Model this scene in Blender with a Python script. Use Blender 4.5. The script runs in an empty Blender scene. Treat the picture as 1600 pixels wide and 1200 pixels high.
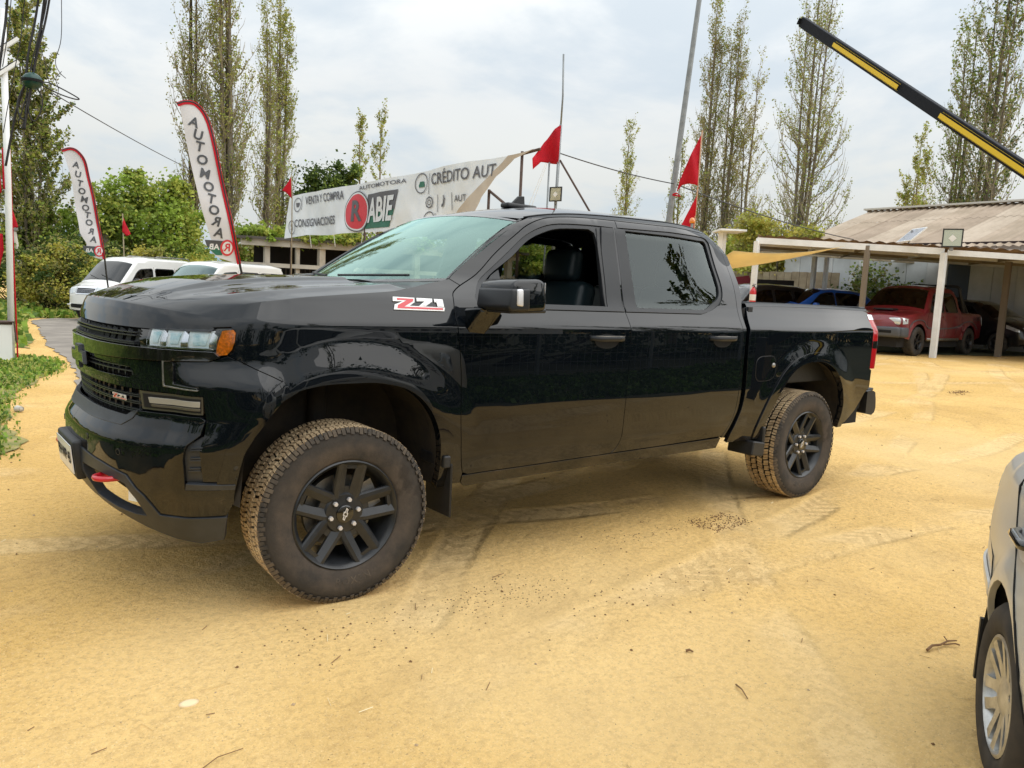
import bpy, bmesh, math, random
import numpy as np
from mathutils import Vector, Matrix, geometry, noise
random.seed(7); np.random.seed(7)
SC = bpy.context.scene
COL = SC.collection
PI = math.pi

# ---------------------------------------------------------------- camera
cam_d = bpy.data.cameras.new('camera'); cam = bpy.data.objects.new('camera', cam_d); COL.objects.link(cam)
CY, CP, CR = 0.6759316, 0.118015, 0.0482094
CPOS = Vector((-1.56965, -4.064803, 1.434057))
_f = Vector((math.sin(CY) * math.cos(CP), math.cos(CY) * math.cos(CP), -math.sin(CP)))
_r = Vector((math.cos(CY), -math.sin(CY), 0)); _u = _r.cross(_f)
_r2 = math.cos(CR) * _r + math.sin(CR) * _u; _u2 = -math.sin(CR) * _r + math.cos(CR) * _u
cam.matrix_world = Matrix(((_r2.x, _u2.x, -_f.x, CPOS.x), (_r2.y, _u2.y, -_f.y, CPOS.y), (_r2.z, _u2.z, -_f.z, CPOS.z), (0, 0, 0, 1)))
cam_d.lens = 27.228; cam_d.sensor_width = 36; cam_d.clip_start = 0.05; cam_d.clip_end = 6000
SC.camera = cam

# ---------------------------------------------------------------- light
SUN_EL, SUN_AZ = math.radians(47), math.radians(138)      # azimuth measured from +y towards +x
world = bpy.data.worlds.new('World'); SC.world = world; world.use_nodes = True
def build_world():
    nt = world.node_tree; N = nt.nodes; L = nt.links; N.clear()
    out = N.new('ShaderNodeOutputWorld'); bg = N.new('ShaderNodeBackground'); bg.inputs[1].default_value = 0.10
    sky = N.new('ShaderNodeTexSky'); sky.sky_type = 'NISHITA'; sky.sun_disc = False
    sky.sun_elevation = SUN_EL; sky.sun_rotation = SUN_AZ; sky.air_density = 1.0; sky.dust_density = 2.0
    tc = N.new('ShaderNodeTexCoord'); sep = N.new('ShaderNodeSeparateXYZ'); L.new(tc.outputs['Generated'], sep.inputs[0])
    def math_(op, a, b=None, c=None, clamp=False):
        m = N.new('ShaderNodeMath'); m.operation = op; m.use_clamp = clamp
        for i, v in enumerate((a, b, c)):
            if v is None: continue
            if isinstance(v, (int, float)): m.inputs[i].default_value = v
            else: L.new(v, m.inputs[i])
        return m.outputs[0]
    z = math_('MAXIMUM', sep.outputs[2], 0.0)
    zz = math_('ADD', z, 0.22)
    px = math_('DIVIDE', sep.outputs[0], zz); py = math_('DIVIDE', sep.outputs[1], zz)
    cmb = N.new('ShaderNodeCombineXYZ'); L.new(px, cmb.inputs[0]); L.new(py, cmb.inputs[1]); cmb.inputs[2].default_value = 3.1
    def noise_(scale, det, rough, dist=0.0):
        n = N.new('ShaderNodeTexNoise'); n.inputs['Scale'].default_value = scale; n.inputs['Detail'].default_value = det
        n.inputs['Roughness'].default_value = rough; n.inputs['Distortion'].default_value = dist
        L.new(cmb.outputs[0], n.inputs['Vector']); return n.outputs[0]
    n1 = noise_(1.3, 7, 0.56, 0.35); n2 = noise_(4.1, 5, 0.5, 0.2); n3 = noise_(0.9, 3, 0.5)
    cover = math_('MULTIPLY_ADD', n2, 0.28, math_('MULTIPLY', n1, 0.86))
    mr = N.new('ShaderNodeMapRange'); mr.interpolation_type = 'SMOOTHSTEP'
    L.new(cover, mr.inputs['Value']); mr.inputs['From Min'].default_value = 0.44; mr.inputs['From Max'].default_value = 0.63
    mr.inputs['To Min'].default_value = 0.46; mr.inputs['To Max'].default_value = 1.0
    # cloud colour: white with slightly grey bases, warmer low down
    cr = N.new('ShaderNodeMix'); cr.data_type = 'RGBA'; L.new(math_('MULTIPLY_ADD', n3, 1.5, -0.3, True), cr.inputs['Factor'])
    cr.inputs['A'].default_value = (6.7, 7.0, 7.2, 1); cr.inputs['B'].default_value = (8.1, 8.25, 8.1, 1)
    warm = N.new('ShaderNodeMix'); warm.data_type = 'RGBA'
    L.new(math_('SUBTRACT', 1.0, math_('MULTIPLY', z, 4.0), None, True), warm.inputs['Factor'])
    L.new(cr.outputs['Result'], warm.inputs['A']); warm.inputs['B'].default_value = (7.9, 8.1, 7.7, 1)
    # overcast luminance rises towards the zenith (CIE)
    cie = math_('MULTIPLY_ADD', z, 1.5, 0.64)
    sc = N.new('ShaderNodeVectorMath'); sc.operation = 'SCALE'; L.new(warm.outputs['Result'], sc.inputs[0]); L.new(cie, sc.inputs['Scale'])
    blue = N.new('ShaderNodeMix'); blue.data_type = 'RGBA'; blue.inputs['Factor'].default_value = 0.8
    sk = N.new('ShaderNodeVectorMath'); sk.operation = 'SCALE'; sk.inputs['Scale'].default_value = 0.8; L.new(sky.outputs[0], sk.inputs[0])
    L.new(sk.outputs[0], blue.inputs['A']); blue.inputs['B'].default_value = (5.0, 6.1, 7.1, 1)
    mx = N.new('ShaderNodeMix'); mx.data_type = 'RGBA'; L.new(mr.outputs[0], mx.inputs['Factor'])
    L.new(blue.outputs['Result'], mx.inputs['A']); L.new(sc.outputs[0], mx.inputs['B'])
    L.new(mx.outputs['Result'], bg.inputs[0]); L.new(bg.outputs[0], out.inputs[0])
build_world()
sun_d = bpy.data.lights.new('sun', 'SUN'); sun = bpy.data.objects.new('sun', sun_d); COL.objects.link(sun)
sun_d.energy = 1.5; sun_d.angle = math.radians(80); sun_d.color = (1, 0.965, 0.92)
_sd = Vector((math.cos(SUN_EL) * math.sin(SUN_AZ), math.cos(SUN_EL) * math.cos(SUN_AZ), math.sin(SUN_EL)))
sun.rotation_euler = (-_sd).to_track_quat('-Z', 'Y').to_euler()
SC.view_settings.view_transform = 'Standard'; SC.view_settings.look = 'None'
SC.view_settings.exposure = 0.31; SC.view_settings.gamma = 1.0
SC.view_settings.use_curve_mapping = False
SC.render.engine = 'CYCLES'
try:
    SC.cycles.max_bounces = 8; SC.cycles.transparent_max_bounces = 24; SC.cycles.use_denoising = True
except Exception: pass

# ---------------------------------------------------------------- materials
def mat(name, col, rough=0.6, metal=0.0, spec=0.5, coat=0.0, coat_r=0.03, noise_amt=0.0, noise_scale=8.0, col2=None, bump=0.0, bump_scale=40.0, emit=None, sub=0.0):
    m = bpy.data.materials.new(name); m.use_nodes = True; nt = m.node_tree; b = nt.nodes['Principled BSDF']
    b.inputs['Base Color'].default_value = (*col, 1); b.inputs['Roughness'].default_value = rough; b.inputs['Metallic'].default_value = metal
    b.inputs['Specular IOR Level'].default_value = spec; b.inputs['Coat Weight'].default_value = coat; b.inputs['Coat Roughness'].default_value = coat_r
    if emit: b.inputs['Emission Color'].default_value = (*emit[0], 1); b.inputs['Emission Strength'].default_value = emit[1]
    tc = nt.nodes.new('ShaderNodeTexCoord')
    if noise_amt > 0 or col2:
        n = nt.nodes.new('ShaderNodeTexNoise'); n.inputs['Scale'].default_value = noise_scale; n.inputs['Detail'].default_value = 6; n.inputs['Roughness'].default_value = 0.6
        nt.links.new(tc.outputs['Object'], n.inputs['Vector'])
        r = nt.nodes.new('ShaderNodeValToRGB'); c2 = col2 or tuple(max(0, c * (1 - noise_amt)) for c in col)
        r.color_ramp.elements[0].position = 0.38; r.color_ramp.elements[1].position = 0.64
        r.color_ramp.elements[0].color = (*c2, 1); r.color_ramp.elements[1].color = (*col, 1)
        nt.links.new(n.outputs[0], r.inputs[0]); nt.links.new(r.outputs[0], b.inputs['Base Color'])
    if bump > 0:
        n2 = nt.nodes.new('ShaderNodeTexNoise'); n2.inputs['Scale'].default_value = bump_scale; n2.inputs['Detail'].default_value = 4
        nt.links.new(tc.outputs['Object'], n2.inputs['Vector'])
        bp = nt.nodes.new('ShaderNodeBump'); bp.inputs['Strength'].default_value = 1.0; bp.inputs['Distance'].default_value = bump
        nt.links.new(n2.outputs[0], bp.inputs['Height']); nt.links.new(bp.outputs[0], b.inputs['Normal'])
    return m
def glass_mat(name, tint, refl=(1, 1, 1), ior=1.5, boost=1.0, rough=0.0):
    """thin sheet glass: tinted see-through plus a mirror layer by fresnel"""
    m = bpy.data.materials.new(name); m.use_nodes = True; nt = m.node_tree; N = nt.nodes; N.clear()
    out = N.new('ShaderNodeOutputMaterial'); tr = N.new('ShaderNodeBsdfTransparent'); gl = N.new('ShaderNodeBsdfGlossy'); mx = N.new('ShaderNodeMixShader')
    fr = N.new('ShaderNodeFresnel'); fr.inputs[0].default_value = ior
    mu = N.new('ShaderNodeMath'); mu.operation = 'MULTIPLY'; mu.use_clamp = True; mu.inputs[1].default_value = boost
    nt.links.new(fr.outputs[0], mu.inputs[0])
    tr.inputs[0].default_value = (*tint, 1); gl.inputs[0].default_value = (*refl, 1); gl.inputs['Roughness'].default_value = rough
    nt.links.new(mu.outputs[0], mx.inputs[0]); nt.links.new(tr.outputs[0], mx.inputs[1]); nt.links.new(gl.outputs[0], mx.inputs[2]); nt.links.new(mx.outputs[0], out.inputs[0])
    return m

# ---------------------------------------------------------------- object helpers
def link(o, parent=None):
    COL.objects.link(o)
    if parent is not None: o.parent = parent
    return o
def empty(name, loc=(0, 0, 0), rz=0.0, parent=None):
    o = bpy.data.objects.new(name, None); o.location = loc; o.rotation_euler = (0, 0, rz); o.empty_display_size = 0.2
    return link(o, parent)
def tag(o, label=None, cat=None, group=None, kind=None):
    if label: o['label'] = label
    if cat: o['category'] = cat
    if group: o['group'] = group
    if kind: o['kind'] = kind
    return o
def mesh(name, V, F, m=None, parent=None, normals=None, smooth=False, mats=None, midx=None):
    me = bpy.data.meshes.new(name)
    me.from_pydata([tuple(map(float, v)) for v in V], [], [tuple(int(i) for i in f) for f in F]); me.update()
    if mats:
        for q in mats: me.materials.append(q)
        if midx is not None: me.polygons.foreach_set('material_index', list(midx))
    elif m: me.materials.append(m)
    if normals is not None:
        me.polygons.foreach_set('use_smooth', [True] * len(me.polygons))
        me.normals_split_custom_set_from_vertices([tuple(map(float, n)) for n in normals])
    elif smooth: me.polygons.foreach_set('use_smooth', [True] * len(me.polygons))
    o = bpy.data.objects.new(name, me)
    return link(o, parent)
def bm_obj(name, bm, m=None, parent=None, smooth=False, mats=None):
    me = bpy.data.meshes.new(name); bm.to_mesh(me); bm.free()
    for q in (mats or ([m] if m else [])): me.materials.append(q)
    if smooth: me.polygons.foreach_set('use_smooth', [True] * len(me.polygons))
    o = bpy.data.objects.new(name, me); return link(o, parent)
def copy_tree(o, parent=None):
    c = o.copy(); COL.objects.link(c); c.parent = parent
    for ch in list(o.children): copy_tree(ch, c)
    return c
class MB:
    """collects simple shapes into one mesh"""
    def __init__(s): s.V = []; s.F = []; s.M = []; s.mi = 0
    def add(s, V, F):
        b = len(s.V); s.V += [tuple(v) for v in V]; s.F += [tuple(i + b for i in f) for f in F]; s.M += [s.mi] * len(F); return s
    def box(s, c, d, rot=None):
        c = Vector(c); h = [x / 2 for x in d]; P = []
        for x in (-1, 1):
            for y in (-1, 1):
                for z in (-1, 1):
                    v = Vector((x * h[0], y * h[1], z * h[2]))
                    if rot is not None: v = rot @ v
                    P.append(c + v)
        return s.add(P, [(0, 1, 3, 2), (4, 6, 7, 5), (0, 4, 5, 1), (2, 3, 7, 6), (0, 2, 6, 4), (1, 5, 7, 3)])
    def beam(s, a, b, w, h=None):
        a = Vector(a); b = Vector(b); d = b - a; h = h or w
        q = d.to_track_quat('Z', 'Y').to_matrix(); return s.box((a + b) / 2, (w, h, d.length), q)
    def tube(s, pts, r, n=8, caps=True):
        P = [Vector(p) for p in pts]; rr = r if isinstance(r, (list, tuple)) else [r] * len(P); V = []; F = []
        t = (P[1] - P[0]).normalized(); ref = Vector((0, 0, 1)) if abs(t.z) < 0.9 else Vector((1, 0, 0)); u = t.cross(ref).normalized()
        for i, p in enumerate(P):
            if 0 < i < len(P) - 1: t = (P[i + 1] - P[i - 1]).normalized()
            elif i: t = (P[i] - P[i - 1]).normalized()
            u = (u - t * u.dot(t)).normalized(); v = t.cross(u)
            for k in range(n):
                a = 2 * PI * k / n; V.append(p + (u * math.cos(a) + v * math.sin(a)) * rr[i])
        for i in range(len(P) - 1):
            for k in range(n): F.append((i * n + k, i * n + (k + 1) % n, (i + 1) * n + (k + 1) % n, (i + 1) * n + k))
        if caps: F.append(tuple(range(n))[::-1]); F.append(tuple(range((len(P) - 1) * n, len(P) * n)))
        return s.add(V, F)
    def lathe(s, prof, n=32, axis='z', c=(0, 0, 0), closed=False):
        """prof: list of (r, h)"""
        V = []; F = []; c = Vector(c)
        for r, h in prof:
            for k in range(n):
                a = 2 * PI * k / n; x, y = r * math.cos(a), r * math.sin(a)
                V.append(c + (Vector((x, y, h)) if axis == 'z' else Vector((x, h, y)) if axis == 'y' else Vector((h, x, y))))
        m = len(prof)
        for i in range(m if closed else m - 1):
            j = (i + 1) % m
            for k in range(n): F.append((i * n + k, i * n + (k + 1) % n, j * n + (k + 1) % n, j * n + k))
        return s.add(V, F)
    def prism(s, poly, d0, d1, fn):
        """poly of 2D points, extruded between d0 and d1; fn(a,b,d)->3D"""
        n = len(poly); V = [fn(a, b, d0) for a, b in poly] + [fn(a, b, d1) for a, b in poly]
        F = [tuple(range(n)), tuple(range(2 * n - 1, n - 1, -1))] + [(i, (i + 1) % n, n + (i + 1) % n, n + i) for i in range(n)]
        return s.add(V, F)
    def build(s, name, m=None, parent=None, smooth=False, mats=None, fix=True, angle=None):
        me = bpy.data.meshes.new(name); me.from_pydata([tuple(v) for v in s.V], [], s.F)
        for q in (mats or ([m] if m else [])): me.materials.append(q)
        if mats: me.polygons.foreach_set('material_index', s.M)
        if fix:
            b = bmesh.new(); b.from_mesh(me); bmesh.ops.recalc_face_normals(b, faces=b.faces); b.to_mesh(me); b.free()
        if smooth: me.polygons.foreach_set('use_smooth', [True] * len(me.polygons))
        if angle: 
            me.polygons.foreach_set('use_smooth', [True] * len(me.polygons)); me.set_sharp_from_angle(angle=math.radians(angle))
        me.update(); o = bpy.data.objects.new(name, me); return link(o, parent)
def rbox(name, c, d, r, m, parent=None, seg=2, rot=None, taper=None):
    """rounded box"""
    bm = bmesh.new(); bmesh.ops.create_cube(bm, size=1.0)
    for v in bm.verts:
        v.co = Vector((v.co.x * d[0], v.co.y * d[1], v.co.z * d[2]))
        if taper and v.co.z > 0: v.co.x *= taper[0]; v.co.y *= taper[1]
    if r > 0: bmesh.ops.bevel(bm, geom=list(bm.edges) + list(bm.verts), offset=r, segments=seg, profile=0.5, affect='EDGES')
    if rot is not None: bmesh.ops.transform(bm, matrix=rot.to_4x4(), verts=bm.verts)
    bmesh.ops.translate(bm, verts=bm.verts, vec=Vector(c))
    o = bm_obj(name, bm, m, parent, smooth=True)
    o.data.set_sharp_from_angle(angle=math.radians(50)); return o
def crv(pts, n=6, closed=False):
    """Catmull-Rom through points"""
    P = [np.array(p, float) for p in pts]; out = []; m = len(P)
    rng = range(m) if closed else range(m - 1)
    for i in rng:
        if closed: a, b, c, d = P[(i - 1) % m], P[i], P[(i + 1) % m], P[(i + 2) % m]
        else: a, b, c, d = P[max(i - 1, 0)], P[i], P[i + 1], P[min(i + 2, m - 1)]
        for k in range(n):
            t = k / n; out.append(tuple(0.5 * ((2 * b) + (c - a) * t + (2 * a - 5 * b + 4 * c - d) * t * t + (3 * b - 3 * c + d - a) * t ** 3)))
    if not closed: out.append(tuple(P[-1]))
    return out
def dens(poly, step):
    out = []; n = len(poly)
    for i in range(n):
        a = np.array(poly[i]); b = np.array(poly[(i + 1) % n]); L = np.linalg.norm(b - a); k = max(1, int(math.ceil(L / step)))
        for j in range(k): out.append(tuple(a + (b - a) * j / k))
    return out
def rc(poly, r=.05):
    """polygon with small rounded corners"""
    out = []; P = [np.array(p, float) for p in poly]; n = len(P)
    for i in range(n):
        a, b, c = P[i - 1], P[i], P[(i + 1) % n]; u = a - b; v = c - b; lu, lv = np.linalg.norm(u), np.linalg.norm(v); k = min(r, lu * .4, lv * .4); p = b + u / lu * k; q = b + v / lv * k
        out += [tuple(p), tuple(.25 * p + .5 * b + .25 * q), tuple(q)]
    return out
def area2(P):
    P = np.array(P); return 0.5 * np.sum(P[:, 0] * np.roll(P[:, 1], -1) - np.roll(P[:, 0], -1) * P[:, 1])
def inset(poly, d):
    """move every vertex inwards (to the left of a ccw loop)"""
    P = np.array(poly, float)
    if area2(P) < 0: P = P[::-1]
    a = np.roll(P, 1, 0); b = np.roll(P, -1, 0)
    e1 = P - a; e2 = b - P; e1 /= np.linalg.norm(e1, axis=1)[:, None] + 1e-12; e2 /= np.linalg.norm(e2, axis=1)[:, None] + 1e-12
    n1 = np.stack([-e1[:, 1], e1[:, 0]], 1); n2 = np.stack([-e2[:, 1], e2[:, 0]], 1); n = n1 + n2
    k = np.maximum((n * n).sum(1) / 2, 0.35)
    return [tuple(x) for x in (P + n / k[:, None] * d)]
def inside(P, poly):
    Q = np.array(poly); x, y = P[:, 0], P[:, 1]; c = np.zeros(len(P), bool); x1, y1 = Q[-1]
    for x2, y2 in Q:
        m = ((y1 > y) != (y2 > y))
        with np.errstate(divide='ignore', invalid='ignore'): xi = (x2 - x1) * (y - y1) / (y2 - y1) + x1
        c ^= m & (x < xi); x1, y1 = x2, y2
    return c
def fill2d(loops, step):
    V = []; E = []
    for lp in loops:
        b = len(V); V += lp; E += [(b + i, b + (i + 1) % len(lp)) for i in range(len(lp))]
    A = np.array(loops[0]); lo = A.min(0); hi = A.max(0)
    gx = np.arange(lo[0] + step / 2, hi[0], step); gy = np.arange(lo[1] + step / 2, hi[1], step)
    G = np.stack(np.meshgrid(gx, gy), -1).reshape(-1, 2)
    if len(G):
        ok = inside(G, loops[0])
        for lp in loops[1:]: ok &= ~inside(G, lp)
        G = G[ok]
        B = np.array(V)
        if len(G):
            keep = np.ones(len(G), bool)
            for i in range(0, len(G), 4000):
                D = ((G[i:i + 4000, None, :] - B[None]) ** 2).sum(-1).min(1); keep[i:i + 4000] = D > (0.45 * step) ** 2
            G = G[keep]
        V = V + [tuple(g) for g in G]
    r = geometry.delaunay_2d_cdt([Vector(v) for v in V], E, [], 0, 1e-7)
    P = np.array([tuple(v) for v in r[0]]); T = np.array(r[2])
    c = P[T].mean(1); ok = inside(c, loops[0])
    for lp in loops[1:]: ok &= ~inside(c, lp)
    T = T[ok]
    a = P[T]; ar = (a[:, 1, 0] - a[:, 0, 0]) * (a[:, 2, 1] - a[:, 0, 1]) - (a[:, 2, 0] - a[:, 0, 0]) * (a[:, 1, 1] - a[:, 0, 1])
    T[ar < 0] = T[ar < 0][:, ::-1]; T = T[np.abs(ar) > 1e-12]
    return P, T
def shell(name, f, loops, m, parent, step=0.03, gap=0.0, depth=0.012, off=0.0, mirror=False, both=False, flip=False, bstep=None):
    """sheet over f(U,V)->P,N (arrays) inside loops, edges turned in by depth"""
    loops = [list(l) for l in loops]
    L2 = []
    for i, lp in enumerate(loops):
        lp = dens(lp, bstep or step * 0.7)
        if area2(lp) < 0: lp = lp[::-1]
        if gap: lp = inset(lp, gap if i == 0 else -gap)
        L2.append(lp)
    P2, T = fill2d(L2, step)
    P, Nn = f(P2[:, 0], P2[:, 1]); P = P + Nn * off
    V = list(P); NN = list(Nn); F = [tuple(t) for t in T]
    if depth:
        for i, lp in enumerate(L2):
            A = np.array(lp); Pa, Na = f(A[:, 0], A[:, 1]); Pa = Pa + Na * off; n = len(lp)
            Tn = np.roll(Pa, -1, 0) - np.roll(Pa, 1, 0); Tn /= np.linalg.norm(Tn, axis=1)[:, None] + 1e-12
            O = np.cross(Tn, Na); O /= np.linalg.norm(O, axis=1)[:, None] + 1e-12
            if i: O = -O
            # small rounded edge: surface -> 1.5 mm roll -> wall
            b = len(V); V += list(Pa); NN += list(Na * 0.8 + O * 0.6); V += list(Pa - Na * 0.0025 + O * 0.001); NN += list(O); V += list(Pa - Na * depth + O * 0.001); NN += list(O)
            for k in range(n):
                j = (k + 1) % n
                for q in (0, 1):
                    f4 = (b + q * n + k, b + (q + 1) * n + k, b + (q + 1) * n + j, b + q * n + j)
                    F.append(f4 if i == 0 else f4[::-1])
    V = np.array(V); NN = np.array(NN)
    if flip: F = [t[::-1] for t in F]
    def mir(V, NN, F):
        V = V.copy(); V[:, 1] *= -1; NN = NN.copy(); NN[:, 1] *= -1; return V, NN, [t[::-1] for t in F]
    if both:
        V2, N2, F2 = mir(V, NN, F); b = len(V); V = np.concatenate([V, V2]); NN = np.concatenate([NN, N2]); F = F + [tuple(i + b for i in t) for t in F2]
    elif mirror: V, NN, F = mir(V, NN, F)
    return mesh(name, V, F, m, parent, normals=NN)
def pair(name, f, loops, m, parent, **k):
    a = shell(name, f, loops, m, parent, **k); b = shell(name, f, loops, m, parent, mirror=True, **k); return a, b
def text_geo(body, size=1.0, bold=0.0, shear=0.0, space=1.0, align='CENTER', extrude=0.0):
    c = bpy.data.curves.new('letters', 'FONT'); c.body = body; c.size = size; c.offset = bold; c.shear = shear; c.space_character = space
    c.align_x = align; c.align_y = 'CENTER'; c.extrude = extrude; c.resolution_u = 3; c.fill_mode = 'FRONT' if not extrude else 'BOTH'
    o = bpy.data.objects.new('letters', c); COL.objects.link(o); dg = bpy.context.evaluated_depsgraph_get(); dg.update()
    me = o.evaluated_get(dg).to_mesh(); V = np.array([tuple(v.co) for v in me.vertices]).reshape(-1, 3); F = [tuple(p.vertices) for p in me.polygons]
    o.evaluated_get(dg).to_mesh_clear(); bpy.data.objects.remove(o); bpy.data.curves.remove(c)
    return V, F
def ssn(a, b, x):
    t = np.clip((x - a) / (b - a), 0, 1); return t * t * (3 - 2 * t)

# ---------------------------------------------------------------- pickup body surface
def sm_table(pts, lo, hi, sig, n=1200):
    zs = np.linspace(lo, hi, n); a = np.array(pts, float); v = np.interp(zs, a[:, 0], a[:, 1])
    k = int(4 * sig / (hi - lo) * n) + 1; t = np.arange(-k, k + 1) * (hi - lo) / n; g = np.exp(-.5 * (t / sig) ** 2); g /= g.sum()
    vp = np.concatenate([v[0] + (np.arange(-k, 0)) * (v[1] - v[0]), v, v[-1] + np.arange(1, k + 1) * (v[-1] - v[-2])])
    return zs, np.convolve(vp, g, 'valid')
SIDE = sm_table([(.30,.87),(.44,.925),(.52,.955),(.60,.972),(.70,.985),(.85,.992),(1.0,.995),(1.15,.996),(1.262,.994),(1.345,.946),(1.40,.918),(1.85,.768),(1.90,.735),(1.94,.68),(1.975,.55),(1.995,.3),(2.004,.0)], .3, 2.004, .008)
NSE = 2.4; X0 = -.20
XFT = sm_table([(.30,-.78),(.42,-.86),(.55,-.925),(.74,-.93),(.80,-.89),(.86,-.865),(1.0,-.885),(1.12,-.885),(1.17,-.885),(1.24,-.86),(1.30,-.80),(1.4,-.70)], .3, 1.4, .007)
RW = 3.745
DROP = ([.9,1.085,1.25,1.5,1.84,2.39,2.7,2.815,2.9,3.0],[.17,.10,.058,.028,.012,0,.018,.045,.09,.16])
def drop(x):
    return np.interp(x, _dx, _dv)
_dx = np.linspace(.8, 3.1, 400); _dv = np.interp(_dx, *DROP); _k = np.exp(-.5 * (np.arange(-60, 61) / 16.) ** 2); _k /= _k.sum()
_dv = np.convolve(np.pad(_dv, 60, 'edge'), _k, 'valid')
def side_w(x, z):
    x = np.asarray(x, float); z = np.asarray(z, float)
    w = np.interp(z + drop(x) * ssn(1.5, 1.8, z), *SIDE)
    for cx, R0, R1, A in ((0., .60, .80, .026), (RW, .61, .80, .020)):
        r = np.sqrt((x - cx) ** 2 + (z - .42) ** 2); up = ssn(.35, .95, (z - .42) / (r + 1e-6))
        w = w + A * (.35 + .65 * up) * (1 - ssn(R0, R1, r)) * (1 - ssn(1.14, 1.26, z))
    w = w - .025 * ssn(3.9, 4.7, x) - .012 * ssn(-.1, -.6, x)
    w = w + .006 * ssn(.55, .9, x) * ssn(2.9, 2.6, x) * np.exp(-((z - .63) / .05) ** 2)     # lower door swage
    g = ssn(1.38, 1.75, z)
    return w - .085 * ssn(1.36, 1.54, z) * ssn(1.5, .45, x) - .03 * g * ssn(2.4, 3.05, x)
_a = np.linspace(0, PI / 2, 4001); _X = np.abs(np.sin(_a)) ** (2 / NSE) * .68; _Y = np.abs(np.cos(_a)) ** (2 / NSE) * .98
_s = np.concatenate([[0], np.cumsum(np.hypot(np.diff(_X), np.diff(_Y)))]); ARC = _s[-1]; UC = X0 - ARC
def body_p(u, z):
    u = np.asarray(u, float); z = np.asarray(z, float)
    s = np.clip(X0 - u, 0, ARC); tx = np.interp(s, _s, _X) / .68; ty = np.interp(s, _s, _Y) / .98
    L = X0 - np.interp(z, *XFT); xx = np.where(u < X0, X0 - L * tx, u)
    w = side_w(np.maximum(xx, -2), z) * np.where(u < X0, ty, 1)
    w = w + .046 * (1 - ssn(.985, 1.110, z)) * ssn(.45, .80, z) * ssn(-.78, -.69, u) * ssn(-.30, -.42, u)
    return np.stack([xx, -w, z + 0 * xx], -1)
def body(u, z):
    u = np.asarray(u, float); z = np.asarray(z, float)
    h = .004; uu = np.maximum(u, UC + h)
    du = body_p(uu + h, z) - body_p(uu - h, z); dz = body_p(u, z + h) - body_p(u, z - h)
    n = np.cross(du, dz); n /= np.linalg.norm(n, axis=1)[:, None] + 1e-12
    return body_p(u, z), n

# ================================================================ materials shared
def paint_mat():
    m = mat('gloss_black_paint', (0.0028, 0.0042, 0.0062), rough=0.30, spec=0.0, coat=1.0, coat_r=0.008)
    m.node_tree.nodes['Principled BSDF'].inputs['Coat IOR'].default_value = 1.52
    nt = m.node_tree; N = nt.nodes; L = nt.links; b = N['Principled BSDF']
    tc = N.new('ShaderNodeTexCoord'); sp = N.new('ShaderNodeSeparateXYZ'); L.new(tc.outputs['Object'], sp.inputs[0])
    a = N.new('ShaderNodeMapRange'); a.interpolation_type = 'SMOOTHSTEP'; L.new(sp.outputs[2], a.inputs[0]); a.inputs[1].default_value = .80; a.inputs[2].default_value = .46; a.inputs[3].default_value = 0; a.inputs[4].default_value = 1
    n = N.new('ShaderNodeTexNoise'); n.inputs['Scale'].default_value = 5; n.inputs['Detail'].default_value = 8; n.inputs['Roughness'].default_value = .7; L.new(tc.outputs['Object'], n.inputs['Vector'])
    q = N.new('ShaderNodeMapRange'); L.new(n.outputs[0], q.inputs[0]); q.inputs[1].default_value = .42; q.inputs[2].default_value = .70
    mu = N.new('ShaderNodeMath'); mu.operation = 'MULTIPLY'; L.new(a.outputs[0], mu.inputs[0]); L.new(q.outputs[0], mu.inputs[1])
    mx = N.new('ShaderNodeMix'); mx.data_type = 'RGBA'; m3 = N.new('ShaderNodeMath'); m3.operation = 'MULTIPLY'; m3.inputs[1].default_value = .16; L.new(mu.outputs[0], m3.inputs[0]); L.new(m3.outputs[0], mx.inputs['Factor'])
    mx.inputs['A'].default_value = (.0028, .0042, .0062, 1); mx.inputs['B'].default_value = (.22, .16, .09, 1); L.new(mx.outputs['Result'], b.inputs['Base Color'])
    cr = N.new('ShaderNodeMath'); cr.operation = 'MULTIPLY_ADD'; L.new(mu.outputs[0], cr.inputs[0]); cr.inputs[1].default_value = .10; cr.inputs[2].default_value = .008; L.new(cr.outputs[0], b.inputs['Coat Roughness'])
    return m
M_PAINT = paint_mat()
M_GLOSS = mat('piano_black', (0.006, 0.006, 0.006), rough=0.12, coat=1.0)
M_BLKPL = mat('black_plastic', (0.018, 0.019, 0.021), rough=0.5, noise_amt=0.3, noise_scale=30)
M_SKID = mat('charcoal_plastic', (0.035, 0.04, 0.048), rough=0.42, noise_amt=0.3, noise_scale=12, bump=0.0003, bump_scale=400)
M_TRIM = mat('satin_black_trim', (0.016, 0.018, 0.021), rough=0.34, spec=.35)
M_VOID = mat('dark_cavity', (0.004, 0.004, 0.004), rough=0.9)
M_LINER = mat('dusty_wheel_liner', (0.016, 0.014, 0.012), rough=0.9, col2=(0.035, 0.027, 0.018), noise_scale=9)
M_CHROME = mat('chrome', (0.75, 0.76, 0.78), rough=0.12, metal=1.0)
M_STEEL = mat('brushed_steel', (0.35, 0.34, 0.32), rough=0.45, metal=0.9, noise_amt=0.4, noise_scale=20)
M_RED = mat('red_enamel', (0.55, 0.008, 0.02), rough=0.3, coat=0.6)
M_WHITE = mat('white_paint', (0.78, 0.78, 0.77), rough=0.35, coat=0.5)
M_SILVERPLATE = mat('silver_badge', (0.7, 0.7, 0.72), rough=0.35, metal=0.4)
M_LENS = glass_mat('clear_lens', (0.96, 0.98, 1.0), ior=1.45, boost=.8)
M_LAMPW = mat('lamp_reflector', (0.97, 1.0, 1.0), rough=0.5, metal=0.0, coat=.6, col2=(.74, .88, .90), noise_scale=14)
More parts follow.
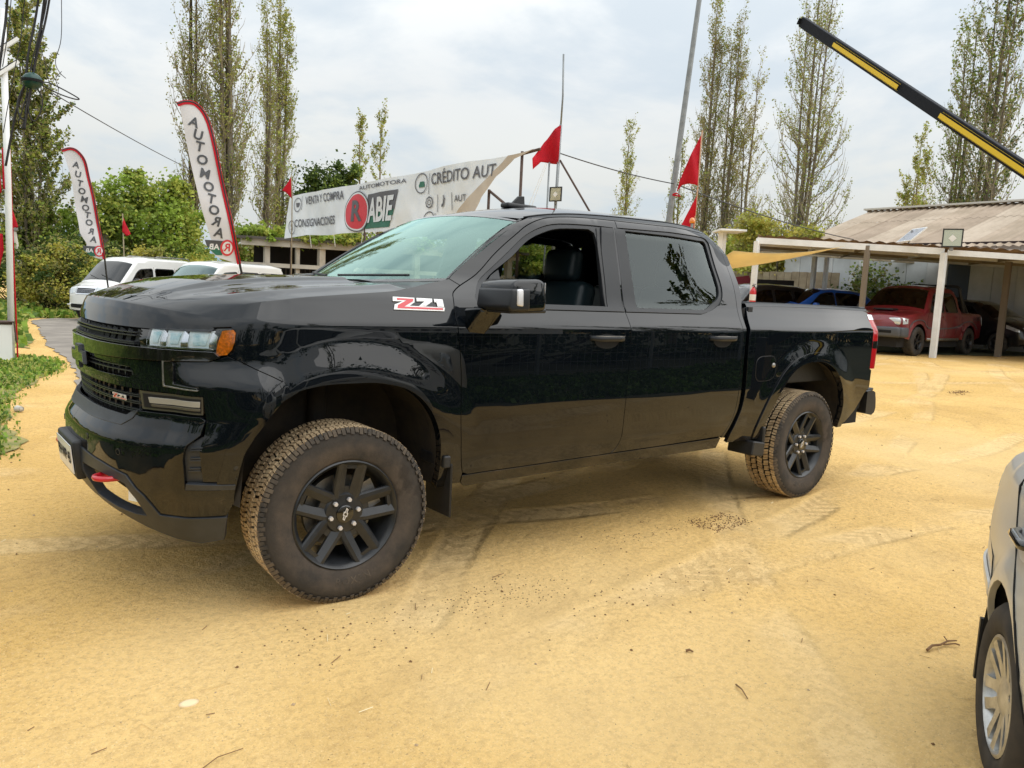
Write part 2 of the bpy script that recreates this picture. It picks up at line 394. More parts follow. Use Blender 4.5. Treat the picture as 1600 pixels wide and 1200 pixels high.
M_LCORE = mat('lamp_inner_lens', (0.42, 0.66, 0.72), rough=0.08, coat=1.0, col2=(.80, .93, .95), noise_scale=30)
M_AMBER = mat('amber_lens', (0.95, 0.27, 0.012), rough=0.15, coat=1.0, noise_amt=0.45, noise_scale=90)
M_REDLENS = mat('red_lens', (0.42, 0.006, 0.012), rough=0.12, coat=1.0)
M_FOG = mat('smoked_lamp', (0.14, 0.12, 0.095), rough=0.14, coat=1.0, metal=0.3)
M_FOGB = mat('lamp_bar', (0.45, 0.43, 0.39), rough=0.22, metal=0.3, bump=0.001, bump_scale=160)
M_SEAT = mat('dark_teal_leather', (0.014, 0.028, 0.034), rough=0.42, bump=0.0006, bump_scale=120)
M_HEADL = mat('charcoal_headliner', (0.02, 0.02, 0.022), rough=0.9)
M_WS = glass_mat('windscreen_glass', (0.50, 0.68, 0.62), refl=(0.68, 0.98, 0.90), ior=1.75, boost=1.8)
M_SG = glass_mat('side_glass', (0.70, 0.76, 0.74), ior=1.5)
M_TINT = glass_mat('privacy_glass', (0.36, 0.39, 0.37), refl=(0.9, 1, 1), ior=1.5, boost=1.1)
def tyre_mat():
    m = bpy.data.materials.new('dusty_rubber'); m.use_nodes = True; nt = m.node_tree; b = nt.nodes['Principled BSDF']; N = nt.nodes; L = nt.links
    tc = N.new('ShaderNodeTexCoord'); n = N.new('ShaderNodeTexNoise'); n.inputs['Scale'].default_value = 7; n.inputs['Detail'].default_value = 8; n.inputs['Roughness'].default_value = 0.65
    L.new(tc.outputs['Object'], n.inputs['Vector']); r = N.new('ShaderNodeValToRGB'); L.new(n.outputs[0], r.inputs[0])
    e = r.color_ramp.elements; e[0].position = 0.36; e[0].color = (0.026, 0.024, 0.022, 1); e[1].position = 0.6; e[1].color = (0.072, 0.056, 0.043, 1)
    x = e.new(0.46); x.color = (0.048, 0.039, 0.032, 1)
    sp = N.new('ShaderNodeSeparateXYZ'); L.new(tc.outputs['Object'], sp.inputs[0]); c2 = N.new('ShaderNodeCombineXYZ'); L.new(sp.outputs[0], c2.inputs[0]); L.new(sp.outputs[2], c2.inputs[2])
    ln = N.new('ShaderNodeVectorMath'); ln.operation = 'LENGTH'; L.new(c2.outputs[0], ln.inputs[0])
    nn = N.new('ShaderNodeTexNoise'); nn.inputs['Scale'].default_value = 16; nn.inputs['Detail'].default_value = 7; L.new(tc.outputs['Object'], nn.inputs['Vector'])
    ad = N.new('ShaderNodeMath'); ad.operation = 'MULTIPLY_ADD'; L.new(nn.outputs[0], ad.inputs[0]); ad.inputs[1].default_value = .09; L.new(ln.outputs['Value'], ad.inputs[2])
    mr = N.new('ShaderNodeMapRange'); mr.interpolation_type = 'SMOOTHSTEP'; L.new(ad.outputs[0], mr.inputs[0]); mr.inputs[1].default_value = .355; mr.inputs[2].default_value = .405; mr.inputs[3].default_value = 0; mr.inputs[4].default_value = .8
    mx = N.new('ShaderNodeMix'); mx.data_type = 'RGBA'; L.new(mr.outputs[0], mx.inputs['Factor']); L.new(r.outputs[0], mx.inputs['A']); mx.inputs['B'].default_value = (.028, .024, .020, 1)
    wet = N.new('ShaderNodeTexNoise'); wet.inputs['Scale'].default_value = 3.2; wet.inputs['Detail'].default_value = 5; L.new(tc.outputs['Object'], wet.inputs['Vector'])
    wr = N.new('ShaderNodeMapRange'); L.new(wet.outputs[0], wr.inputs[0]); wr.inputs[1].default_value = .60; wr.inputs[2].default_value = .63; wr.inputs[4].default_value = .8
    m2 = N.new('ShaderNodeMix'); m2.data_type = 'RGBA'; L.new(wr.outputs[0], m2.inputs['Factor']); L.new(mx.outputs['Result'], m2.inputs['A']); m2.inputs['B'].default_value = (.022, .017, .013, 1)
    L.new(m2.outputs['Result'], b.inputs['Base Color']); b.inputs['Roughness'].default_value = 0.85
    n2 = N.new('ShaderNodeTexNoise'); n2.inputs['Scale'].default_value = 90; n2.inputs['Detail'].default_value = 3; L.new(tc.outputs['Object'], n2.inputs['Vector'])
    bp = N.new('ShaderNodeBump'); bp.inputs['Distance'].default_value = 0.0012; L.new(n2.outputs[0], bp.inputs['Height']); L.new(bp.outputs[0], b.inputs['Normal'])
    return m
M_TYRE = tyre_mat()
M_TREAD = mat('dusty_tread', (0.68, 0.52, 0.32), rough=0.95, col2=(0.40, 0.28, 0.16), noise_scale=14, bump=0.001, bump_scale=200)
M_GROOVE = mat('tread_groove', (0.012, 0.010, 0.008), rough=0.95)
M_SHOULD = mat('shoulder_rubber', (0.032, 0.029, 0.026), rough=0.85, col2=(0.11, 0.085, 0.06), noise_scale=10)
M_RIM = mat('satin_black_alloy', (0.022, 0.024, 0.027), rough=0.30, noise_amt=0.35, noise_scale=14, bump=0.0002, bump_scale=300)

# ================================================================ wheels
def bowtie_poly(w, h):
    c = h * 0.5; k = w * 0.5; a = w * 0.155; s = h * 0.09
    top = [(-k + s * 2.2, h * .26), (-a + s * .2, h * .26), (-a + s, c), (a + s, c), (a + s * .4, h * .26), (k, h * .26)]
    bot = [(k - s * 2.2, -h * .26), (a - s * .2, -h * .26), (a - s, -c), (-a - s, -c), (-a - s * .4, -h * .26), (-k, -h * .26)]
    return top + bot
def add_ring_poly(mb, poly, d0, d1, fn, k=0.72):
    inn = inset(poly, min(0.004, 0.1)); P = [tuple(p) for p in (poly if area2(poly) > 0 else poly[::-1])]; n = len(P)
    V = [fn(a, b, d1) for a, b in P] + [fn(a, b, d1) for a, b in inn] + [fn(a, b, d0) for a, b in P]
    F = [(i, (i + 1) % n, n + (i + 1) % n, n + i) for i in range(n)] + [(i, 2 * n + i, 2 * n + (i + 1) % n, (i + 1) % n) for i in range(n)]
    mb.add(V, F)
def make_truck_wheel(detail=True):
    """outer face looks to -y, axle on y"""
    root = bpy.data.objects.new('wheel', None); COL.objects.link(root)
    t = MB()
    prof = [(.248, -.108), (.255, -.119), (.265, -.1235), (.30, -.1335), (.335, -.1365), (.362, -.133), (.380, -.127), (.391, -.116), (.394, -.10), (.3955, -.05), (.396, 0), (.3955, .05), (.394, .10), (.391, .116), (.380, .127), (.335, .1365), (.30, .1335), (.262, .123), (.243, .108)]
    t.mi = 0; n = 96
    b0 = len(t.V)
    V = []; F = []; Mi = []
    for r, h in prof:
        for k in range(n):
            a = 2 * PI * k / n; V.append((r * math.cos(a), h, r * math.sin(a)))
    for i in range(len(prof) - 1):
        for k in range(n): F.append((i * n + k, i * n + (k + 1) % n, (i + 1) * n + (k + 1) % n, (i + 1) * n + k)); Mi.append(1 if 7 <= i < 11 or i == 11 else 0)
    bm_m = [M_TYRE, M_GROOVE]
    me = bpy.data.meshes.new('tyre'); me.from_pydata(V, [], F); [me.materials.append(q) for q in bm_m]; me.polygons.foreach_set('material_index', Mi)
    b = bmesh.new(); b.from_mesh(me); bmesh.ops.recalc_face_normals(b, faces=b.faces); b.to_mesh(me); b.free()
    me.polygons.foreach_set('use_smooth', [True] * len(F)); ty = bpy.data.objects.new('tyre', me); link(ty, root)
    # tread blocks
    g = MB(); NP = 58; rg = random.Random(3)
    def blk(a0, a1, y0, y1, r0, r1, sk=0.0, notch=0.0):
        Pts = []
        for r in (r0, r1):
            for (a, y) in ((a0 + sk, y0), (a1 + sk, y0), (a1 - sk, y1), (a0 - sk, y1)):
                s = 0.0 if r == r0 else 0.0012
                aa = a + (s / r if a in (a0,) else -s / r) * 0
                Pts.append((r * math.cos(aa), y, r * math.sin(aa)))
        g.add(Pts, [(4, 5, 6, 7), (0, 1, 5, 4), (1, 2, 6, 5), (2, 3, 7, 6), (3, 0, 4, 7)])
    st = 2 * PI / NP
    for i in range(NP):
        a = i * st; j = 0.05 * st * rg.uniform(-1, 1)
        g.mi = 0
        for (yc, w, ph, sk, ln) in ((-.101, .034, 0, .1, .80), (-.053, .038, .45, -.16, .80), (-.0, .040, .1, .2, .80), (.052, .038, .6, -.16, .80), (.100, .034, .2, .1, .80)):
            a0 = a + (ph) * st + j; a1 = a0 + ln * st; mid = (a0 + a1) / 2 + 0.04 * st
            # z-shaped: two staggered halves with a sipe between
            blk(a0, mid - .05 * st, yc - w / 2, yc + w / 2 - .004, .392, .4045, sk * st * .5)
            blk(mid + .05 * st, a1, yc - w / 2 + .003, yc + w / 2, .392, .4045, sk * st * .5)
        g.mi = 0
        # shoulder lugs, alternate long and short
        for sgn in (-1, 1):
            for q, ln in ((0.0, .40), (0.5, .40)):
                a0 = a + q * st; a1 = a0 + ln * st; deep = .374 if (q == 0) else .382
                y_o = .1285; 
                Pts = []
                for aa in (a0, a1):
                    for (r, y) in ((.4035, .118), (.393, .1275), (.386, .1315), (deep, .1365), (deep, .130), (.39, .112)):
                        Pts.append((r * math.cos(aa), sgn * y, r * math.sin(aa)))
                g.mi = 1; m = 6
                g.add(Pts, [(0, 1, m + 1, m)]); g.add(Pts, [(1, 2, m + 2, m + 1), (2, 3, m + 3, m + 2), (3, 4, m + 4, m + 3), (0, 1, 2, 3, 4, 5), (m + 5, m + 4, m + 3, m + 2, m + 1, m)])
    tr = g.build('tread', mats=[M_TREAD, M_SHOULD], parent=root); tr['kind'] = 'stuff'
    # raised sidewall lettering
    def curved(body, size, rad, ang, name='lettering', d=.0015):
        V, F = text_geo(body, size, bold=0.0012, space=1.15, extrude=0.0012)
        P = []
        for x, y, z in V:
            a = ang - x / rad; r = rad + y; yy = -(np.interp(r, [.262, .30, .335, .362], [.123, .1335, .1365, .133]) + .0005 + (z + .0012))
            P.append((r * math.cos(a), yy, r * math.sin(a)))
        return P, F
    for body, size, ang in (('ROXEN', .045, -PI / 2 + .1),):
        # rotated so the word reads from outside
        V, F = text_geo(body, size, bold=0.0008, space=1.2, extrude=0.0015)
        P = []
        for x, y, z in V:
            rad = .305; sg = 1 if ang > 0 else -1
            r = rad + sg * y; a = ang - sg * x / rad if True else 0
            a2 = ang - x / rad * sg
            yy = -(float(np.interp(r, [.262, .30, .335, .362], [.123, .1335, .1365, .133])) + z)
            P.append((r * math.cos(a2), yy, r * math.sin(a2)))
        # letters must read left to right when seen from -y with x to the right
        o = mesh('lettering', P, F, M_SHOULD, root)
    # rim barrel
    rb = MB(); rb.lathe([(.247, -.106), (.252, -.119), (.246, -.124), (.238, -.116), (.226, -.098), (.214, -.04), (.205, .02), (.20, .09), (.215, .105), (.243, .108)], 64, 'y')
    rim = rb.build('rim', M_RIM, root, smooth=False, angle=40)
    # hub dish behind spokes
    hb = MB(); hb.lathe([(.0, -.088), (.045, -.090), (.052, -.088), (.088, -.086), (.096, -.076), (.096, -.03), (.0, -.03)], 32, 'y'); hb.build('hub', M_RIM, rim, angle=35)
    # ten spokes in five pairs
    for k in range(5):
        ac = math.radians(83 + 72 * k)
        for s in (-1, 1):
            sp = MB()
            # in the pair frame: e along radius, f tangential
            e = Vector((math.cos(ac), 0, math.sin(ac))); f = Vector((-math.sin(ac), 0, math.cos(ac)))
            st_ = [(.045, s * .030, .030, -.080, .034), (.095, s * .0400, .0285, -.090, .040), (.160, s * .0440, .0265, -.101, .042), (.210, s * .0465, .0255, -.110, .040), (.234, s * .0475, .0265, -.115, .022)]
            V = []; F = []
            for (r, off, w, y, dep) in st_:
                c = e * r
                V += [c + f * (off - s * w) + Vector((0, y + .014, 0)), c + f * (off + s * w * .15) + Vector((0, y - .002, 0)), c + f * (off + s * w * .75) + Vector((0, y, 0)), c + f * (off + s * w) + Vector((0, y + .008, 0)), c + f * (off + s * w * .8) + Vector((0, y + dep, 0)), c + f * (off - s * w * .8) + Vector((0, y + dep, 0))]
            m = 6
            for i in range(len(st_) - 1):
                for q in range(m): F.append((i * m + q, i * m + (q + 1) % m, (i + 1) * m + (q + 1) % m, (i + 1) * m + q))
            F.append(tuple(range(m))); F.append(tuple(range((len(st_) - 1) * m, len(st_) * m)))
            sp.add(V, F); sp.build('spoke', M_RIM, rim, angle=25)
        # web between the two spokes near the hub and near the rim
        for r0, r1, y in ((.06, .125, -.076), (.210, .234, -.100)):
            e = Vector((math.cos(ac), 0, math.sin(ac))); f = Vector((-math.sin(ac), 0, math.cos(ac))); wb = MB()
            h = .028 if r0 < .1 else .04
            V = [e * r + f * q + Vector((0, y + dd, 0)) for dd in (0, .02) for r, q in ((r0, -h), (r1, -h), (r1, h), (r0, h))]
            wb.add(V, [(0, 1, 2, 3), (4, 7, 6, 5), (0, 4, 5, 1), (1, 5, 6, 2), (2, 6, 7, 3), (3, 7, 4, 0)])
            wb.build('spoke_web', M_RIM, rim)
    for k in range(6):
        a = math.radians(72 - 60 * k + 10 * 0); c = (.067 * math.cos(a) , -.090, .067 * math.sin(a))
        q = MB(); q.lathe([(.0, -.012), (.0095, -.012), (.0105, -.009), (.0105, .01), (0, .01)], 6, 'y', c); q.build('lug_nut', mat_lug, rim)
        q = MB(); q.lathe([(.0165, -.0005), (.0165, .003), (.0, .003)], 16, 'y', (c[0], -.0885, c[2])); q.build('lug_recess', M_VOID, rim)
    cp = MB(); cp.lathe([(0, -.100), (.034, -.100), (.040, -.097), (.0415, -.085), (.0415, -.07)], 32, 'y'); cap = cp.build('centre_cap', M_GLOSS, rim, angle=35)
    bt = MB(); th = math.radians(70); ct, sn = math.cos(th), math.sin(th)
    add_ring_poly(bt, [(x, y) for x, y in bowtie_poly(.058, .022)], -.100, -.1018, lambda a, b, d: (a * ct - b * sn, d, a * sn + b * ct))
    bt.build('emblem', M_SILVERPLATE, cap)
    dk = MB(); dk.lathe([(.08, -.02), (.168, -.02), (.168, .01), (.08, .01), (.08, -.02)], 48, 'y'); dk.build('brake_disc', M_STEEL, root, angle=40)
    cl = MB(); cl.box((.135, -.02, .07), (.07, .07, .13), Matrix.Rotation(-.45, 3, 'Y')); cl.build('brake_caliper', M_STEEL, root)
    return root
mat_lug = mat('lug_metal', (0.62, 0.60, 0.60), rough=0.35, metal=0.25)

# ================================================================ the pickup
truck = empty('pickup_truck'); tag(truck, 'big glossy black crew cab pickup with dusty off-road tyres in the foreground', 'pickup truck')
HOODCUT = [(-.608,1.236),(-.595,1.265),(-.58,1.292),(-.549,1.319),(-.456,1.341),(-.233,1.368),(.047,1.394),(.24,1.412),(.319,1.428)]
HX = sm_table([(-.62,1.236),(-.595,1.262),(-.575,1.292),(-.545,1.319),(-.456,1.341),(-.233,1.368),(.047,1.394),(.282,1.417),(.70,1.45)], -.62, .7, .006)
ARCH_F = crv([(-.485,.50),(-.478,.60),(-.464,.726),(-.425,.857),(-.329,.954),(-.18,1.0),(.0,1.008),(.14,1.0),(.275,.962),(.379,.88),(.447,.764),(.475,.62),(.478,.47)], 5)
FLARE_F = crv([(-.55,.60),(-.535,.70),(-.516,.78),(-.425,.943),(-.305,1.031),(-.143,1.069),(.059,1.078),(.224,1.062),(.376,.998),(.477,.905),(.535,.78),(.555,.62),(.556,.47)], 5)
ARCH_R = crv([(3.150,.50),(3.165,.56),(3.219,.66),(3.269,.755),(3.335,.85),(3.42,.945),(3.54,1.008),(3.692,1.032),(3.86,1.022),(4.03,.955),(4.16,.83),(4.225,.70),(4.238,.60),(4.225,.50)], 5)
FLARE_R = crv([(3.09,.50),(3.10,.58),(3.16,.72),(3.245,.854),(3.34,.965),(3.46,1.045),(3.60,1.085),(3.72,1.098),(3.88,1.095),(4.04,1.068),(4.17,.995),(4.26,.88),(4.30,.74),(4.305,.60),(4.30,.50)], 5)
FRONT_CUT = crv([(-.549,1.319),(-.513,1.27),(-.503,1.225),(-.503,1.166),(-.527,1.126)], 3) + [(-.47,1.10),(-.423,1.074),(-.365,1.046)]
DOOR_L = crv([(.641,1.455),(.595,1.430),(.568,1.403),(.548,1.33),(.544,1.267),(.562,1.135),(.577,.988),(.583,.792),(.605,.60),(.632,.513)], 4)
DOOR_M = crv([(1.684,.525),(1.725,.56),(1.745,.63),(1.75,.80),(1.752,1.123),(1.752,1.30),(1.745,1.375)], 4)
DOOR_R = crv([(2.740,.544),(2.79,.62),(2.825,.70),(2.842,.80),(2.845,.95),(2.836,1.13),(2.838,1.314),(2.864,1.46),(2.884,1.60),(2.884,1.72),(2.86,1.80),(2.80,1.858),(2.70,1.884)], 4)
DOORTOP_F = crv([(.641,1.455),(.768,1.517),(.895,1.617),(1.046,1.725),(1.168,1.805),(1.289,1.851),(1.436,1.872),(1.60,1.882),(1.829,1.887)], 4)
def seg(c, a, b): return c[a:b]
# --- fender
arch_rev = ARCH_F[::-1]; cut_i = next(i for i, q in enumerate(arch_rev) if q[0] < -.235)
CUT = [(-.530,1.122),(-.47,1.095),(-.427,1.0715),(-.365,1.042),(-.317,1.017),(-.250,.985)]
fpoly = crv(HOODCUT, 3) + [(.44,1.455),(.593,1.486)] + DOOR_L[0:-1] + [(.625,.47)] + arch_rev[:cut_i] + CUT[::-1] + [(-.510,1.14),(-.502,1.166),(-.507,1.216),(-.530,1.238),(-.600,1.2335)]
pair('front_fender', body, [fpoly], M_PAINT, truck, step=.024, gap=.0025, depth=.02)
# --- wheel arch mouldings
def flare(inner, outer, name, off=.010):
    poly = outer + inner[::-1]
    return pair(name, body, [poly], M_PAINT, truck, step=.022, gap=.0, depth=.045, off=off, bstep=.018)
flare(ARCH_F, FLARE_F, 'wheel_arch_flare'); flare(ARCH_R, FLARE_R, 'wheel_arch_flare')
# --- doors
WIN_F = crv([(.745,1.372),(.752,1.425),(.842,1.515),(1.013,1.624),(1.139,1.719),(1.254,1.773),(1.368,1.804),(1.585,1.819)], 4) + crv([(1.628,1.800),(1.637,1.73),(1.622,1.60),(1.606,1.44),(1.603,1.372)], 4)
WIN_R = [(1.861,1.376),(1.872,1.60),(1.888,1.836)] + [(2.30,1.838),(2.577,1.832)] + crv([(2.640,1.834),(2.678,1.812),(2.700,1.66),(2.708,1.53),(2.675,1.46),(2.59,1.415),(2.50,1.38),(2.43,1.374)], 4)
d1 = DOOR_L[::-1] + DOORTOP_F[1:] + [(1.812,1.80),(1.772,1.55)] + DOOR_M[::-1]
d1 = DOORTOP_F[:-1] + [(1.829,1.887),(1.80,1.72),(1.765,1.50)] + DOOR_M[::-1] + [(1.60,.523),(1.0,.515),(.66,.513)] + DOOR_L[::-1][1:-1]
wf_hole = [(.700,1.362)] + crv([(.700,1.40),(.76,1.475),(.85,1.54),(1.00,1.645),(1.128,1.74),(1.245,1.797),(1.37,1.826),(1.585,1.838),(1.72,1.84),(1.784,1.84)], 3) + [(1.760,1.60),(1.737,1.362)]
doorsF = pair('door', body, [d1, wf_hole], M_PAINT, truck, step=.024, gap=.0025, depth=.03)
d2 = [(1.829,1.887),(2.36,1.896)] + DOOR_R[::-1] + [(2.50,.538),(2.1,.53),(1.684,.525)] + DOOR_M[1:] + [(1.765,1.50),(1.80,1.72)]
wr_hole = [(1.752,1.362),(1.775,1.60),(1.798,1.842)] + [(2.30,1.858),(2.58,1.856)] + crv([(2.66,1.852),(2.710,1.822),(2.728,1.66),(2.736,1.53),(2.70,1.445),(2.61,1.395),(2.51,1.366),(2.44,1.362)], 3)
doorsR = pair('door', body, [d2, wr_hole], M_PAINT, truck, step=.024, gap=.0025, depth=.03)
for s, (df, dr) in enumerate(zip(doorsF, doorsR)):
    mi = bool(s)
    # window frames: rubber surround, pillar covers, panes
    k = dict(step=.05, mirror=mi)
    wfi = [(.757,1.380)] + WIN_F[1:-1] + [(1.598,1.380)]
    shell('window_frame', body, [wf_hole, wfi], M_TRIM, df, gap=-.001, depth=.02, off=-.006, **k)
    shell('window_frame', body, [wr_hole, WIN_R], M_TRIM, dr, gap=-.001, depth=.02, off=-.006, **k)
    shell('pillar_cover', body, [[(1.615,1.372),(1.738,1.372),(1.762,1.60),(1.784,1.838),(1.69,1.836),(1.655,1.70),(1.632,1.50)]], M_TRIM, df, depth=.01, off=.001, **k)
    shell('pillar_cover', body, [[(1.754,1.372),(1.858,1.374),(1.869,1.60),(1.885,1.838),(1.80,1.84),(1.777,1.60)]], M_TRIM, dr, depth=.01, off=.001, **k)
    shell('belt_moulding', body, [[(.74,1.348),(1.74,1.350),(1.74,1.374),(.74,1.374)]], M_TRIM, df, depth=.01, off=.007, **k)
    shell('belt_moulding', body, [[(1.752,1.350),(2.45,1.352),(2.52,1.366),(2.50,1.382),(2.43,1.376),(1.752,1.374)]], M_TRIM, dr, depth=.01, off=.007, **k)
    shell('window_channel', body, [[(1.600,1.376),(1.614,1.376),(1.634,1.55),(1.655,1.72),(1.668,1.832),(1.650,1.828),(1.632,1.72),(1.617,1.56)]], M_BLKPL, df, depth=.01, off=-.002, **k)
    # driver window is wound down; a black sail panel carries the mirror
    shell('mirror_sail', body, [[(.752,1.376),(.760,1.43),(.85,1.512),(.905,1.545),(.890,1.376)]], M_TRIM, df, depth=.012, off=.004, **k)
    if mi: shell('window_pane', body, [[(.90,1.372),(.92,1.545),(1.0,1.61),(1.13,1.71),(1.25,1.765),(1.37,1.797),(1.6,1.812),(1.625,1.79),(1.63,1.72),(1.60,1.50),(1.598,1.372)]], M_SG, df, depth=0, off=-.022, **k)
    shell('window_pane', body, [[(q[0], q[1]) for q in WIN_R]], M_TINT, dr, gap=-.008, depth=0, off=-.018, **k)
    # handles
    for d, x0 in ((df, 1.43), (dr, 2.49)):
        sg = 1 if mi else -1
        cup = [(x0 + .045 + .095 * math.cos(a) + .085, 1.185 + .042 * math.sin(a)) for a in np.linspace(0, 2 * PI, 24, endpoint=False)]
        shell('handle_cup', body, [cup], M_VOID, d, step=.02, depth=.0, off=.0015, mirror=mi)
        w = float(side_w(x0 + .13, 1.2)); 
        hb = MB(); xs = np.linspace(0, 1, 15)
        V = []; F = []
        for t_ in xs:
            xx = x0 + .265 * t_; bow = .042 * (1 - abs(2 * t_ - 1) ** 6) + .006; hh = .017 * (1 - .25 * abs(2 * t_ - 1) ** 4)
            ww = float(side_w(xx, 1.2))
            for k2 in range(10):
                a = 2 * PI * k2 / 10; V.append((xx, sg * (ww + bow - .012 + .011 * math.cos(a)), 1.202 + hh * math.sin(a)))
        for i in range(14):
            for k2 in range(10): F.append((i * 10 + k2, i * 10 + (k2 + 1) % 10, (i + 1) * 10 + (k2 + 1) % 10, (i + 1) * 10 + k2))
        F += [tuple(range(10)), tuple(range(140, 150))]
        hb.add(V, F); h = hb.build('handle', M_TRIM, d, smooth=True)
        st = MB(); st.tube([(x0 + .265 * t_, sg * (float(side_w(x0 + .265 * t_, 1.2)) + .042 * (1 - abs(2 * t_ - 1) ** 6) + .003), 1.216) for t_ in np.linspace(.06, .94, 12)], .0016, 6); st.build('handle_strip', M_STEEL, d, smooth=True)
    if not mi:
        kc = MB(); w = float(side_w(1.52, 1.165)); kc.lathe([(0, -.006), (.010, -.005), (.012, 0), (.012, .004)], 16, 'y', (1.668, -w - .002 - .0, 1.195)); kc.build('key_lock', M_CHROME, df, smooth=True)
# --- cab frame: pillars and roof rail
fr = [(.593,1.486)] + crv([(.700,1.562),(.905,1.703),(1.045,1.788),(1.150,1.830)], 3) + [(x, 1.925 - float(drop(x))) for x in np.linspace(1.2, 2.86, 26)] + crv([(2.915,1.81),(2.948,1.75),(2.952,1.62),(2.930,1.47),(2.895,1.38),(2.878,1.3),(2.868,1.13),(2.872,.885),(2.866,.76),(2.845,.69),(2.80,.60),(2.765,.53)], 3) + [(2.74,.53)] + DOOR_R + [(2.36,1.896),(1.829,1.887)] + DOORTOP_F[::-1][1:]
pair('cab_pillar', body, [fr], M_PAINT, truck, step=.024, gap=.0022, depth=.02)
pair('rocker_panel', body, [[(.632,.508),(1.0,.51),(1.684,.52),(2.1,.525),(2.738,.532),(2.73,.455),(1.5,.45),(.66,.442),(.635,.47)]], M_PAINT, truck, step=.04, gap=.002, depth=.03, off=-.004)
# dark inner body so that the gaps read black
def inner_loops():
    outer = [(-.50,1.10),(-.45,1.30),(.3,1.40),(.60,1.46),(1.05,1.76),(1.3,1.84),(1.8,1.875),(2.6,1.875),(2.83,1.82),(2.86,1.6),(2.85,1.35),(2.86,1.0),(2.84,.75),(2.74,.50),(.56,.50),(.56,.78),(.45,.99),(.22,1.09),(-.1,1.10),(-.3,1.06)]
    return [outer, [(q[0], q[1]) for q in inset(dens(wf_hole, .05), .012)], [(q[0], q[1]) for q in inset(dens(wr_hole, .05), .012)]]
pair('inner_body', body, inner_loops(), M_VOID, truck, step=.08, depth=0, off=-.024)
# --- bed
BED_F = crv([(2.965,1.418),(2.932,1.33),(2.912,1.22),(2.908,1.10),(2.918,.90),(2.910,.76),(2.87,.64),(2.83,.55),(2.818,.489)], 4)
arR = ARCH_R
bed_poly = [(2.965,1.418),(3.3,1.424),(3.8,1.427),(4.3,1.424),(4.60,1.418)] + crv([(4.655,1.405),(4.672,1.36)], 3) + [(4.640,1.345),(4.640,.955),(4.668,.94),(4.668,.80),(4.60,.752),(4.49,.62),(4.36,.53),(4.225,.50)] + ARCH_R[::-1][1:-1] + [(3.15,.50),(3.08,.486)] + BED_F[::-1][:-1]
pair('bed_side', body, [bed_poly], M_PAINT, truck, step=.024, gap=.002, depth=.025)
pair('bed_inner_skin', body, [[(2.93,1.39),(4.62,1.39),(4.62,.62),(4.4,.60),(4.32,.75),(4.2,.99),(3.9,1.1),(3.5,1.09),(3.22,.90),(3.08,.62),(2.88,.55),(2.93,.8)]], M_VOID, truck, step=.1, depth=0, off=-.03)
for sg in (-1, 1):
    # rail cap
    V = []; F = []; xs = np.linspace(2.965, 4.66, 24)
    for x in xs:
        w = float(side_w(x, 1.418)); z = 1.418 + .008 * math.sin((x - 2.965) / 1.7 * PI)
        V += [(x, sg * (w + .001), z - .002), (x, sg * (w - .012), z + .016), (x, sg * (w - .06), z + .018), (x, sg * (w - .085), z + .004), (x, sg * (w - .085), z - .10)]
    for i in range(23):
        for k in range(4): F.append((i * 5 + k, i * 5 + k + 1, (i + 1) * 5 + k + 1, (i + 1) * 5 + k))
    mesh('bed_rail_cap', V, F if sg < 0 else [f[::-1] for f in F], M_TRIM, truck, smooth=True)
bx = MB()
bx.box((3.80, 0, .88), (1.66, 1.72, .04)); bx.box((3.80, -.86, 1.13), (1.66, .03, .52)); bx.box((3.80, .86, 1.13), (1.66, .03, .52)); bx.box((2.99, 0, 1.13), (.05, 1.86, .56))
bx.build('cargo_bed', M_BLKPL, truck)
tg = rbox('tailgate', (4.655, 0, 1.13), (.07, 1.66, .60), .02, M_PAINT, truck, 3)
hd = MB(); hd.box((4.70, 0, 1.28), (.02, .24, .06)); hd.build('tailgate_handle', M_BLKPL, tg)
tp = rbox('tailgate_cap', (4.65, 0, 1.438), (.10, 1.70, .025), .01, M_TRIM, tg)
# tail lamps
for mi in (0, 1):
    sg = 1 if mi else -1
    def tl(name, zz, m, par, dx=0.0, wo=.0):
        V = []; F = []; n = len(zz)
        prof = [(4.636, 0), (4.66, .012), (4.705, .006), (4.728, -.025), (4.735, -.07), (4.735, -.14)]
        for z in zz:
            bl = 1 - .25 * ((z - 1.15) / .2) ** 2 * .3
            for x, d in prof:
                w = float(side_w(4.64, z)); V.append((4.636 + (x - 4.636) * bl + dx, sg * (w + d + wo), z))
        m_ = len(prof)
        for i in range(n - 1):
            for k in range(m_ - 1): F.append((i * m_ + k, i * m_ + k + 1, (i + 1) * m_ + k + 1, (i + 1) * m_ + k))
        F.append(tuple(range(m_))); F.append(tuple(range((n - 1) * m_, n * m_)))
        b = MB(); b.add(V, F); return b.build(name, m, par, angle=40)
    t_ = tl('tail_lamp', list(np.linspace(.955, 1.375, 12)), M_REDLENS, truck)
    tl('chrome_band', [1.352, 1.376, 1.39], M_CHROME, t_, .004, .003)
    tl('reversing_lens', [1.12, 1.15, 1.18], M_GLOSS, t_, .002, .002)
    tl('lens_band', [1.365, 1.375], M_REDLENS, t_, .001, .001)
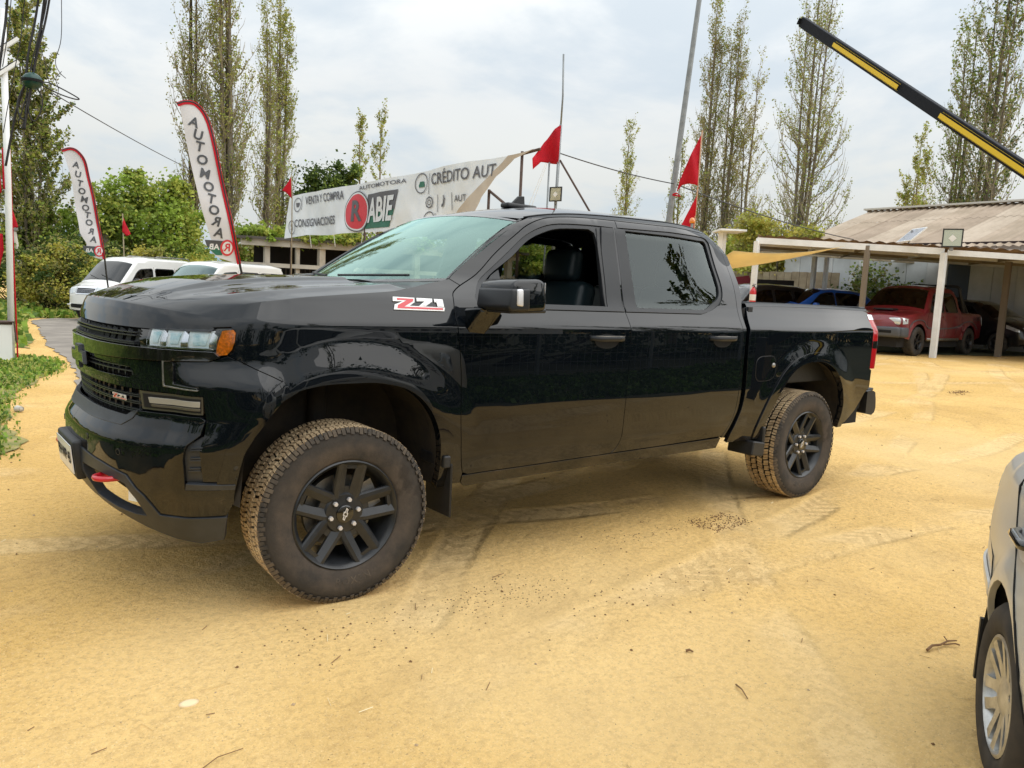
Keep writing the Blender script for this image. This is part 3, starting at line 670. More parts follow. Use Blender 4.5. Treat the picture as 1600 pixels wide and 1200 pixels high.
# fuel door
FU = crv([(3.009,1.0),(3.012,1.05),(3.05,1.078),(3.12,1.084),(3.20,1.082),(3.24,1.05),(3.25,.99),(3.235,.94),(3.19,.912),(3.12,.905),(3.05,.908),(3.015,.94)], 3, True)
FU2 = inset(dens(FU, .02), .006)
shell('fuel_door', body, [FU2], M_PAINT, truck, step=.025, depth=.006, off=.003)
shell('fuel_door_gap', body, [FU, FU2], M_VOID, truck, step=.02, depth=0, off=.0012)
fd = MB(); fd.lathe([(0, -.008), (.014, -.007), (.018, 0), (.018, .004)], 16, 'y', (3.215, -float(side_w(3.215, 1.0)) - .004, 1.015)); fd.build('fuel_door_pull', M_STEEL, truck, smooth=True)
# --- rear bumper
rbm = MB(); prof = [(.0, .0), (.045, .02), (.06, .06), (.05, .13), (.03, .19), (-.03, .21), (-.10, .20), (-.10, .02)]
V = []; F = []
ys = np.linspace(-1, 1, 31)
for y in ys:
    w = y * .965; bend = -.05 * abs(y) ** 5; lift = 0.0
    for (dx, dz) in prof: V.append((4.80 + dx + bend, w, .565 + dz))
m_ = len(prof)
for i in range(len(ys) - 1):
    for k in range(m_): F.append((i * m_ + k, i * m_ + (k + 1) % m_, (i + 1) * m_ + (k + 1) % m_, (i + 1) * m_ + k))
F += [tuple(range(m_)), tuple(range((len(ys) - 1) * m_, len(ys) * m_))]
rbm.add(V, F); rbp = rbm.build('rear_bumper', M_BLKPL, truck, angle=35)
for sg in (-1, 1):
    rbox('step_pad', (4.76, sg * .80, .775), (.12, .26, .02), .008, M_BLKPL, rbp)
    rbox('corner_step', (4.80, sg * .86, .60), (.16, .14, .04), .01, M_BLKPL, rbp)
# --- hood
LH = 1.3
xf_tab_s = np.linspace(0, 1, 400)
_us = np.linspace(UC, -.608, 1200); _pp = body_p(_us, np.full(1200, 1.236)); _wv = -_pp[:, 1]; _xv = _pp[:, 0]; WC = _wv[-1]
def hood_xf(s): return np.interp(np.abs(s) * WC, _wv, _xv)
def hood_xr(s): return .325 - .0 * s - .10 * (1 - np.abs(s) ** 3)
XC = float(_xv[-1])
_he = np.array(crv(HOODCUT, 8)); _hp = body_p(_he[:, 0], _he[:, 1]); HED = np.clip((_hp[:, 0] - XC) / (.325 - XC), 0, 1); HED = np.maximum.accumulate(HED); HEW = -_hp[:, 1]; HEZ = _hp[:, 2]
def hood_p(S, D):
    """S: lateral, -0.93..0.93 ; D: 0..1 along"""
    s = np.clip(S / .93, -1, 1); a = np.abs(s)
    xf = hood_xf(s); xr = hood_xr(s); Dm = D
    x = xf + Dm * (xr - xf)
    d = x - xf
    ze = np.interp(D, HED, HEZ)        # edge line
    zc = np.interp(d, [0, .006, .018, .032, .042, .09, .18, .35, .6, .9, 1.3], [1.236, 1.256, 1.290, 1.318, 1.324, 1.342, 1.372, 1.408, 1.436, 1.452, 1.462])
    m = a ** 3.2
    z = zc * (1 - m) + ze * m
    fwd = ssn(.02, .35, d)
    dome = ssn(.62 - .10 * D, .55 - .10 * D, a); z = z + .016 * dome * fwd - .010 * np.exp(-((a - .70 + .1 * D) / .055) ** 2) * fwd
    z = z + .008 * np.exp(-((a - .86) / .05) ** 2) * fwd
    y = s * np.interp(D, HED, HEW)
    return np.stack([x, y, z], -1)
_hd = None
def hood_f(S, D):
    h = .003; hd = .0012
    D0 = np.clip(D, hd, 1 - hd)
    ds = hood_p(np.clip(S + h, -.93, .93), D) - hood_p(np.clip(S - h, -.93, .93), D); dd = hood_p(S, D0 + hd) - hood_p(S, D0 - hd)
    n = np.cross(dd, ds); n /= np.linalg.norm(n, axis=1)[:, None] + 1e-12
    return hood_p(S, D), n
# dense rows near the nose: build directly as a grid
def grid_obj(name, f, us, vs, m, parent, flip=False, off=0.0):
    U_, V_ = np.meshgrid(us, vs); P, Nn = f(U_.ravel(), V_.ravel()); P = P + Nn * off; a, b = len(us), len(vs)
    F = [(j * a + i, j * a + i + 1, (j + 1) * a + i + 1, (j + 1) * a + i) for j in range(b - 1) for i in range(a - 1)]
    if flip: F = [q[::-1] for q in F]
    return P, Nn, F
hus = np.concatenate([np.linspace(-.93, -.86, 9)[:-1], np.linspace(-.86, .86, 97), np.linspace(.86, .93, 9)[1:]])
hvs = np.concatenate([np.linspace(0, .06, 30)[:-1], np.linspace(.06, 1, 50)])
P, Nn, F = grid_obj('hood', hood_f, hus, hvs, None, None)
# make sure the faces agree with the normals
P = np.array(P); q = F[len(F) // 2]; fn = np.cross(P[q[1]] - P[q[0]], P[q[2]] - P[q[1]])
if fn[2] < 0: F = [f[::-1] for f in F]
if Nn[len(Nn) // 2][2] < 0: Nn = -Nn
V = list(P); NN = list(Nn); na = len(hus); nb = len(hvs)
bd = [j * na for j in range(nb)][::-1] + list(range(na)) + [j * na + na - 1 for j in range(nb)]
b0 = len(V)
for i in bd: V.append(P[i] * 1.0); NN.append(Nn[i])
for i in bd: V.append(P[i] + np.array((0.0, -0.004 * np.sign(P[i][1]), -.022))); NN.append(Nn[i])
nbv = len(bd); FF = list(F) + [(b0 + i, b0 + i + 1, b0 + nbv + i + 1, b0 + nbv + i) for i in range(nbv - 1)]
hood = mesh('hood', V, FF, M_PAINT, truck, normals=NN)
# --- cowl and windscreen
def ws_p(S, T):
    a = np.abs(S)
    xb = .605 - .24 * (1 - a ** 2); zb = 1.478 - .030 * (1 - a ** 2)
    xt = 1.145 - .075 * (1 - a ** 2); zt = 1.828 + .055 * (1 - a ** 2.2)
    wb = .812; wt = .690
    x = xb + (xt - xb) * T; z = zb + (zt - zb) * T + .030 * T * (1 - T) * 4 * .6
    y = S * (wb + (wt - wb) * T)
    return np.stack([x, y, z], -1)
def mkf(pf, sgn=1):
    def f(U, V):
        h = .004; du = pf(U + h, V) - pf(U - h, V); dv = pf(U, V + h) - pf(U, V - h)
        n = np.cross(du, dv); n /= np.linalg.norm(n, axis=1)[:, None] + 1e-12
        return pf(U, V), n * sgn
    return f
def sheet(name, pf, us, vs, m, parent, up, off=0.0):
    U_, V_ = np.meshgrid(us, vs); f = mkf(pf); P, Nn = f(U_.ravel(), V_.ravel()); i = len(Nn) // 2
    if np.dot(Nn[i], up) < 0: Nn = -Nn
    P = P + Nn * off
    a, b = len(us), len(vs); F = [(j * a + i, j * a + i + 1, (j + 1) * a + i + 1, (j + 1) * a + i) for j in range(b - 1) for i in range(a - 1)]
    q = F[len(F) // 2]; fn = np.cross(P[q[1]] - P[q[0]], P[q[2]] - P[q[1]])
    if np.dot(fn, up) < 0: F = [x[::-1] for x in F]
    return mesh(name, P, F, m, parent, normals=Nn)
ws = sheet('windscreen', ws_p, np.linspace(-1, 1, 41), np.linspace(0, 1, 24), M_WS, truck, (-1, 0, 1), off=-.004)
# black band printed round the glass
for nm, us, vs in (('glass_border', np.linspace(-1, 1, 41), np.linspace(.965, 1.0, 3)), ('glass_border', np.linspace(-1, 1, 41), np.linspace(0, .03, 3))):
    sheet(nm, ws_p, us, vs, M_GLOSS, ws, (-1, 0, 1), off=-.0022)
def strip_p(S, T):   # painted strip between glass edge and the cab side
    sg = np.sign(S); a = ws_p(sg * .985, T) ; return a
for sg in (-1, 1):
    # join glass edge to cab pillar edge
    cp = crv([(.593,1.486),(.700,1.562),(.905,1.703),(1.045,1.788),(1.150,1.830)], 5); A = np.array(cp); B = body_p(A[:, 0], A[:, 1]); B[:, 1] *= -sg * -1 * -1 if sg > 0 else 1
    B[:, 1] = np.abs(B[:, 1]) * sg
    T_ = np.linspace(0, 1, len(A)); G = ws_p(np.full(len(A), sg * .97), T_)
    V = []; F = []
    for i in range(len(A)):
        o = (B[i] + G[i]) / 2 + np.array((-.004, sg * .004, .006))
        V += [tuple(B[i]), tuple(o), tuple(G[i])]
    for i in range(len(A) - 1):
        for k in range(2): F.append((i * 3 + k, i * 3 + k + 1, (i + 1) * 3 + k + 1, (i + 1) * 3 + k))
    b = MB(); b.add(V, F); b.build('pillar_edge', M_PAINT, truck, smooth=True)
def cowl_p(S, T):
    a = np.abs(S); top = ws_p(S, np.zeros_like(S)); s2 = S
    fx = hood_xr(s2) - .01; fy = s2 * .905; fz = np.interp(a, [0, .6, .85, 1], [1.442, 1.435, 1.42, 1.408])
    F0 = np.stack([fx, fy, fz], -1); T = np.asarray(T)[:, None]; 
    return F0 * (1 - T) + top * T
sheet('cowl', cowl_p, np.linspace(-1, 1, 31), np.linspace(0, 1, 4), M_TRIM, truck, (0, 0, 1), off=-.004)
# wiper arms
for y0, y1 in ((-.62, -.02), (.05, .60)):
    w = MB(); pts = [ws_p(np.array([y0 / .81]), np.array([.02]))[0] + np.array((-.03, 0, .02)), ws_p(np.array([(y0 * .5 + y1 * .5) / .8]), np.array([.03]))[0] + np.array((-.012, 0, .02)), ws_p(np.array([y1 / .8]), np.array([.045]))[0] + np.array((-.008, 0, .012))]
    w.tube([tuple(q) for q in pts], .007, 6); w.build('wiper', M_BLKPL, truck)
# --- roof
def roof_p(S, T):
    a = np.abs(S); xf = 1.145 - .075 * (1 - a ** 2); xr = 2.90 - .03 * (1 - a ** 2); x = xf + (xr - xf) * T
    w = .700 - .05 * ssn(2.4, 3.05, x) - .0 * x; 
    wz = 1.925 - drop(x)
    y = S * side_w(np.clip(x, 1.12, 2.9), 1.925 - drop(np.clip(x, 1.12, 2.9)))
    crown = .079 * (1 - a ** 2.2)
    z = wz + crown * (1 - .35 * ssn(1.8, 1.1, x)) - .03 * ssn(2.6, 2.95, x) * (1 - a ** 2)
    z = z - .004 * np.exp(-((a - .42) / .03) ** 2) * ssn(1.3, 1.5, x)
    return np.stack([x, y, z], -1)
roof = sheet('roof', roof_p, np.linspace(-1, 1, 61), np.linspace(0, 1, 60), M_PAINT, truck, (0, 0, 1))
for sg in (-1, 1):   # drip channel seam
    xs = np.linspace(.02, .97, 40); P = roof_p(np.full(40, sg * .985), xs); b = MB(); b.tube([tuple(q + np.array((0, 0, .001))) for q in P], .0045, 6); b.build('roof_seam', M_BLKPL, roof, smooth=True)
# rear of the cab
def back_p(S, T):
    top = roof_p(S, np.ones_like(S)); lo = np.stack([2.885 + .012 * (1 - S * S), S * .935, 1.34 + 0 * S], -1); T1 = np.asarray(T)[:, None]
    P = lo * (1 - T1) + top * T1; P[:, 0] += .035 * T * (1 - T) * 4 * .8 + .0 * T; return P
bk = sheet('cab_back', back_p, np.linspace(-1, 1, 31), np.linspace(0, 1, 14), M_PAINT, truck, (1, 0, 0))
rw = MB(); rw.box((2.955, 0, 1.63), (.012, 1.24, .34)); rw.build('rear_window', M_TINT, bk)
cb = MB(); cb.box((2.92, 0, 1.10), (.04, 1.84, .60)); cb.build('cab_back_wall', M_VOID, truck)
# aerial fin
fin = MB()
V = []; F = []
for i, (t_, h, w) in enumerate([(0, .0, .004), (.08, .016, .022), (.3, .040, .028), (.55, .052, .028), (.8, .046, .026), (1, .0, .018)]): pass
base = rbox('aerial_base', (1.675, -.0, 1.992), (.25, .085, .034), .013, M_BLKPL, truck, 3)
f2 = MB(); f2.prism([(1.575, 1.985), (1.61, 2.008), (1.665, 2.060), (1.712, 2.064), (1.720, 1.995)], -.010, .010, lambda a, b, d: (a, d, b)); fo = f2.build('aerial_fin', M_BLKPL, base)
bpy.context.view_layer.update()
bev = fo.modifiers.new('bevel', 'BEVEL'); bev.width = .004; bev.segments = 2
# --- front fascia
def both_shell(name, loops, m, parent, **k): return shell(name, body, loops, m, parent, both=True, **k)
c0 = UC
HL_SLOT = [(-.973,1.218),(-.90,1.221),(-.608,1.232),(-.53,1.236),(-.508,1.215),(-.503,1.166),(-.520,1.128),(-.560,1.118),(-.580,1.138),(-.75,1.140),(-.955,1.136)]
G_TOP = [(c0,1.213),(-1.3,1.214),(-.985,1.218),(-.968,1.140),(-1.3,1.140),(c0,1.140)]
G_MID = [(c0,1.066),(-1.3,1.058),(-.97,1.050),(-.955,1.020),(-1.0,1.006),(-1.3,1.008),(c0,1.010)]
G_LOW = [(c0,.955),(-1.2,.955),(-.955,.950),(-.955,.882),(-1.02,.842),(-1.3,.846),(c0,.852)]
FOG = [(-.948,.952),(-.648,.953),(-.654,.880),(-.948,.874)]
# upper bar with the lamp shelf
both_shell('grille_bar', [[(c0,1.139),(-.97,1.137),(-.58,1.136),(-.558,1.115),(-.60,1.098),(-.80,1.090),(-.965,1.086),(-1.3,1.078),(c0,1.076)]], M_GLOSS, truck, step=.03, depth=.03, off=.012)
both_shell('upper_bumper', [[(c0,1.072),(-1.3,1.074),(-.965,1.082),(-.80,1.086),(-.60,1.096),(-.556,1.112)] + CUT + [(-.262,.975),(-.33,.935),(-.40,.87),(-.44,.80),(-.468,.70),(-.480,.60),(-.58,.60),(-.605,.602),(-.622,.70),(-.632,.795),(-.640,.87),(-.644,.956),(-.951,.957),(c0,.960)],
           [(-1.46,1.062),(-1.3,1.058),(-1.0,1.048),(-.965,1.022),(-1.0,1.004),(-1.3,1.004),(-1.46,1.010)]], M_PAINT, truck, step=.026, depth=.02, gap=.0015)
for _mi in (False, True): shell('lamp_surround', body, [[(-.80,1.088),(-.75,1.084),(-.752,.998),(-.665,.990),(-.66,.980),(-.785,.984)]], M_GLOSS, truck, step=.02, depth=.02, off=.008, mirror=_mi)
for _mi in (False, True): shell('lamp_strip', body, [[(-.795,1.088),(-.575,1.108),(-.575,1.112),(-.798,1.092)]], M_STEEL, truck, step=.02, depth=.01, off=.0115, mirror=_mi); shell('lamp_strip', body, [[(-.800,1.090),(-.795,1.090),(-.791,.990),(-.66,.983),(-.66,.980),(-.797,.985)]], M_STEEL, truck, step=.02, depth=.01, off=.011, mirror=_mi)
both_shell('grille_cavity', [[(c0,1.225),(-.55,1.232),(-.50,1.2),(-.50,1.12),(-.6,1.09),(-.90,1.07),(-.94,.98),(-.60,.96),(-.60,.86),(-1.0,.82),(c0,.82)]], M_VOID, truck, step=.06, depth=0, off=-.055)
# grille slats, as real bars following the nose
def nose_bar(name, z, u0, u1, t, m, parent, off, dz=0.0, dep=.03, both=True):
    us = np.linspace(u0, u1, 26); A = body_p(us, np.full(26, z)); _, Nn = body(us, np.full(26, z)); Nn[:, 2] = 0; Nn /= np.linalg.norm(Nn, axis=1)[:, None]
    for sg in ((-1, 1) if both else (-1,)):
        V = []; F = []
        for i in range(26):
            p0 = A[i] + Nn[i] * off; p1 = A[i] + Nn[i] * (off - dep)
            for q, zz in ((p0, -t / 2), (p0, t / 2), (p1, t / 2 + .002), (p1, -t / 2 + .002)): V.append((q[0], abs(q[1]) * sg if abs(q[1]) > 1e-6 else 0.0, q[2] + zz + dz * i / 25))
        for i in range(25):
            for k in range(4): F.append((i * 4 + k, i * 4 + (k + 1) % 4, (i + 1) * 4 + (k + 1) % 4, (i + 1) * 4 + k))
        F += [(0, 1, 2, 3), (100, 101, 102, 103)]
        b = MB(); b.add(V, F); b.build(name, m, parent)
gr = empty('grille', parent=truck); M_SLAT = mat('grille_slat', (.040, .042, .046), rough=.32)
for z in (1.192, 1.180, 1.152, 1.145): nose_bar('slat', z, c0 + .001, -.975, .0045, M_SLAT, gr, -.006)
for z in (1.048, 1.030): nose_bar('slat', z, c0 + .10, -.965, .0045, M_SLAT, gr, -.004)
for z in (.930, .922, .900, .892, .866, .858): nose_bar('slat', z, c0 + .001, -.962, .0038, M_SLAT, gr, -.010)
for row, (z0, z1, off) in enumerate(((1.142, 1.210, -.02), (1.01, 1.055, -.02), (.85, .952, -.02))):
    rb_ = MB()
    for k in range(9):
        u = c0 + .03 + k * (c0 * -1 - .97 - .04) / 8 if row != 1 else c0 + .10 + k * .056
        u = min(u, -.98)
        A = body_p(np.array([u, u]), np.array([z0, z1])); _, Nn = body(np.array([u, u]), np.array([z0, z1]))
        for sg in (-1, 1):
            a = Vector(A[0] + Nn[0] * off); b_ = Vector(A[1] + Nn[1] * off); a.y = abs(a.y) * sg; b_.y = abs(b_.y) * sg; a.x += .006; b_.x += .006
            sh = Vector((.0, .014 * sg, 0)); rb_.beam(a - sh * .7, b_ + sh * .7, .008, .024)
    rb_.build('grille_mesh', M_SLAT, gr)['kind'] = 'stuff'
# bow-tie emblem on the nose, seen from the side
bt = MB(); pl = bowtie_poly(.30, .105); bt.prism([(a, b) for a, b in pl], -.895, -.908, lambda a, b, d: (d, a, 1.047 + b)); em = bt.build('emblem', M_SKID, truck)
bt = MB(); bt.prism([(a, b) for a, b in inset(pl, .008)], -.89, -.911, lambda a, b, d: (d, a, 1.047 + b)); bt.build('emblem_face', M_GLOSS, em)
def badge(parent, place, S, name='badge'):
    """the Z71 badge; place(a, b, d) maps badge coordinates (metres) to 3D"""
    def pr(polys, m, d0, d1, nm):
        b = MB()
        for poly in polys:
            b.prism([(x * S, y * S) for x, y in poly], d0 * S, d1 * S, place)
        return b.build(nm, m, root)
    root = bpy.data.objects.new(name, None); COL.objects.link(root); root.parent = parent
    Zo = [(.20, 1.0), (2.22, .97), (2.10, .62), (1.55, .33), (4.98, .26), (4.83, -.04), (0, 0), (.17, .40), (.98, .66), (.07, .66)]
    Zr = [(.52, .90), (2.08, .87), (1.98, .70), (1.02, .24), (4.78, .20), (4.72, .06), (.34, .10), (.46, .36), (1.42, .76), (.50, .76)]
    S7 = [(2.42, .97), (3.93, .95), (3.86, .72), (3.10, .33), (2.45, .33), (3.10, .72), (2.34, .70)]
    S1 = [(4.12, .94), (4.98, .93), (4.92, .30), (4.28, .31), (4.26, .68), (4.06, .68)]
    pr([Zo, S7, S1], M_WHITE, 0, .05, 'badge_edge'); pr([Zr], M_RED, 0, .075, 'letter_z')
    S7i = [(2.52, .90), (3.78, .88), (3.72, .74), (3.05, .40), (2.80, .40), (3.36, .78), (2.5, .78)]; S1i = [(4.22, .86), (4.86, .85), (4.82, .38), (4.40, .39), (4.38, .78), (4.2, .76)]
    pr([S7i, S1i], M_SILVERPLATE, 0, .075, 'number'); return root
for mi in (0, 1):
    sg = 1 if mi else -1
    def place(a, b, d, sg=sg):
        u = .212 + a if sg < 0 else .212 + .28 - a
        A, Nn = body(np.array([u]), np.array([1.328 + b])); q = A[0] + Nn[0] * (.002 + d); return (q[0], abs(q[1]) * sg, q[2])
    badge(truck, place, .0565)
def place2(a, b, d):
    A, Nn = body(np.array([-1.162 + a]), np.array([.9 + b])); q = A[0] + Nn[0] * (.0 + d); return tuple(q)
badge(gr, place2, .024)
# --- head lamps
for mi in (0, 1):
    k = dict(mirror=bool(mi))
    hl = shell('headlight', body, [HL_SLOT], M_GLOSS, truck, step=.03, depth=.01, off=-.022, **k)
    shell('lamp_blade', body, [[(-.892,1.146),(-.60,1.149),(-.585,1.143),(-.892,1.139)]], M_CHROME, hl, step=.02, depth=.01, off=-.006, **k)
    for i, (a, b) in enumerate(((-.885, -.812), (-.796, -.712), (-.694, -.592))):
        shell('lamp_cell', body, [[(a - .006, 1.2165), (b, 1.221), (b - .010, 1.147), (a - .002, 1.1445)]], M_LAMPW, hl, step=.02, depth=.02, off=-.014, **k)
        shell('lamp_step', body, [[(b - .006, 1.217), (b + .016, 1.200), (b + .018, 1.146), (b - .014, 1.146), (b - .014, 1.17)]], M_CHROME, hl, step=.02, depth=.02, off=-.008, **k)
        shell('lamp_core', body, [[(a + .012, 1.205), (b - .020, 1.208), (b - .028, 1.160), (a + .022, 1.157)]], M_LCORE, hl, step=.02, depth=.012, off=-.009, **k)
    shell('indicator', body, [[(-.562, 1.2225), (-.518, 1.2285), (-.508, 1.218), (-.507, 1.178), (-.516, 1.148), (-.534, 1.127), (-.578, 1.1195), (-.572, 1.16)]], M_AMBER, hl, step=.015, depth=.02, off=-.006, **k)
    shell('lamp_lens', body, [[(-.895, 1.217), (-.60, 1.228), (-.53, 1.231), (-.510, 1.212), (-.505, 1.166), (-.520, 1.132), (-.560, 1.122), (-.580, 1.141), (-.893, 1.141)]], M_LENS, hl, step=.03, depth=0, off=-.003, **k)
    fg = shell('fog_lamp', body, [FOG], M_FOG, truck, step=.03, depth=.03, off=-.006, **k)
    shell('lamp_recess', body, [[(-.930, .942), (-.655, .945), (-.660, .888), (-.930, .884)]], M_VOID, fg, step=.03, depth=.0, off=-.003, **k)
    shell('lamp_bar', body, [[(-.895, .930), (-.660, .934), (-.662, .912), (-.890, .906)]], M_FOGB, fg, step=.02, depth=.01, off=.0, **k); shell('lamp_bar', body, [[(-.885, .901), (-.662, .906), (-.662, .896), (-.880, .892)]], M_FOG, fg, step=.02, depth=.01, off=.0, **k)
    # bumper end vent with ribs
    vt = shell('bumper_vent', body, [[(-.682,.757),(-.636,.797),(-.620,.70),(-.603,.600),(-.672,.598),(-.688,.70)]], M_SKID, truck, step=.02, depth=.01, off=-.008, **k)
    for z in (.745, .735, .70, .69, .655, .645):
        shell('vent_rib', body, [[(-.662, z), (-.618, z + .004), (-.618, z + .009), (-.662, z + .005)]], M_SKID, vt, step=.02, depth=.01, off=.0, **k)
    shell('bumper_ledge', body, [[(-.664,.597),(-.482,.598),(-.482,.578),(-.664,.570)]], M_SKID, truck, step=.02, depth=.02, off=.014, **k)
# --- bumper
SK_UP = [(c0,.672),(-1.321,.655),(-1.11,.630),(-.939,.601),(-.857,.526),(-.809,.440),(-.674,.438),(-.515,.450)]
both_shell('front_bumper', [[(c0,.846),(-1.3,.840),(-1.02,.836),(-.950,.868),(-.66,.874),(-.638,.862),(-.642,.800),(-.678,.757),(-.684,.70),(-.670,.600),(-.666,.568),(-.485,.575),(-.490,.50),(-.515,.452)] + SK_UP[::-1][1:]], M_PAINT, truck, step=.024, depth=.02, gap=.0015, off=.010)
hole = [(-1.33,.590),(-1.142,.583),(-1.003,.571),(-.948,.560),(-.915,.50),(-.890,.42),(-.96,.416),(-1.10,.425),(-1.29,.45)]
sk = both_shell('skid_bumper', [[(c0,.668),(-1.321,.651),(-1.11,.626),(-.943,.597),(-.861,.522),(-.813,.434),(-.674,.434),(-.515,.446),(-.545,.335),(-.66,.309),(-.78,.32),(-.93,.35),(-1.1,.39),(-1.3,.43),(c0,.45)], hole], M_SKID, truck, step=.026, depth=.04, off=.016)
both_shell('bumper_trim', [[(c0,.846),(-1.3,.842),(-1.02,.838),(-.985,.862),(-.955,.868),(-.975,.83),(-1.03,.795),(-1.3,.792),(c0,.795)]], M_SKID, truck, step=.03, depth=.02, off=.0135)
both_shell('bumper_cavity', [[(c0,.60),(-.92,.60),(-.86,.40),(-1.2,.40),(c0,.43)]], M_VOID, truck, step=.06, depth=0, off=-.09)
for sg in (-1, 1):
    # red recovery hook
    h = MB(); A = body_p(np.array([-1.03, -1.13]), np.array([.56, .56])); c = Vector((A[:, 0].mean() - .0, sg * abs(A[:, 1]).mean(), .565))
    pts = [c + Vector((.06, .045, 0)), c + Vector((-.015, .048, 0)), c + Vector((-.05, .028, 0)), c + Vector((-.058, 0, 0)), c + Vector((-.05, -.028, 0)), c + Vector((-.015, -.048, 0)), c + Vector((.06, -.045, 0))]
    h.tube(crv(pts, 4), .0125, 8); h.build('tow_hook', M_RED, truck, smooth=True)
    b = MB(); A = body_p(np.array([-.985]), np.array([.50]))[0]; b.box((A[0] + .045, sg * abs(A[1]), .505), (.03, .09, .085), Matrix.Rotation(.5 * -sg, 3, 'Z')); b.build('lower_fog_lamp', M_LAMPW, truck)
for u, z in ((-1.272, .715), (-.995, .690)):
    for sg in (-1, 1):
        A, Nn = body(np.array([u]), np.array([z])); c = Vector(A[0] + Nn[0] * .011); n_ = Vector(Nn[0]); c.y = abs(c.y) * sg; n_.y = abs(n_.y) * sg
        q = n_.to_track_quat('Z', 'Y').to_matrix(); b = MB(); b.lathe([(0, .001), (.010, .001), (.0105, .0)], 16); b.V = [c + q @ Vector(v) for v in b.V]; b.build('parking_sensor', M_PAINT, truck)
        b = MB(); b.lathe([(.0105, .001), (.0145, .001), (.0145, -.002)], 20); b.V = [c + q @ Vector(v) for v in b.V]; b.build('sensor_ring', M_BLKPL, truck)
# plate and holder
ph = rbox('plate_holder', (-.935, .0, .59), (.05, .40, .18), .012, M_BLKPL, truck, 2, Matrix.Rotation(math.radians(-6), 3, 'Y'))
b = MB(); b.box((-.966, 0, .59), (.004, .36, .13), Matrix.Rotation(math.radians(-6), 3, 'Y')); npl = b.build('number_plate', M_WHITE, ph)
V, F = text_geo('PH·WP 43', .075, bold=.001, extrude=.0004); b = MB(); b.add([(-.970 + z - .1 * y, -x, .59 + y) for x, y, z in V], F); b.build('plate_text', M_VOID, npl, fix=False)
# --- mirrors
for sg in (-1, 1):
    mr = bpy.data.objects.new('door_mirror', None); COL.objects.link(mr); mr.parent = truck
    def lx(pts, y0, y1, m, nm, r=.012, n=3):
        bm = bmesh.new(); lo = [bm.verts.new((x, y0 * sg, z)) for x, z in pts]; hi = [bm.verts.new((x, y1 * sg, z)) for x, z in pts]; k = len(pts)
        bm.faces.new(lo); bm.faces.new(hi[::-1])
        for i in range(k): bm.faces.new((lo[i], lo[(i + 1) % k], hi[(i + 1) % k], hi[i]))
        bmesh.ops.recalc_face_normals(bm, faces=bm.faces)
        bmesh.ops.bevel(bm, geom=list(bm.edges), offset=r, segments=n, profile=.5, affect='EDGES')
        o = bm_obj(nm, bm, m, mr, smooth=True); o.data.set_sharp_from_angle(angle=math.radians(60)); return o
    lx([(.625, 1.372), (.635, 1.470), (.67, 1.492), (.80, 1.500), (.835, 1.488), (.85, 1.40), (.845, 1.352), (.70, 1.342), (.62, 1.345)], 1.03, 1.285, M_PAINT, 'mirror_shell', .018)
    lx([(.610, 1.365), (.622, 1.448), (.735, 1.455), (.738, 1.352), (.63, 1.345)], 1.04, 1.298, M_TRIM, 'mirror_cover', .012)
    lx([(.64, 1.335), (.86, 1.342), (.86, 1.362), (.64, 1.356)], .98, 1.27, M_BLKPL, 'mirror_base', .006, 2)
    lx([(.655, 1.372), (.652, 1.448), (.690, 1.450), (.694, 1.368)], 1.27, 1.3045, M_SILVERPLATE, 'mirror_lamp', .009)
    gl_ = MB(); gl_.box((.853, 1.16 * sg, 1.43), (.006, .20, .11)); gl_.build('mirror_glass', M_CHROME, mr)
    # arm to the door
    b = MB(); b.add([(x, y * sg, z) for x, y, z in ((.575, .985, 1.345), (.76, .985, 1.345), (.70, 1.10, 1.352), (.60, 1.10, 1.352), (.60, .99, 1.225), (.71, .99, 1.215), (.72, 1.09, 1.335), (.62, 1.09, 1.335))], [(0, 1, 2, 3), (4, 7, 6, 5), (0, 4, 5, 1), (1, 5, 6, 2), (2, 6, 7, 3), (3, 7, 4, 0)])
    o = b.build('mirror_arm', M_PAINT, mr); o.modifiers.new('bevel', 'BEVEL').width = .012
# --- wheels
wh = make_truck_wheel(); wh.parent = truck; wh.location = (0, -.858, .402); wh.rotation_euler = (0, 0, -.055)
w2 = copy_tree(wh, truck); w2.location = (RW, -.858, .402); w2.rotation_euler = (0, math.radians(14), 0)
w3 = copy_tree(wh, truck); w3.location = (0, .858, .402); w3.rotation_euler = (0, 0, PI - .055)
w4 = copy_tree(wh, truck); w4.location = (RW, .858, .402); w4.rotation_euler = (0, 0, PI)
# wheel wells, mud flaps
for cx in (0, RW):
    for sg in (-1, 1):
        ar = ARCH_F if cx == 0 else ARCH_R
        V = []; F = []; n = len(ar)
        for d in (0.93, .88, .55):
            for (x, z) in ar:
                if d < .93: x = cx + (x - cx) * 1.03 ; z = z + .03 * (z > .6)
                V.append((x, sg * (d + (.035 if d > .9 else 0)), z))
        for j in range(2):
            for i in range(n - 1): F.append((j * n + i, j * n + i + 1, (j + 1) * n + i + 1, (j + 1) * n + i))
        V2 = V[2 * n:3 * n]; F.append(tuple(range(2 * n, 3 * n)))
        mesh('wheel_well', V, F, M_LINER, truck)
    for sg in (-1, 1):
        if cx == 0:
            b = MB(); b.box((.530, sg * .90, .455), (.012, .23, .27)); b.box((.505, sg * .90, .60), (.04, .22, .06)); o = b.build('mud_flap', M_BLKPL, truck)
        else:
            b = MB(); b.box((3.115, sg * .90, .43), (.14, .21, .10), Matrix.Rotation(.15, 3, 'Y')); b.box((3.18, sg * .90, .48), (.03, .2, .2)); o = b.build('mud_flap', M_BLKPL, truck)
        o.modifiers.new('bevel', 'BEVEL').width = .008
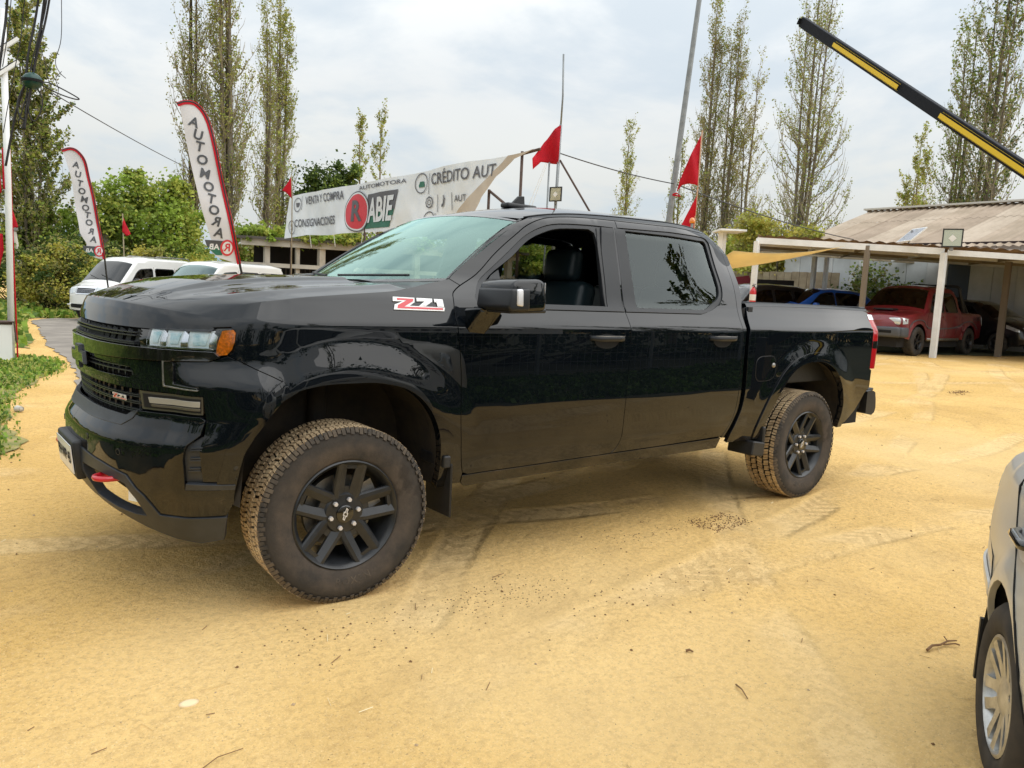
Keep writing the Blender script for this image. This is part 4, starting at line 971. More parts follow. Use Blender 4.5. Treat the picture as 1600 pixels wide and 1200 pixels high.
# under body
u = MB(); u.box((1.60, 0, .66), (1.95, 1.5, .10)); u.box((2.0, -.45, .50), (4.9, .09, .14)); u.box((2.0, .45, .50), (4.9, .09, .14)); u.box((-.1, 0, .60), (.8, .9, .35)); u.box((3.8, 0, .72), (1.7, 1.3, .1)); u.box((4.44, 0, .76), (.26, 1.86, .50)); u.box((2.98, 0, .62), (.12, 1.8, .24)); u.box((.55, 0, .7), (.10, 1.78, .4)); u.build('chassis', M_VOID, truck)
u = MB(); u.tube([(RW, -.75, .40), (RW, -.1, .40), (RW, .1, .40), (RW, .75, .40)], [.045, .05, .05, .045], 12); u.lathe([(0, -.16), (.09, -.13), (.15, -.03), (.15, .03), (.09, .13), (0, .16)], 16, 'x', (RW, 0, .40)); u.build('axle', M_LINER, truck, smooth=True); u = MB(); u.tube([(0, -.78, .42), (0, .78, .42)], .03, 8)
for sg in (-1, 1): u.tube([(0.02, sg * .55, .45), (.02, sg * .58, .95)], .045, 10); u.tube([(-.25, sg * .5, .42), (.0, sg * .74, .36), (.25, sg * .5, .42)], .025, 8); u.tube([(-.25, sg * .5, .42), (0, sg * .6, .42)], .02, 6)
u.build('axle', M_LINER, truck, smooth=True)
u = MB(); u.tube([(1.2, .3, .42), (2.6, .35, .42), (3.3, .5, .48), (4.5, .6, .50)], .035, 10); u.build('exhaust_pipe', M_STEEL, truck, smooth=True)
# --- cabin
cab = bpy.data.objects.new('cabin', None); COL.objects.link(cab); cab.parent = truck
def seat(x, y, w=.50, bench=False):
    h = 1.38 if not bench else 1.38
    rbox('seat_cushion', (x - .18, y, 1.0), (.52, w, .16), .05, M_SEAT, cab, 3)
    rbox('seat_back', (x + .12, y, 1.26), (.15, w, .52), .055, M_SEAT, cab, 4, Matrix.Rotation(math.radians(12), 3, 'Y'))
    rbox('headrest', (x + .155, y, 1.615), (.11, .28 if not bench else .24, .20), .045, M_SEAT, cab, 4, Matrix.Rotation(math.radians(8), 3, 'Y'))
seat(1.58, -.40); seat(1.58, .40)
for y in (-.5, 0, .5): seat(2.50, y, .48, True)
rbox('dashboard', (.95, 0, 1.28), (.45, 1.48, .22), .06, M_HEADL, cab, 3)
rbox('centre_console', (1.4, 0, 1.02), (.7, .25, .25), .04, M_HEADL, cab, 2)
b = MB(); q = Matrix.Rotation(math.radians(-62), 3, 'Y'); 
b.tube([Vector((1.22, -.40, 1.34)) + q @ Vector((.185 * math.cos(a), .185 * math.sin(a), 0)) for a in np.linspace(0, 2 * PI, 28)], .014, 8); b.tube([(1.22, -.40, 1.34), (1.0, -.40, 1.25)], .04, 8); b.beam(Vector((1.22, -.58, 1.34)), Vector((1.22, -.22, 1.34)), .03); b.build('steering_wheel', M_HEADL, cab, smooth=True)
b = MB(); b.box((1.07, 0, 1.77), (.03, .24, .07)); b.build('rear_view_mirror', M_HEADL, cab)
b = MB(); V = []
sheet('headliner', lambda S, T: roof_p(S, T) - np.array((0, 0, .035)), np.linspace(-.97, .97, 15), np.linspace(.01, .98, 15), M_HEADL, cab, (0, 0, 1))
b = MB(); b.box((1.75, 0, .87), (2.2, 1.7, .06)); b.box((.62, 0, 1.05), (.05, 1.66, .6)); b.build('cab_floor', M_HEADL, cab)
for sg in (-1, 1):
    b = MB(); b.box((1.72, sg * .865, 1.11), (2.1, .05, .46)); b.build('door_card', M_HEADL, cab)
    b = MB(); b.beam((1.70, sg * .86, 1.34), (1.76, sg * .69, 1.85), .05, .10); b.build('inner_pillar', M_HEADL, cab); b = MB(); b.beam((2.79, sg * .80, 1.34), (2.76, sg * .64, 1.82), .05, .12); b.build('inner_pillar', M_HEADL, cab)

# ================================================================ ground
def gz(x, y):
    x = np.asarray(x, float); y = np.asarray(y, float)
    return .30 * ssn(6.5, 17, x) + 0 * y
_rs = np.random.RandomState(5); _G = _rs.rand(64, 64)
def vnoise(x, y):
    x = np.asarray(x, float); y = np.asarray(y, float); xi = np.floor(x).astype(int); yi = np.floor(y).astype(int); fx = x - xi; fy = y - yi
    fx = fx * fx * (3 - 2 * fx); fy = fy * fy * (3 - 2 * fy); g = lambda a, b: _G[a % 64, b % 64]
    return (g(xi, yi) * (1 - fx) + g(xi + 1, yi) * fx) * (1 - fy) + (g(xi, yi + 1) * (1 - fx) + g(xi + 1, yi + 1) * fx) * fy
def gh(x, y):
    n = (vnoise(x * .8 + 9, y * .8) - .5) * .016 + (vnoise(x * 2.7, y * 2.7 + 4) - .5) * .010
    return gz(x, y) + n
def sand_mat():
    m = bpy.data.materials.new('packed_sand'); m.use_nodes = True; nt = m.node_tree; N = nt.nodes; L = nt.links; b = N['Principled BSDF']
    tc = N.new('ShaderNodeTexCoord'); P = tc.outputs['Object']
    def mth(op, a, b_=None, c=None, clamp=False):
        q = N.new('ShaderNodeMath'); q.operation = op; q.use_clamp = clamp
        for i, v in enumerate((a, b_, c)):
            if v is None: continue
            if isinstance(v, (int, float)): q.inputs[i].default_value = v
            else: L.new(v, q.inputs[i])
        return q.outputs[0]
    def nz(scale, det=4, rough=.55, vec=None, dist=0):
        n = N.new('ShaderNodeTexNoise'); n.inputs['Scale'].default_value = scale; n.inputs['Detail'].default_value = det; n.inputs['Roughness'].default_value = rough; n.inputs['Distortion'].default_value = dist
        L.new(vec or P, n.inputs['Vector']); return n.outputs[0]
    def ss_(v, a, c):
        r = N.new('ShaderNodeMapRange'); r.interpolation_type = 'SMOOTHSTEP'; L.new(v, r.inputs[0]); r.inputs[1].default_value = a; r.inputs[2].default_value = c; return r.outputs[0]
    def mixc(f, A, B):
        q = N.new('ShaderNodeMix'); q.data_type = 'RGBA'
        if isinstance(f, (int, float)): q.inputs['Factor'].default_value = f
        else: L.new(f, q.inputs['Factor'])
        for nm, v in (('A', A), ('B', B)):
            if isinstance(v, tuple): q.inputs[nm].default_value = (*v, 1)
            else: L.new(v, q.inputs[nm])
        return q.outputs['Result']
    sep = N.new('ShaderNodeSeparateXYZ'); L.new(P, sep.inputs[0]); X, Y = sep.outputs[0], sep.outputs[1]
    wob = nz(.5, 3); wob2 = mth('MULTIPLY_ADD', wob, .7, -.35)
    # tyre tracks: arcs of circles (centre, radius, width)
    arcs = [(6.5, 20, 19.2, .26), (6.5, 20, 20.9, .26), (16, -16, 20.0, .24), (16, -16, 21.6, .24), (-6, 40, 42.3, .25), (-6, 40, 40.6, .25), (2, -14, 12.3, .25), (2, -14, 10.6, .25), (26, 22, 24.0, .25), (26, 22, 22.3, .25), (30, -30, 33.5, .24), (30, -30, 35.0, .24), (9, 30, 26.4, .25), (-13, -13, 14.4, .25), (-13, -13, 12.7, .25)]
    band = None; tread = None; ridge = None
    for i, (cx, cy, R_, w) in enumerate(arcs):
        dx = mth('SUBTRACT', X, cx); dy = mth('SUBTRACT', Y, cy)
        r = mth('SQRT', mth('ADD', mth('MULTIPLY', dx, dx), mth('MULTIPLY', dy, dy)))
        d = mth('ABSOLUTE', mth('ADD', mth('SUBTRACT', r, R_), mth('MULTIPLY', wob2, .28)))
        k = mth('SUBTRACT', 1.0, ss_(d, w * .35, w * .62)); rg = mth('MULTIPLY', ss_(d, w * .4, w * .6), mth('SUBTRACT', 1.0, ss_(d, w * .62, w * .95)))
        an = mth('ARCTAN2', dy, dx); ph = mth('MULTIPLY_ADD', an, R_ / .021, mth('MULTIPLY', mth('ABSOLUTE', mth('SUBTRACT', r, R_)), 40.0 if i % 2 else -55.0))
        t = mth('MULTIPLY', k, mth('GREATER_THAN', mth('SINE', ph), .1))
        band = k if band is None else mth('MAXIMUM', band, k); tread = t if tread is None else mth('MAXIMUM', tread, t); ridge = rg if ridge is None else mth('MAXIMUM', ridge, rg)
    patchy = ss_(nz(.8, 4, .6), .42, .58)
    band = mth('MULTIPLY', band, patchy); tread = mth('MULTIPLY', tread, mth('MULTIPLY', patchy, ss_(nz(2.1, 3), .42, .56))); ridge = mth('MULTIPLY', ridge, patchy)
    big = nz(.32, 5, .6); med = nz(1.7, 7, .66); fine = nz(30, 6, .75); grit = nz(150, 4, .8)
    c = mixc(ss_(big, .36, .66), (.64, .405, .128), (.80, .53, .20))
    c = mixc(mth('MULTIPLY', ss_(med, .50, .68), .45), c, (.52, .33, .12))
    c = mixc(mth('MULTIPLY', band, .42), c, (.88, .66, .36)); c = mixc(mth('MULTIPLY', ridge, .22), c, (.55, .36, .13)); c = mixc(mth('MULTIPLY', tread, .50), c, (.46, .29, .11))
    c = mixc(mth('MULTIPLY', ss_(fine, .44, .64), .55), c, (.43, .25, .085)); c = mixc(mth('MULTIPLY', ss_(grit, .52, .70), .65), c, (.95, .76, .46)); c = mixc(mth('MULTIPLY', ss_(nz(95, 3, .65), .60, .70), .75), c, (.24, .14, .06))
    # pale dust towards the car park, pinker stains here and there
    c = mixc(mth('MULTIPLY', ss_(nz(.22, 3), .50, .66), .35), c, (.90, .68, .36)); c = mixc(mth('MULTIPLY', ss_(nz(.55, 7, .68, None, 1.2), .53, .66), .22), c, (.40, .25, .105))
    L.new(c, b.inputs['Base Color']); b.inputs['Roughness'].default_value = .97; b.inputs['Specular IOR Level'].default_value = .15
    h = mth('ADD', mth('MULTIPLY', fine, .010), mth('MULTIPLY', grit, .0030)); h = mth('MULTIPLY_ADD', med, .034, h); h = mth('MULTIPLY_ADD', nz(9, 6, .7), .026, h)
    h = mth('MULTIPLY_ADD', band, -.014, h); h = mth('MULTIPLY_ADD', ridge, .008, h); h = mth('MULTIPLY_ADD', tread, -.009, h)
    bp = N.new('ShaderNodeBump'); bp.inputs['Distance'].default_value = 1.0; bp.inputs['Strength'].default_value = 1.0; L.new(h, bp.inputs['Height']); L.new(bp.outputs[0], b.inputs['Normal'])
    return m
def axis_pts(c, n, near, far):
    t = np.linspace(-1, 1, n); k = 7.5; return c + np.sinh(t * k) / math.sinh(k) * far
def make_ground():
    xs = axis_pts(2.0, 231, .1, 900); ys = axis_pts(0.0, 231, .1, 900); X, Y = np.meshgrid(xs, ys); Z = gh(X, Y)
    far = ssn(60, 130, np.hypot(X, Y)); Z = Z * (1 - far) + gz(X, Y) * far
    n = len(xs); V = np.stack([X.ravel(), Y.ravel(), Z.ravel()], 1); F = [(j * n + i, j * n + i + 1, (j + 1) * n + i + 1, (j + 1) * n + i) for j in range(n - 1) for i in range(n - 1)]
    o = mesh('ground', V, F, sand_mat(), smooth=True); tag(o, 'yellow packed sand yard with faint tyre tracks', kind='structure')
make_ground()
def patch_mesh(name, poly, m, dz, step, label=None, kind='structure', jag=.0):
    lp = dens(crv(poly, 5, True), min(.14, step * .6) if jag and step < .5 else step * .6)
    if area2(lp) < 0: lp = lp[::-1]
    if jag: lp = [(x + (vnoise(x * 3, y * 3) - .5) * jag + (vnoise(x * 11, y * 11) - .5) * .07, y + (vnoise(x * 3 + 20, y * 3 + 7) - .5) * jag + (vnoise(x * 11 + 5, y * 11) - .5) * .07) for x, y in lp]
    P, T = fill2d([[(float(a), float(b)) for a, b in lp]], step); V = np.stack([P[:, 0], P[:, 1], gh(P[:, 0], P[:, 1]) + dz], 1)
    o = mesh(name, V, T, m, smooth=True); tag(o, label, kind=kind); return o
M_ASPH = mat('old_asphalt', (.30, .265, .225), rough=.95, col2=(.20, .175, .15), noise_scale=1.3, bump=.004, bump_scale=60)
ASPH = [(.28, 6.6), (.45, 8.4), (.60, 10.4), (.66, 12.4), (.84, 14.5), (1.2, 18.0), (1.7, 21.9), (4.0, 22.6), (9.0, 22.4), (9.2, 17), (6.0, 12.5), (4.6, 9.0), (3.4, 6.4), (1.8, 5.9)]
patch_mesh('driveway', ASPH, M_ASPH, .012, .35, 'worn grey asphalt drive beside the grass', jag=.10)
M_SOIL = mat('grassy_soil', (.36, .28, .11), rough=1, col2=(.15, .17, .045), noise_scale=5); M_SOILD = mat('dark_soil', (.05, .05, .022), rough=1, col2=(.03, .035, .014), noise_scale=3)
GRASS = [[(-.95, 2.9), (-.78, 4.4), (-.60, 5.9), (-.25, 7.2), (.0, 7.9), (.35, 9.0), (.42, 9.8), (.15, 10.4), (-.15, 10.7), (-.4, 11.2), (-.45, 12.4), (-1.6, 12.8), (-14, 12.8), (-14, 6), (-3.2, 2.2)],
         [(-4, 12.3), (-.2, 12.6), (.3, 12.3), (.6, 14.5), (.9, 18.0), (1.45, 22.0), (3.0, 22.9), (9.5, 23.0), (12, 26), (12, 34), (-2, 34), (-34, 30), (-34, 12.9), (-6, 12.9)]]
for g_ in GRASS: patch_mesh('grass_soil', g_, M_SOIL, .010, .4, 'soil under the grass verge', jag=.2)
# sand forecourt continues under the carport as darker earth
patch_mesh('carport_floor', [(18.8, 8.0), (19.6, 5.6), (24, 4.2), (40, 2.5), (44, 22), (22, 22), (17, 13)], mat('dark_earth', (.12, .12, .05), rough=1, col2=(.055, .075, .03), noise_scale=1.2), .014, .8, 'dark weedy earth under the carport', jag=.3)
def leaf_mat(name, c, tr=.35, var=.25):
    m = bpy.data.materials.new(name); m.use_nodes = True; nt = m.node_tree; N = nt.nodes; L = nt.links; b = N['Principled BSDF']; out = N['Material Output']
    tc = N.new('ShaderNodeTexCoord'); n = N.new('ShaderNodeTexNoise'); n.inputs['Scale'].default_value = 1.6; n.inputs['Detail'].default_value = 4; L.new(tc.outputs['Object'], n.inputs['Vector'])
    r = N.new('ShaderNodeValToRGB'); r.color_ramp.elements[0].position = .35; r.color_ramp.elements[1].position = .65
    r.color_ramp.elements[0].color = (c[0] * (1 - var), c[1] * (1 - var), c[2] * (1 - var), 1); r.color_ramp.elements[1].color = (min(1, c[0] * (1 + var)), min(1, c[1] * (1 + var)), c[2] * (1 + var), 1)
    L.new(n.outputs[0], r.inputs[0]); L.new(r.outputs[0], b.inputs['Base Color']); b.inputs['Roughness'].default_value = .6; b.inputs['Specular IOR Level'].default_value = .3
    t = N.new('ShaderNodeBsdfTranslucent'); L.new(r.outputs[0], t.inputs[0]); mx = N.new('ShaderNodeMixShader'); mx.inputs[0].default_value = tr
    L.new(b.outputs[0], mx.inputs[1]); L.new(t.outputs[0], mx.inputs[2]); L.new(mx.outputs[0], out.inputs[0]); return m
M_GRA = leaf_mat('grass_green', (.22, .34, .045)); M_GRB = leaf_mat('grass_yellow', (.40, .42, .10)); M_GRC = leaf_mat('grass_dark', (.10, .18, .025))
def soup(name, P, A, B, midx, mats, parent=None):
    """quads from centre P and half axes A,B"""
    n = len(P); V = np.empty((n, 4, 3)); V[:, 0] = P - A - B; V[:, 1] = P + A - B; V[:, 2] = P + A + B; V[:, 3] = P - A + B
    me = bpy.data.meshes.new(name); me.vertices.add(4 * n); me.vertices.foreach_set('co', V.reshape(-1)); me.loops.add(4 * n); me.loops.foreach_set('vertex_index', np.arange(4 * n, dtype=np.int32))
    me.polygons.add(n); me.polygons.foreach_set('loop_start', np.arange(0, 4 * n, 4, dtype=np.int32)); me.polygons.foreach_set('loop_total', np.full(n, 4, np.int32))
    for q in mats: me.materials.append(q)
    me.polygons.foreach_set('material_index', np.asarray(midx, np.int32)); me.update(); me.validate()
    return link(bpy.data.objects.new(name, me), parent)
def rdir(rs, n):
    v = rs.normal(size=(n, 3)); return v / np.linalg.norm(v, axis=1)[:, None]
def grass(poly, n, seed, h=.06, w=.02, mats=None):
    rs = np.random.RandomState(seed); A = np.array(poly); lo = A.min(0); hi = A.max(0); P = rs.rand(n * 3, 2) * (hi - lo) + lo
    P = P[inside(P, [tuple(a) for a in poly])]; d = vnoise(P[:, 0] * 1.7, P[:, 1] * 1.7); d2 = vnoise(P[:, 0] * 6, P[:, 1] * 6); P = P[(d * .7 + d2 * .3) > rs.rand(len(P)) * .75][:n]; m = len(P)
    dist = np.hypot(P[:, 0] + 1.57, P[:, 1] + 4.06); s = h * (.5 + rs.rand(m)) * np.clip(dist / 12, .8, 2)
    C = np.stack([P[:, 0], P[:, 1], gh(P[:, 0], P[:, 1]) + .01 + s * .45], 1)
    a = rs.rand(m) * 2 * PI; tilt = rs.rand(m) * 1.1
    up = np.stack([np.cos(a) * np.sin(tilt), np.sin(a) * np.sin(tilt), np.cos(tilt)], 1) * s[:, None] * .6; sd = np.stack([-np.sin(a), np.cos(a), 0 * a], 1) * (w * (.6 + rs.rand(m)) * np.clip(dist / 12, .8, 2))[:, None]
    mi = np.where(d[:0].size and 0, 0, 0) if False else (rs.rand(m) * 3).astype(int)
    o = soup('grass', C, sd, up, mi, mats or [M_GRA, M_GRB, M_GRC]); tag(o, 'short green weeds and grass on the verge', 'grass', kind='stuff')
grass(GRASS[0], 70000, 1, .042, .011); grass([(-.86, 2.6), (-.68, 4.4), (-.50, 5.9), (-.12, 7.2), (.12, 7.8), (.45, 9.0), (.5, 10.2), (.2, 10.8), (-1, 11), (-1.6, 3)], 2600, 3, .024, .009); grass(GRASS[1], 30000, 2, .08, .03)
# scattered small stones, crumbs of mud, dry leaf litter
def litter():
    rs = np.random.RandomState(11); V = []; F = []; MI = []
    def pebble(x, y, r, mi):
        b = len(V); z = float(gh(x, y)); q = rs.rand(6) * .5 + .7
        for dx, dy, dz, k in ((1, 0, 0, 0), (-1, .1, 0, 1), (0, 1, 0, 2), (.1, -1, 0, 3), (0, 0, .8, 4), (0, 0, -.5, 5)): V.append((x + dx * r * q[k], y + dy * r * q[k], z + dz * r * q[k] + r * .2))
        for f in ((4, 0, 2), (4, 2, 1), (4, 1, 3), (4, 3, 0), (5, 2, 0), (5, 1, 2), (5, 3, 1), (5, 0, 3)): F.append(tuple(b + i for i in f)); MI.append(mi)
    for _ in range(1500):
        x = rs.uniform(-2.5, 10); y = rs.uniform(-3.6, 6); pebble(x, y, .0025 + .007 * rs.rand() ** 4, int(rs.rand() < .6))
    for _ in range(330):
        pebble(2.64 + rs.uniform(-.21, .21) + rs.normal() * .02, -1.07 + rs.uniform(-.13, .13) + rs.normal() * .02, .0065 * rs.uniform(.4, 1.2), 0)
    for cx, cy, sx, sy, n, r in ((2.2, -1.0, .30, .10, 40, .004), (.55, -1.30, .42, .16, 230, .0042), (12.0, 1.18, .25, .12, 120, .010), (1.9, -1.0, .4, .15, 60, .005), (1.2, -1.6, .9, .3, 90, .005), (-.2, -1.3, .3, .2, 60, .005)):
        for _ in range(n): 
            pebble(cx + rs.normal() * sx * .6, cy + rs.normal() * sy * .6, r * rs.uniform(.4, 1.3), 0)
    me = bpy.data.meshes.new('gravel'); me.from_pydata(V, [], F); me.materials.append(mat('dark_crumbs', (.19, .105, .045), rough=1)); me.materials.append(mat('pale_stone', (.45, .33, .2), rough=.9)); me.polygons.foreach_set('material_index', MI)
    o = link(bpy.data.objects.new('gravel', me)); tag(o, 'small crumbs of mud and grit scattered on the sand', 'gravel', kind='stuff')
litter()
M_TWIG = mat('dry_twig', (.20, .11, .05), rough=.9)
def twig(pts, r, label, forks=()):
    b = MB(); P = [(x, y, float(gh(x, y)) + z) for x, y, z in pts]; b.tube(P, [r * (1 - .6 * i / len(P)) for i in range(len(P))], 5)
    for f in forks: b.tube([(x, y, float(gh(x, y)) + z) for x, y, z in f], r * .5, 4)
    tag(b.build('twig', M_TWIG), label, 'twig')
twig([(1.83, -2.742, .010), (1.88, -2.742, .018), (1.93, -2.755, .014), (1.985, -2.762, .020), (2.04, -2.775, .012)], .0065, 'forked dry twig on the sand ahead of the silver car', [[(1.985, -2.762, .015), (2.01, -2.735, .022), (2.03, -2.73, .01)], [(1.95, -2.758, .01), (1.99, -2.79, .018), (2.01, -2.80, .01)]])
twig([(.875, -2.458, .006), (.85, -2.50, .014), (.822, -2.546, .006)], .0035, 'short straight twig lying alone on the bare sand')
twig([(.935, -2.17, .006), (.945, -2.18, .012), (.955, -2.192, .006)], .006, 'small dark knob of bark on the sand below the driver door')
twig([(-.95, -1.9, .005), (-.86, -1.86, .012), (-.78, -1.85, .005)], .002, 'thin straw on the sand below the front bumper')
def straws():
    rs = np.random.RandomState(21); P = []; A = []; B = []
    for _ in range(150):
        x = rs.uniform(-1.5, 6); y = rs.uniform(-3.5, -.9) if rs.rand() < .8 else rs.uniform(-.9, 5); a = rs.rand() * PI; l = rs.uniform(.008, .035) * (1.6 if rs.rand() < .1 else 1); P.append((x, y, float(gh(x, y)) + .004)); A.append((math.cos(a) * l, math.sin(a) * l, rs.normal() * .002)); B.append((-math.sin(a) * .0012, math.cos(a) * .0012, .001))
    tag(soup('straw', np.array(P), np.array(A), np.array(B), rs.randint(0, 2, len(P)), [mat('pale_straw', (.80, .68, .42), rough=.8), mat('brown_straw', (.22, .12, .05), rough=.9)]), 'bits of straw and bark strewn over the sand', 'litter', kind='stuff')
straws()
b = MB(); cup_m = glass_mat('clear_plastic', (.88, .88, .86), boost=2.0, rough=.08)
b.lathe([(.030, -.05), (.032, -.05), (.042, .05), (.044, .052), (.040, .05), (.030, -.046), (0, -.047)], 20, 'x', (0, 0, .040)); o = b.build('plastic_cup', mat('cup_plastic', (.50, .48, .42), rough=.25), smooth=True)
o.location = (-.62, 4.97, float(gh(-.62, 4.97))); o.rotation_euler = (0, .1, 1.9); o.scale = (.8, .8, .8); tag(o, 'crushed clear plastic cup lying on the sand by the grass', 'cup')
b = MB(); b.lathe([(.032, -.004), (.034, .001), (.022, .004), (0, .0045)], 11, 'z', (0, 0, 0)); o = b.build('flat_stone', mat('pale_pebble', (.80, .62, .38), rough=.95, bump=.002, bump_scale=60), smooth=True); o.location = (-.837, -1.49, .003); o.scale = (1, .75, 1); tag(o, 'flat pale stone pressed into the sand at lower left', 'stone')

# ================================================================ parked cars
M_TYREC = mat('plain_tyre', (.022, .021, .020), rough=.85, col2=(.05, .042, .034), noise_scale=12)
M_ALLOY = mat('silver_alloy', (.62, .62, .60), rough=.35, metal=.75, noise_amt=.35, noise_scale=16)
M_DALLOY = mat('dark_alloy', (.03, .03, .032), rough=.35, metal=.4)
M_CGLASS = glass_mat('car_glass', (.13, .15, .15), refl=(1, 1, 1), ior=1.5, boost=1.5)
M_CGLASS_T = glass_mat('teal_car_glass', (.25, .33, .32), refl=(.8, 1, 1), ior=1.7, boost=2.0)
M_CINT = mat('car_interior', (.02, .02, .022), rough=.9)
M_HLIGHT = mat('headlamp_glass', (.62, .66, .68), rough=.08, metal=.35, coat=1.0)
M_BUMP = mat('grey_bumper_plastic', (.07, .075, .085), rough=.5)
def car_paint(name, c, metal=0.0): return mat(name, c, rough=.35, spec=.4, metal=metal, coat=1.0, coat_r=.02)
def car_wheel(R=.31, rr=.2, w=.19, rim=None, spokes=5, parent=None, hub=.03, twin=False):
    root = bpy.data.objects.new('wheel', None); COL.objects.link(root); root.parent = parent
    t = MB(); h = w / 2; t.lathe([(rr, -h + .012), (rr + .012, -h), (rr + (R - rr) * .55, -h - .008), (R - .02, -h + .004), (R - .004, -h + .022), (R, -h + .04), (R, -.022), (R - .008, -.018), (R - .008, -.006), (R, -.002), (R, .018), (R - .008, .022), (R - .008, .032), (R, .036), (R - .004, h - .02), (R - .03, h), (rr, h - .012)], 48, 'y')
    t.build('tyre', M_TYREC, root, angle=45)
    m = rim or M_ALLOY; b = MB(); b.lathe([(rr + .003, -h + .004), (rr - .006, -h), (rr - .016, -h + .012), (rr - .03, .0), (rr - .03, h), (rr, h)], 40, 'y'); r_ = b.build('rim', m, root, angle=40)
    b = MB(); b.lathe([(0, -h + .010), (.03, -h + .010), (.062, -h + .022), (.064, .0), (0, 0)], 24, 'y'); b.build('hub', m, r_, angle=40)
    for k in range(spokes):
        a = 2 * PI * k / spokes + .3; e = Vector((math.cos(a), 0, math.sin(a))); f = Vector((-math.sin(a), 0, math.cos(a))); s = MB()
        for sg in ((-1, 1) if twin else (0,)):
            V = []; 
            for r, wd, y in ((.045, .022, -h + .022), (rr * .6, .016 if twin else .024, -h + .014), (rr - .010, .019 if twin else .030, -h + .004)):
                c = e * r + f * sg * (.016 + r * .12); V += [c - f * wd + Vector((0, y, 0)), c + f * wd + Vector((0, y, 0)), c + f * wd * .8 + Vector((0, y + .03, 0)), c - f * wd * .8 + Vector((0, y + .03, 0))]
            s.add(V, [(i * 4 + q, i * 4 + (q + 1) % 4, (i + 1) * 4 + (q + 1) % 4, (i + 1) * 4 + q) for i in range(2) for q in range(4)] + [(0, 1, 2, 3), (8, 9, 10, 11)])
        s.build('spoke', m, r_)
    b = MB(); b.lathe([(.0, .0), (rr - .04, .0), (rr - .04, .02), (0, .02)], 24, 'y'); b.build('brake_disc', M_CINT, root)
    return root
class Car:
    def __init__(s, name, label, cat, loc, rz, L, W, sil, paint, belt, wheels, R=.31, arch=None, group=None, tumble=.42, zb=.20, camber=.05, taper=.10, round_=.10, endp=4.0):
        s.root = empty(name, loc, rz); tag(s.root, label, cat, group); s.L = L; s.W = W; s.paint = paint; s.belt = belt; s.R = R; s.zb = zb; s.cam = camber; s.wheels = wheels; s.tumble = tumble; s.taper = taper; s.rd = round_; s.endp = endp
        s.sil = sil; D = np.array(dens(sil + [sil[-1]], .04)[:-1] if False else s._open(sil, .04)); s.D = D
        # top height as a function of x
        xs = np.linspace(0, L, 240); s.tx = xs; s.tz = np.array([s._top(x) for x in xs])
        k = np.exp(-.5 * (np.arange(-4, 5) / 1.5) ** 2); k /= k.sum(); s.arch = arch or R + .055
    def _open(s, P, st):
        out = []
        for a, b in zip(P[:-1], P[1:]):
            a = np.array(a); b = np.array(b); n = max(1, int(np.ceil(np.linalg.norm(b - a) / st)))
            for j in range(n): out.append(tuple(a + (b - a) * j / n))
        out.append(tuple(P[-1])); return out
    def _top(s, x):
        z = 0; D = s.D
        for (x0, z0), (x1, z1) in zip(D[:-1], D[1:]):
            if (x0 <= x <= x1 or x1 <= x <= x0) and abs(x1 - x0) > 1e-9: z = max(z, z0 + (z1 - z0) * (x - x0) / (x1 - x0))
        return z
    def w(s, x, z):
        x = np.asarray(x, float); z = np.asarray(z, float); h = s.W / 2
        t = np.abs(x - s.L / 2) / (s.L / 2); w = h * (1 - s.taper * np.clip(t, 0, 1) ** s.endp - .09 * np.clip((t - .88) / .12, 0, 1) ** 2)
        w = w - .06 * ssn(.55, .15, z) - .02 * ssn(s.belt - .25, s.belt, z) - s.tumble * np.maximum(z - s.belt, 0) ** 1.0
        for xw in s.wheels:
            r = np.hypot(x - xw, z - s.R); w = w + .022 * (1 - ssn(s.arch + .01, s.arch + .11, r))
        d = np.clip((np.interp(x, s.tx, s.tz) - z) / s.rd, 0, 1); w = w - s.rd * .75 * (1 - np.sqrt(1 - (1 - d) ** 2 * .98))
        return w
    def sp(s, x, z):
        x = np.asarray(x, float); z = np.asarray(z, float); return np.stack([x, -s.w(x, z), z + 0 * x], -1)
    def sf(s, x, z):
        h = .006; n = np.cross(s.sp(x + h, z) - s.sp(x - h, z), s.sp(x, z + h) - s.sp(x, z - h)); n /= np.linalg.norm(n, axis=1)[:, None] + 1e-12; return s.sp(x, z), n
    def outline(s):
        """ccw side outline with wheel arches"""
        o = [(x, z) for x, z in s.D][::-1]     # rear bottom -> front bottom along the top, reversed below
        bot = []; a = s.arch; x0 = s.sil[0][0]; x1 = s.sil[-1][0]; P = [(x0, s.sil[0][1])]
        for xw in sorted(s.wheels):
            dz = s.zb - s.R; dx = math.sqrt(max(a * a - dz * dz, 0)); a0 = math.atan2(dz, -dx); 
            th = np.linspace(PI - math.asin(dz / a), math.asin(dz / a), 18)
            P += [(xw + a * math.cos(t), s.R + a * math.sin(t)) for t in th]
        P.append((x1, s.sil[-1][1])); return P + o[1:-1]
    def rp(s, t, q):
        """ribbon over the silhouette; t index along, q -1..1 across"""
        t = np.asarray(t, float); q = np.asarray(q, float); D = np.array(s.D); i = np.arange(len(D)); x = np.interp(t, i, D[:, 0]); z = np.interp(t, i, D[:, 1])
        tx = np.gradient(D[:, 0]); tz = np.gradient(D[:, 1]); k = np.ones(5) / 5; tx = np.convolve(np.pad(tx, 2, 'edge'), k, 'valid'); tz = np.convolve(np.pad(tz, 2, 'edge'), k, 'valid')
        L_ = np.hypot(tx, tz); nx = np.interp(t, i, -tz / L_); nz_ = np.interp(t, i, tx / L_); c = s.cam * (1 - np.abs(q) ** 2.6) * (1 + 1.2 * np.abs(nx))
        return np.stack([x + nx * c, q * s.w(x, z), z + nz_ * c], -1)
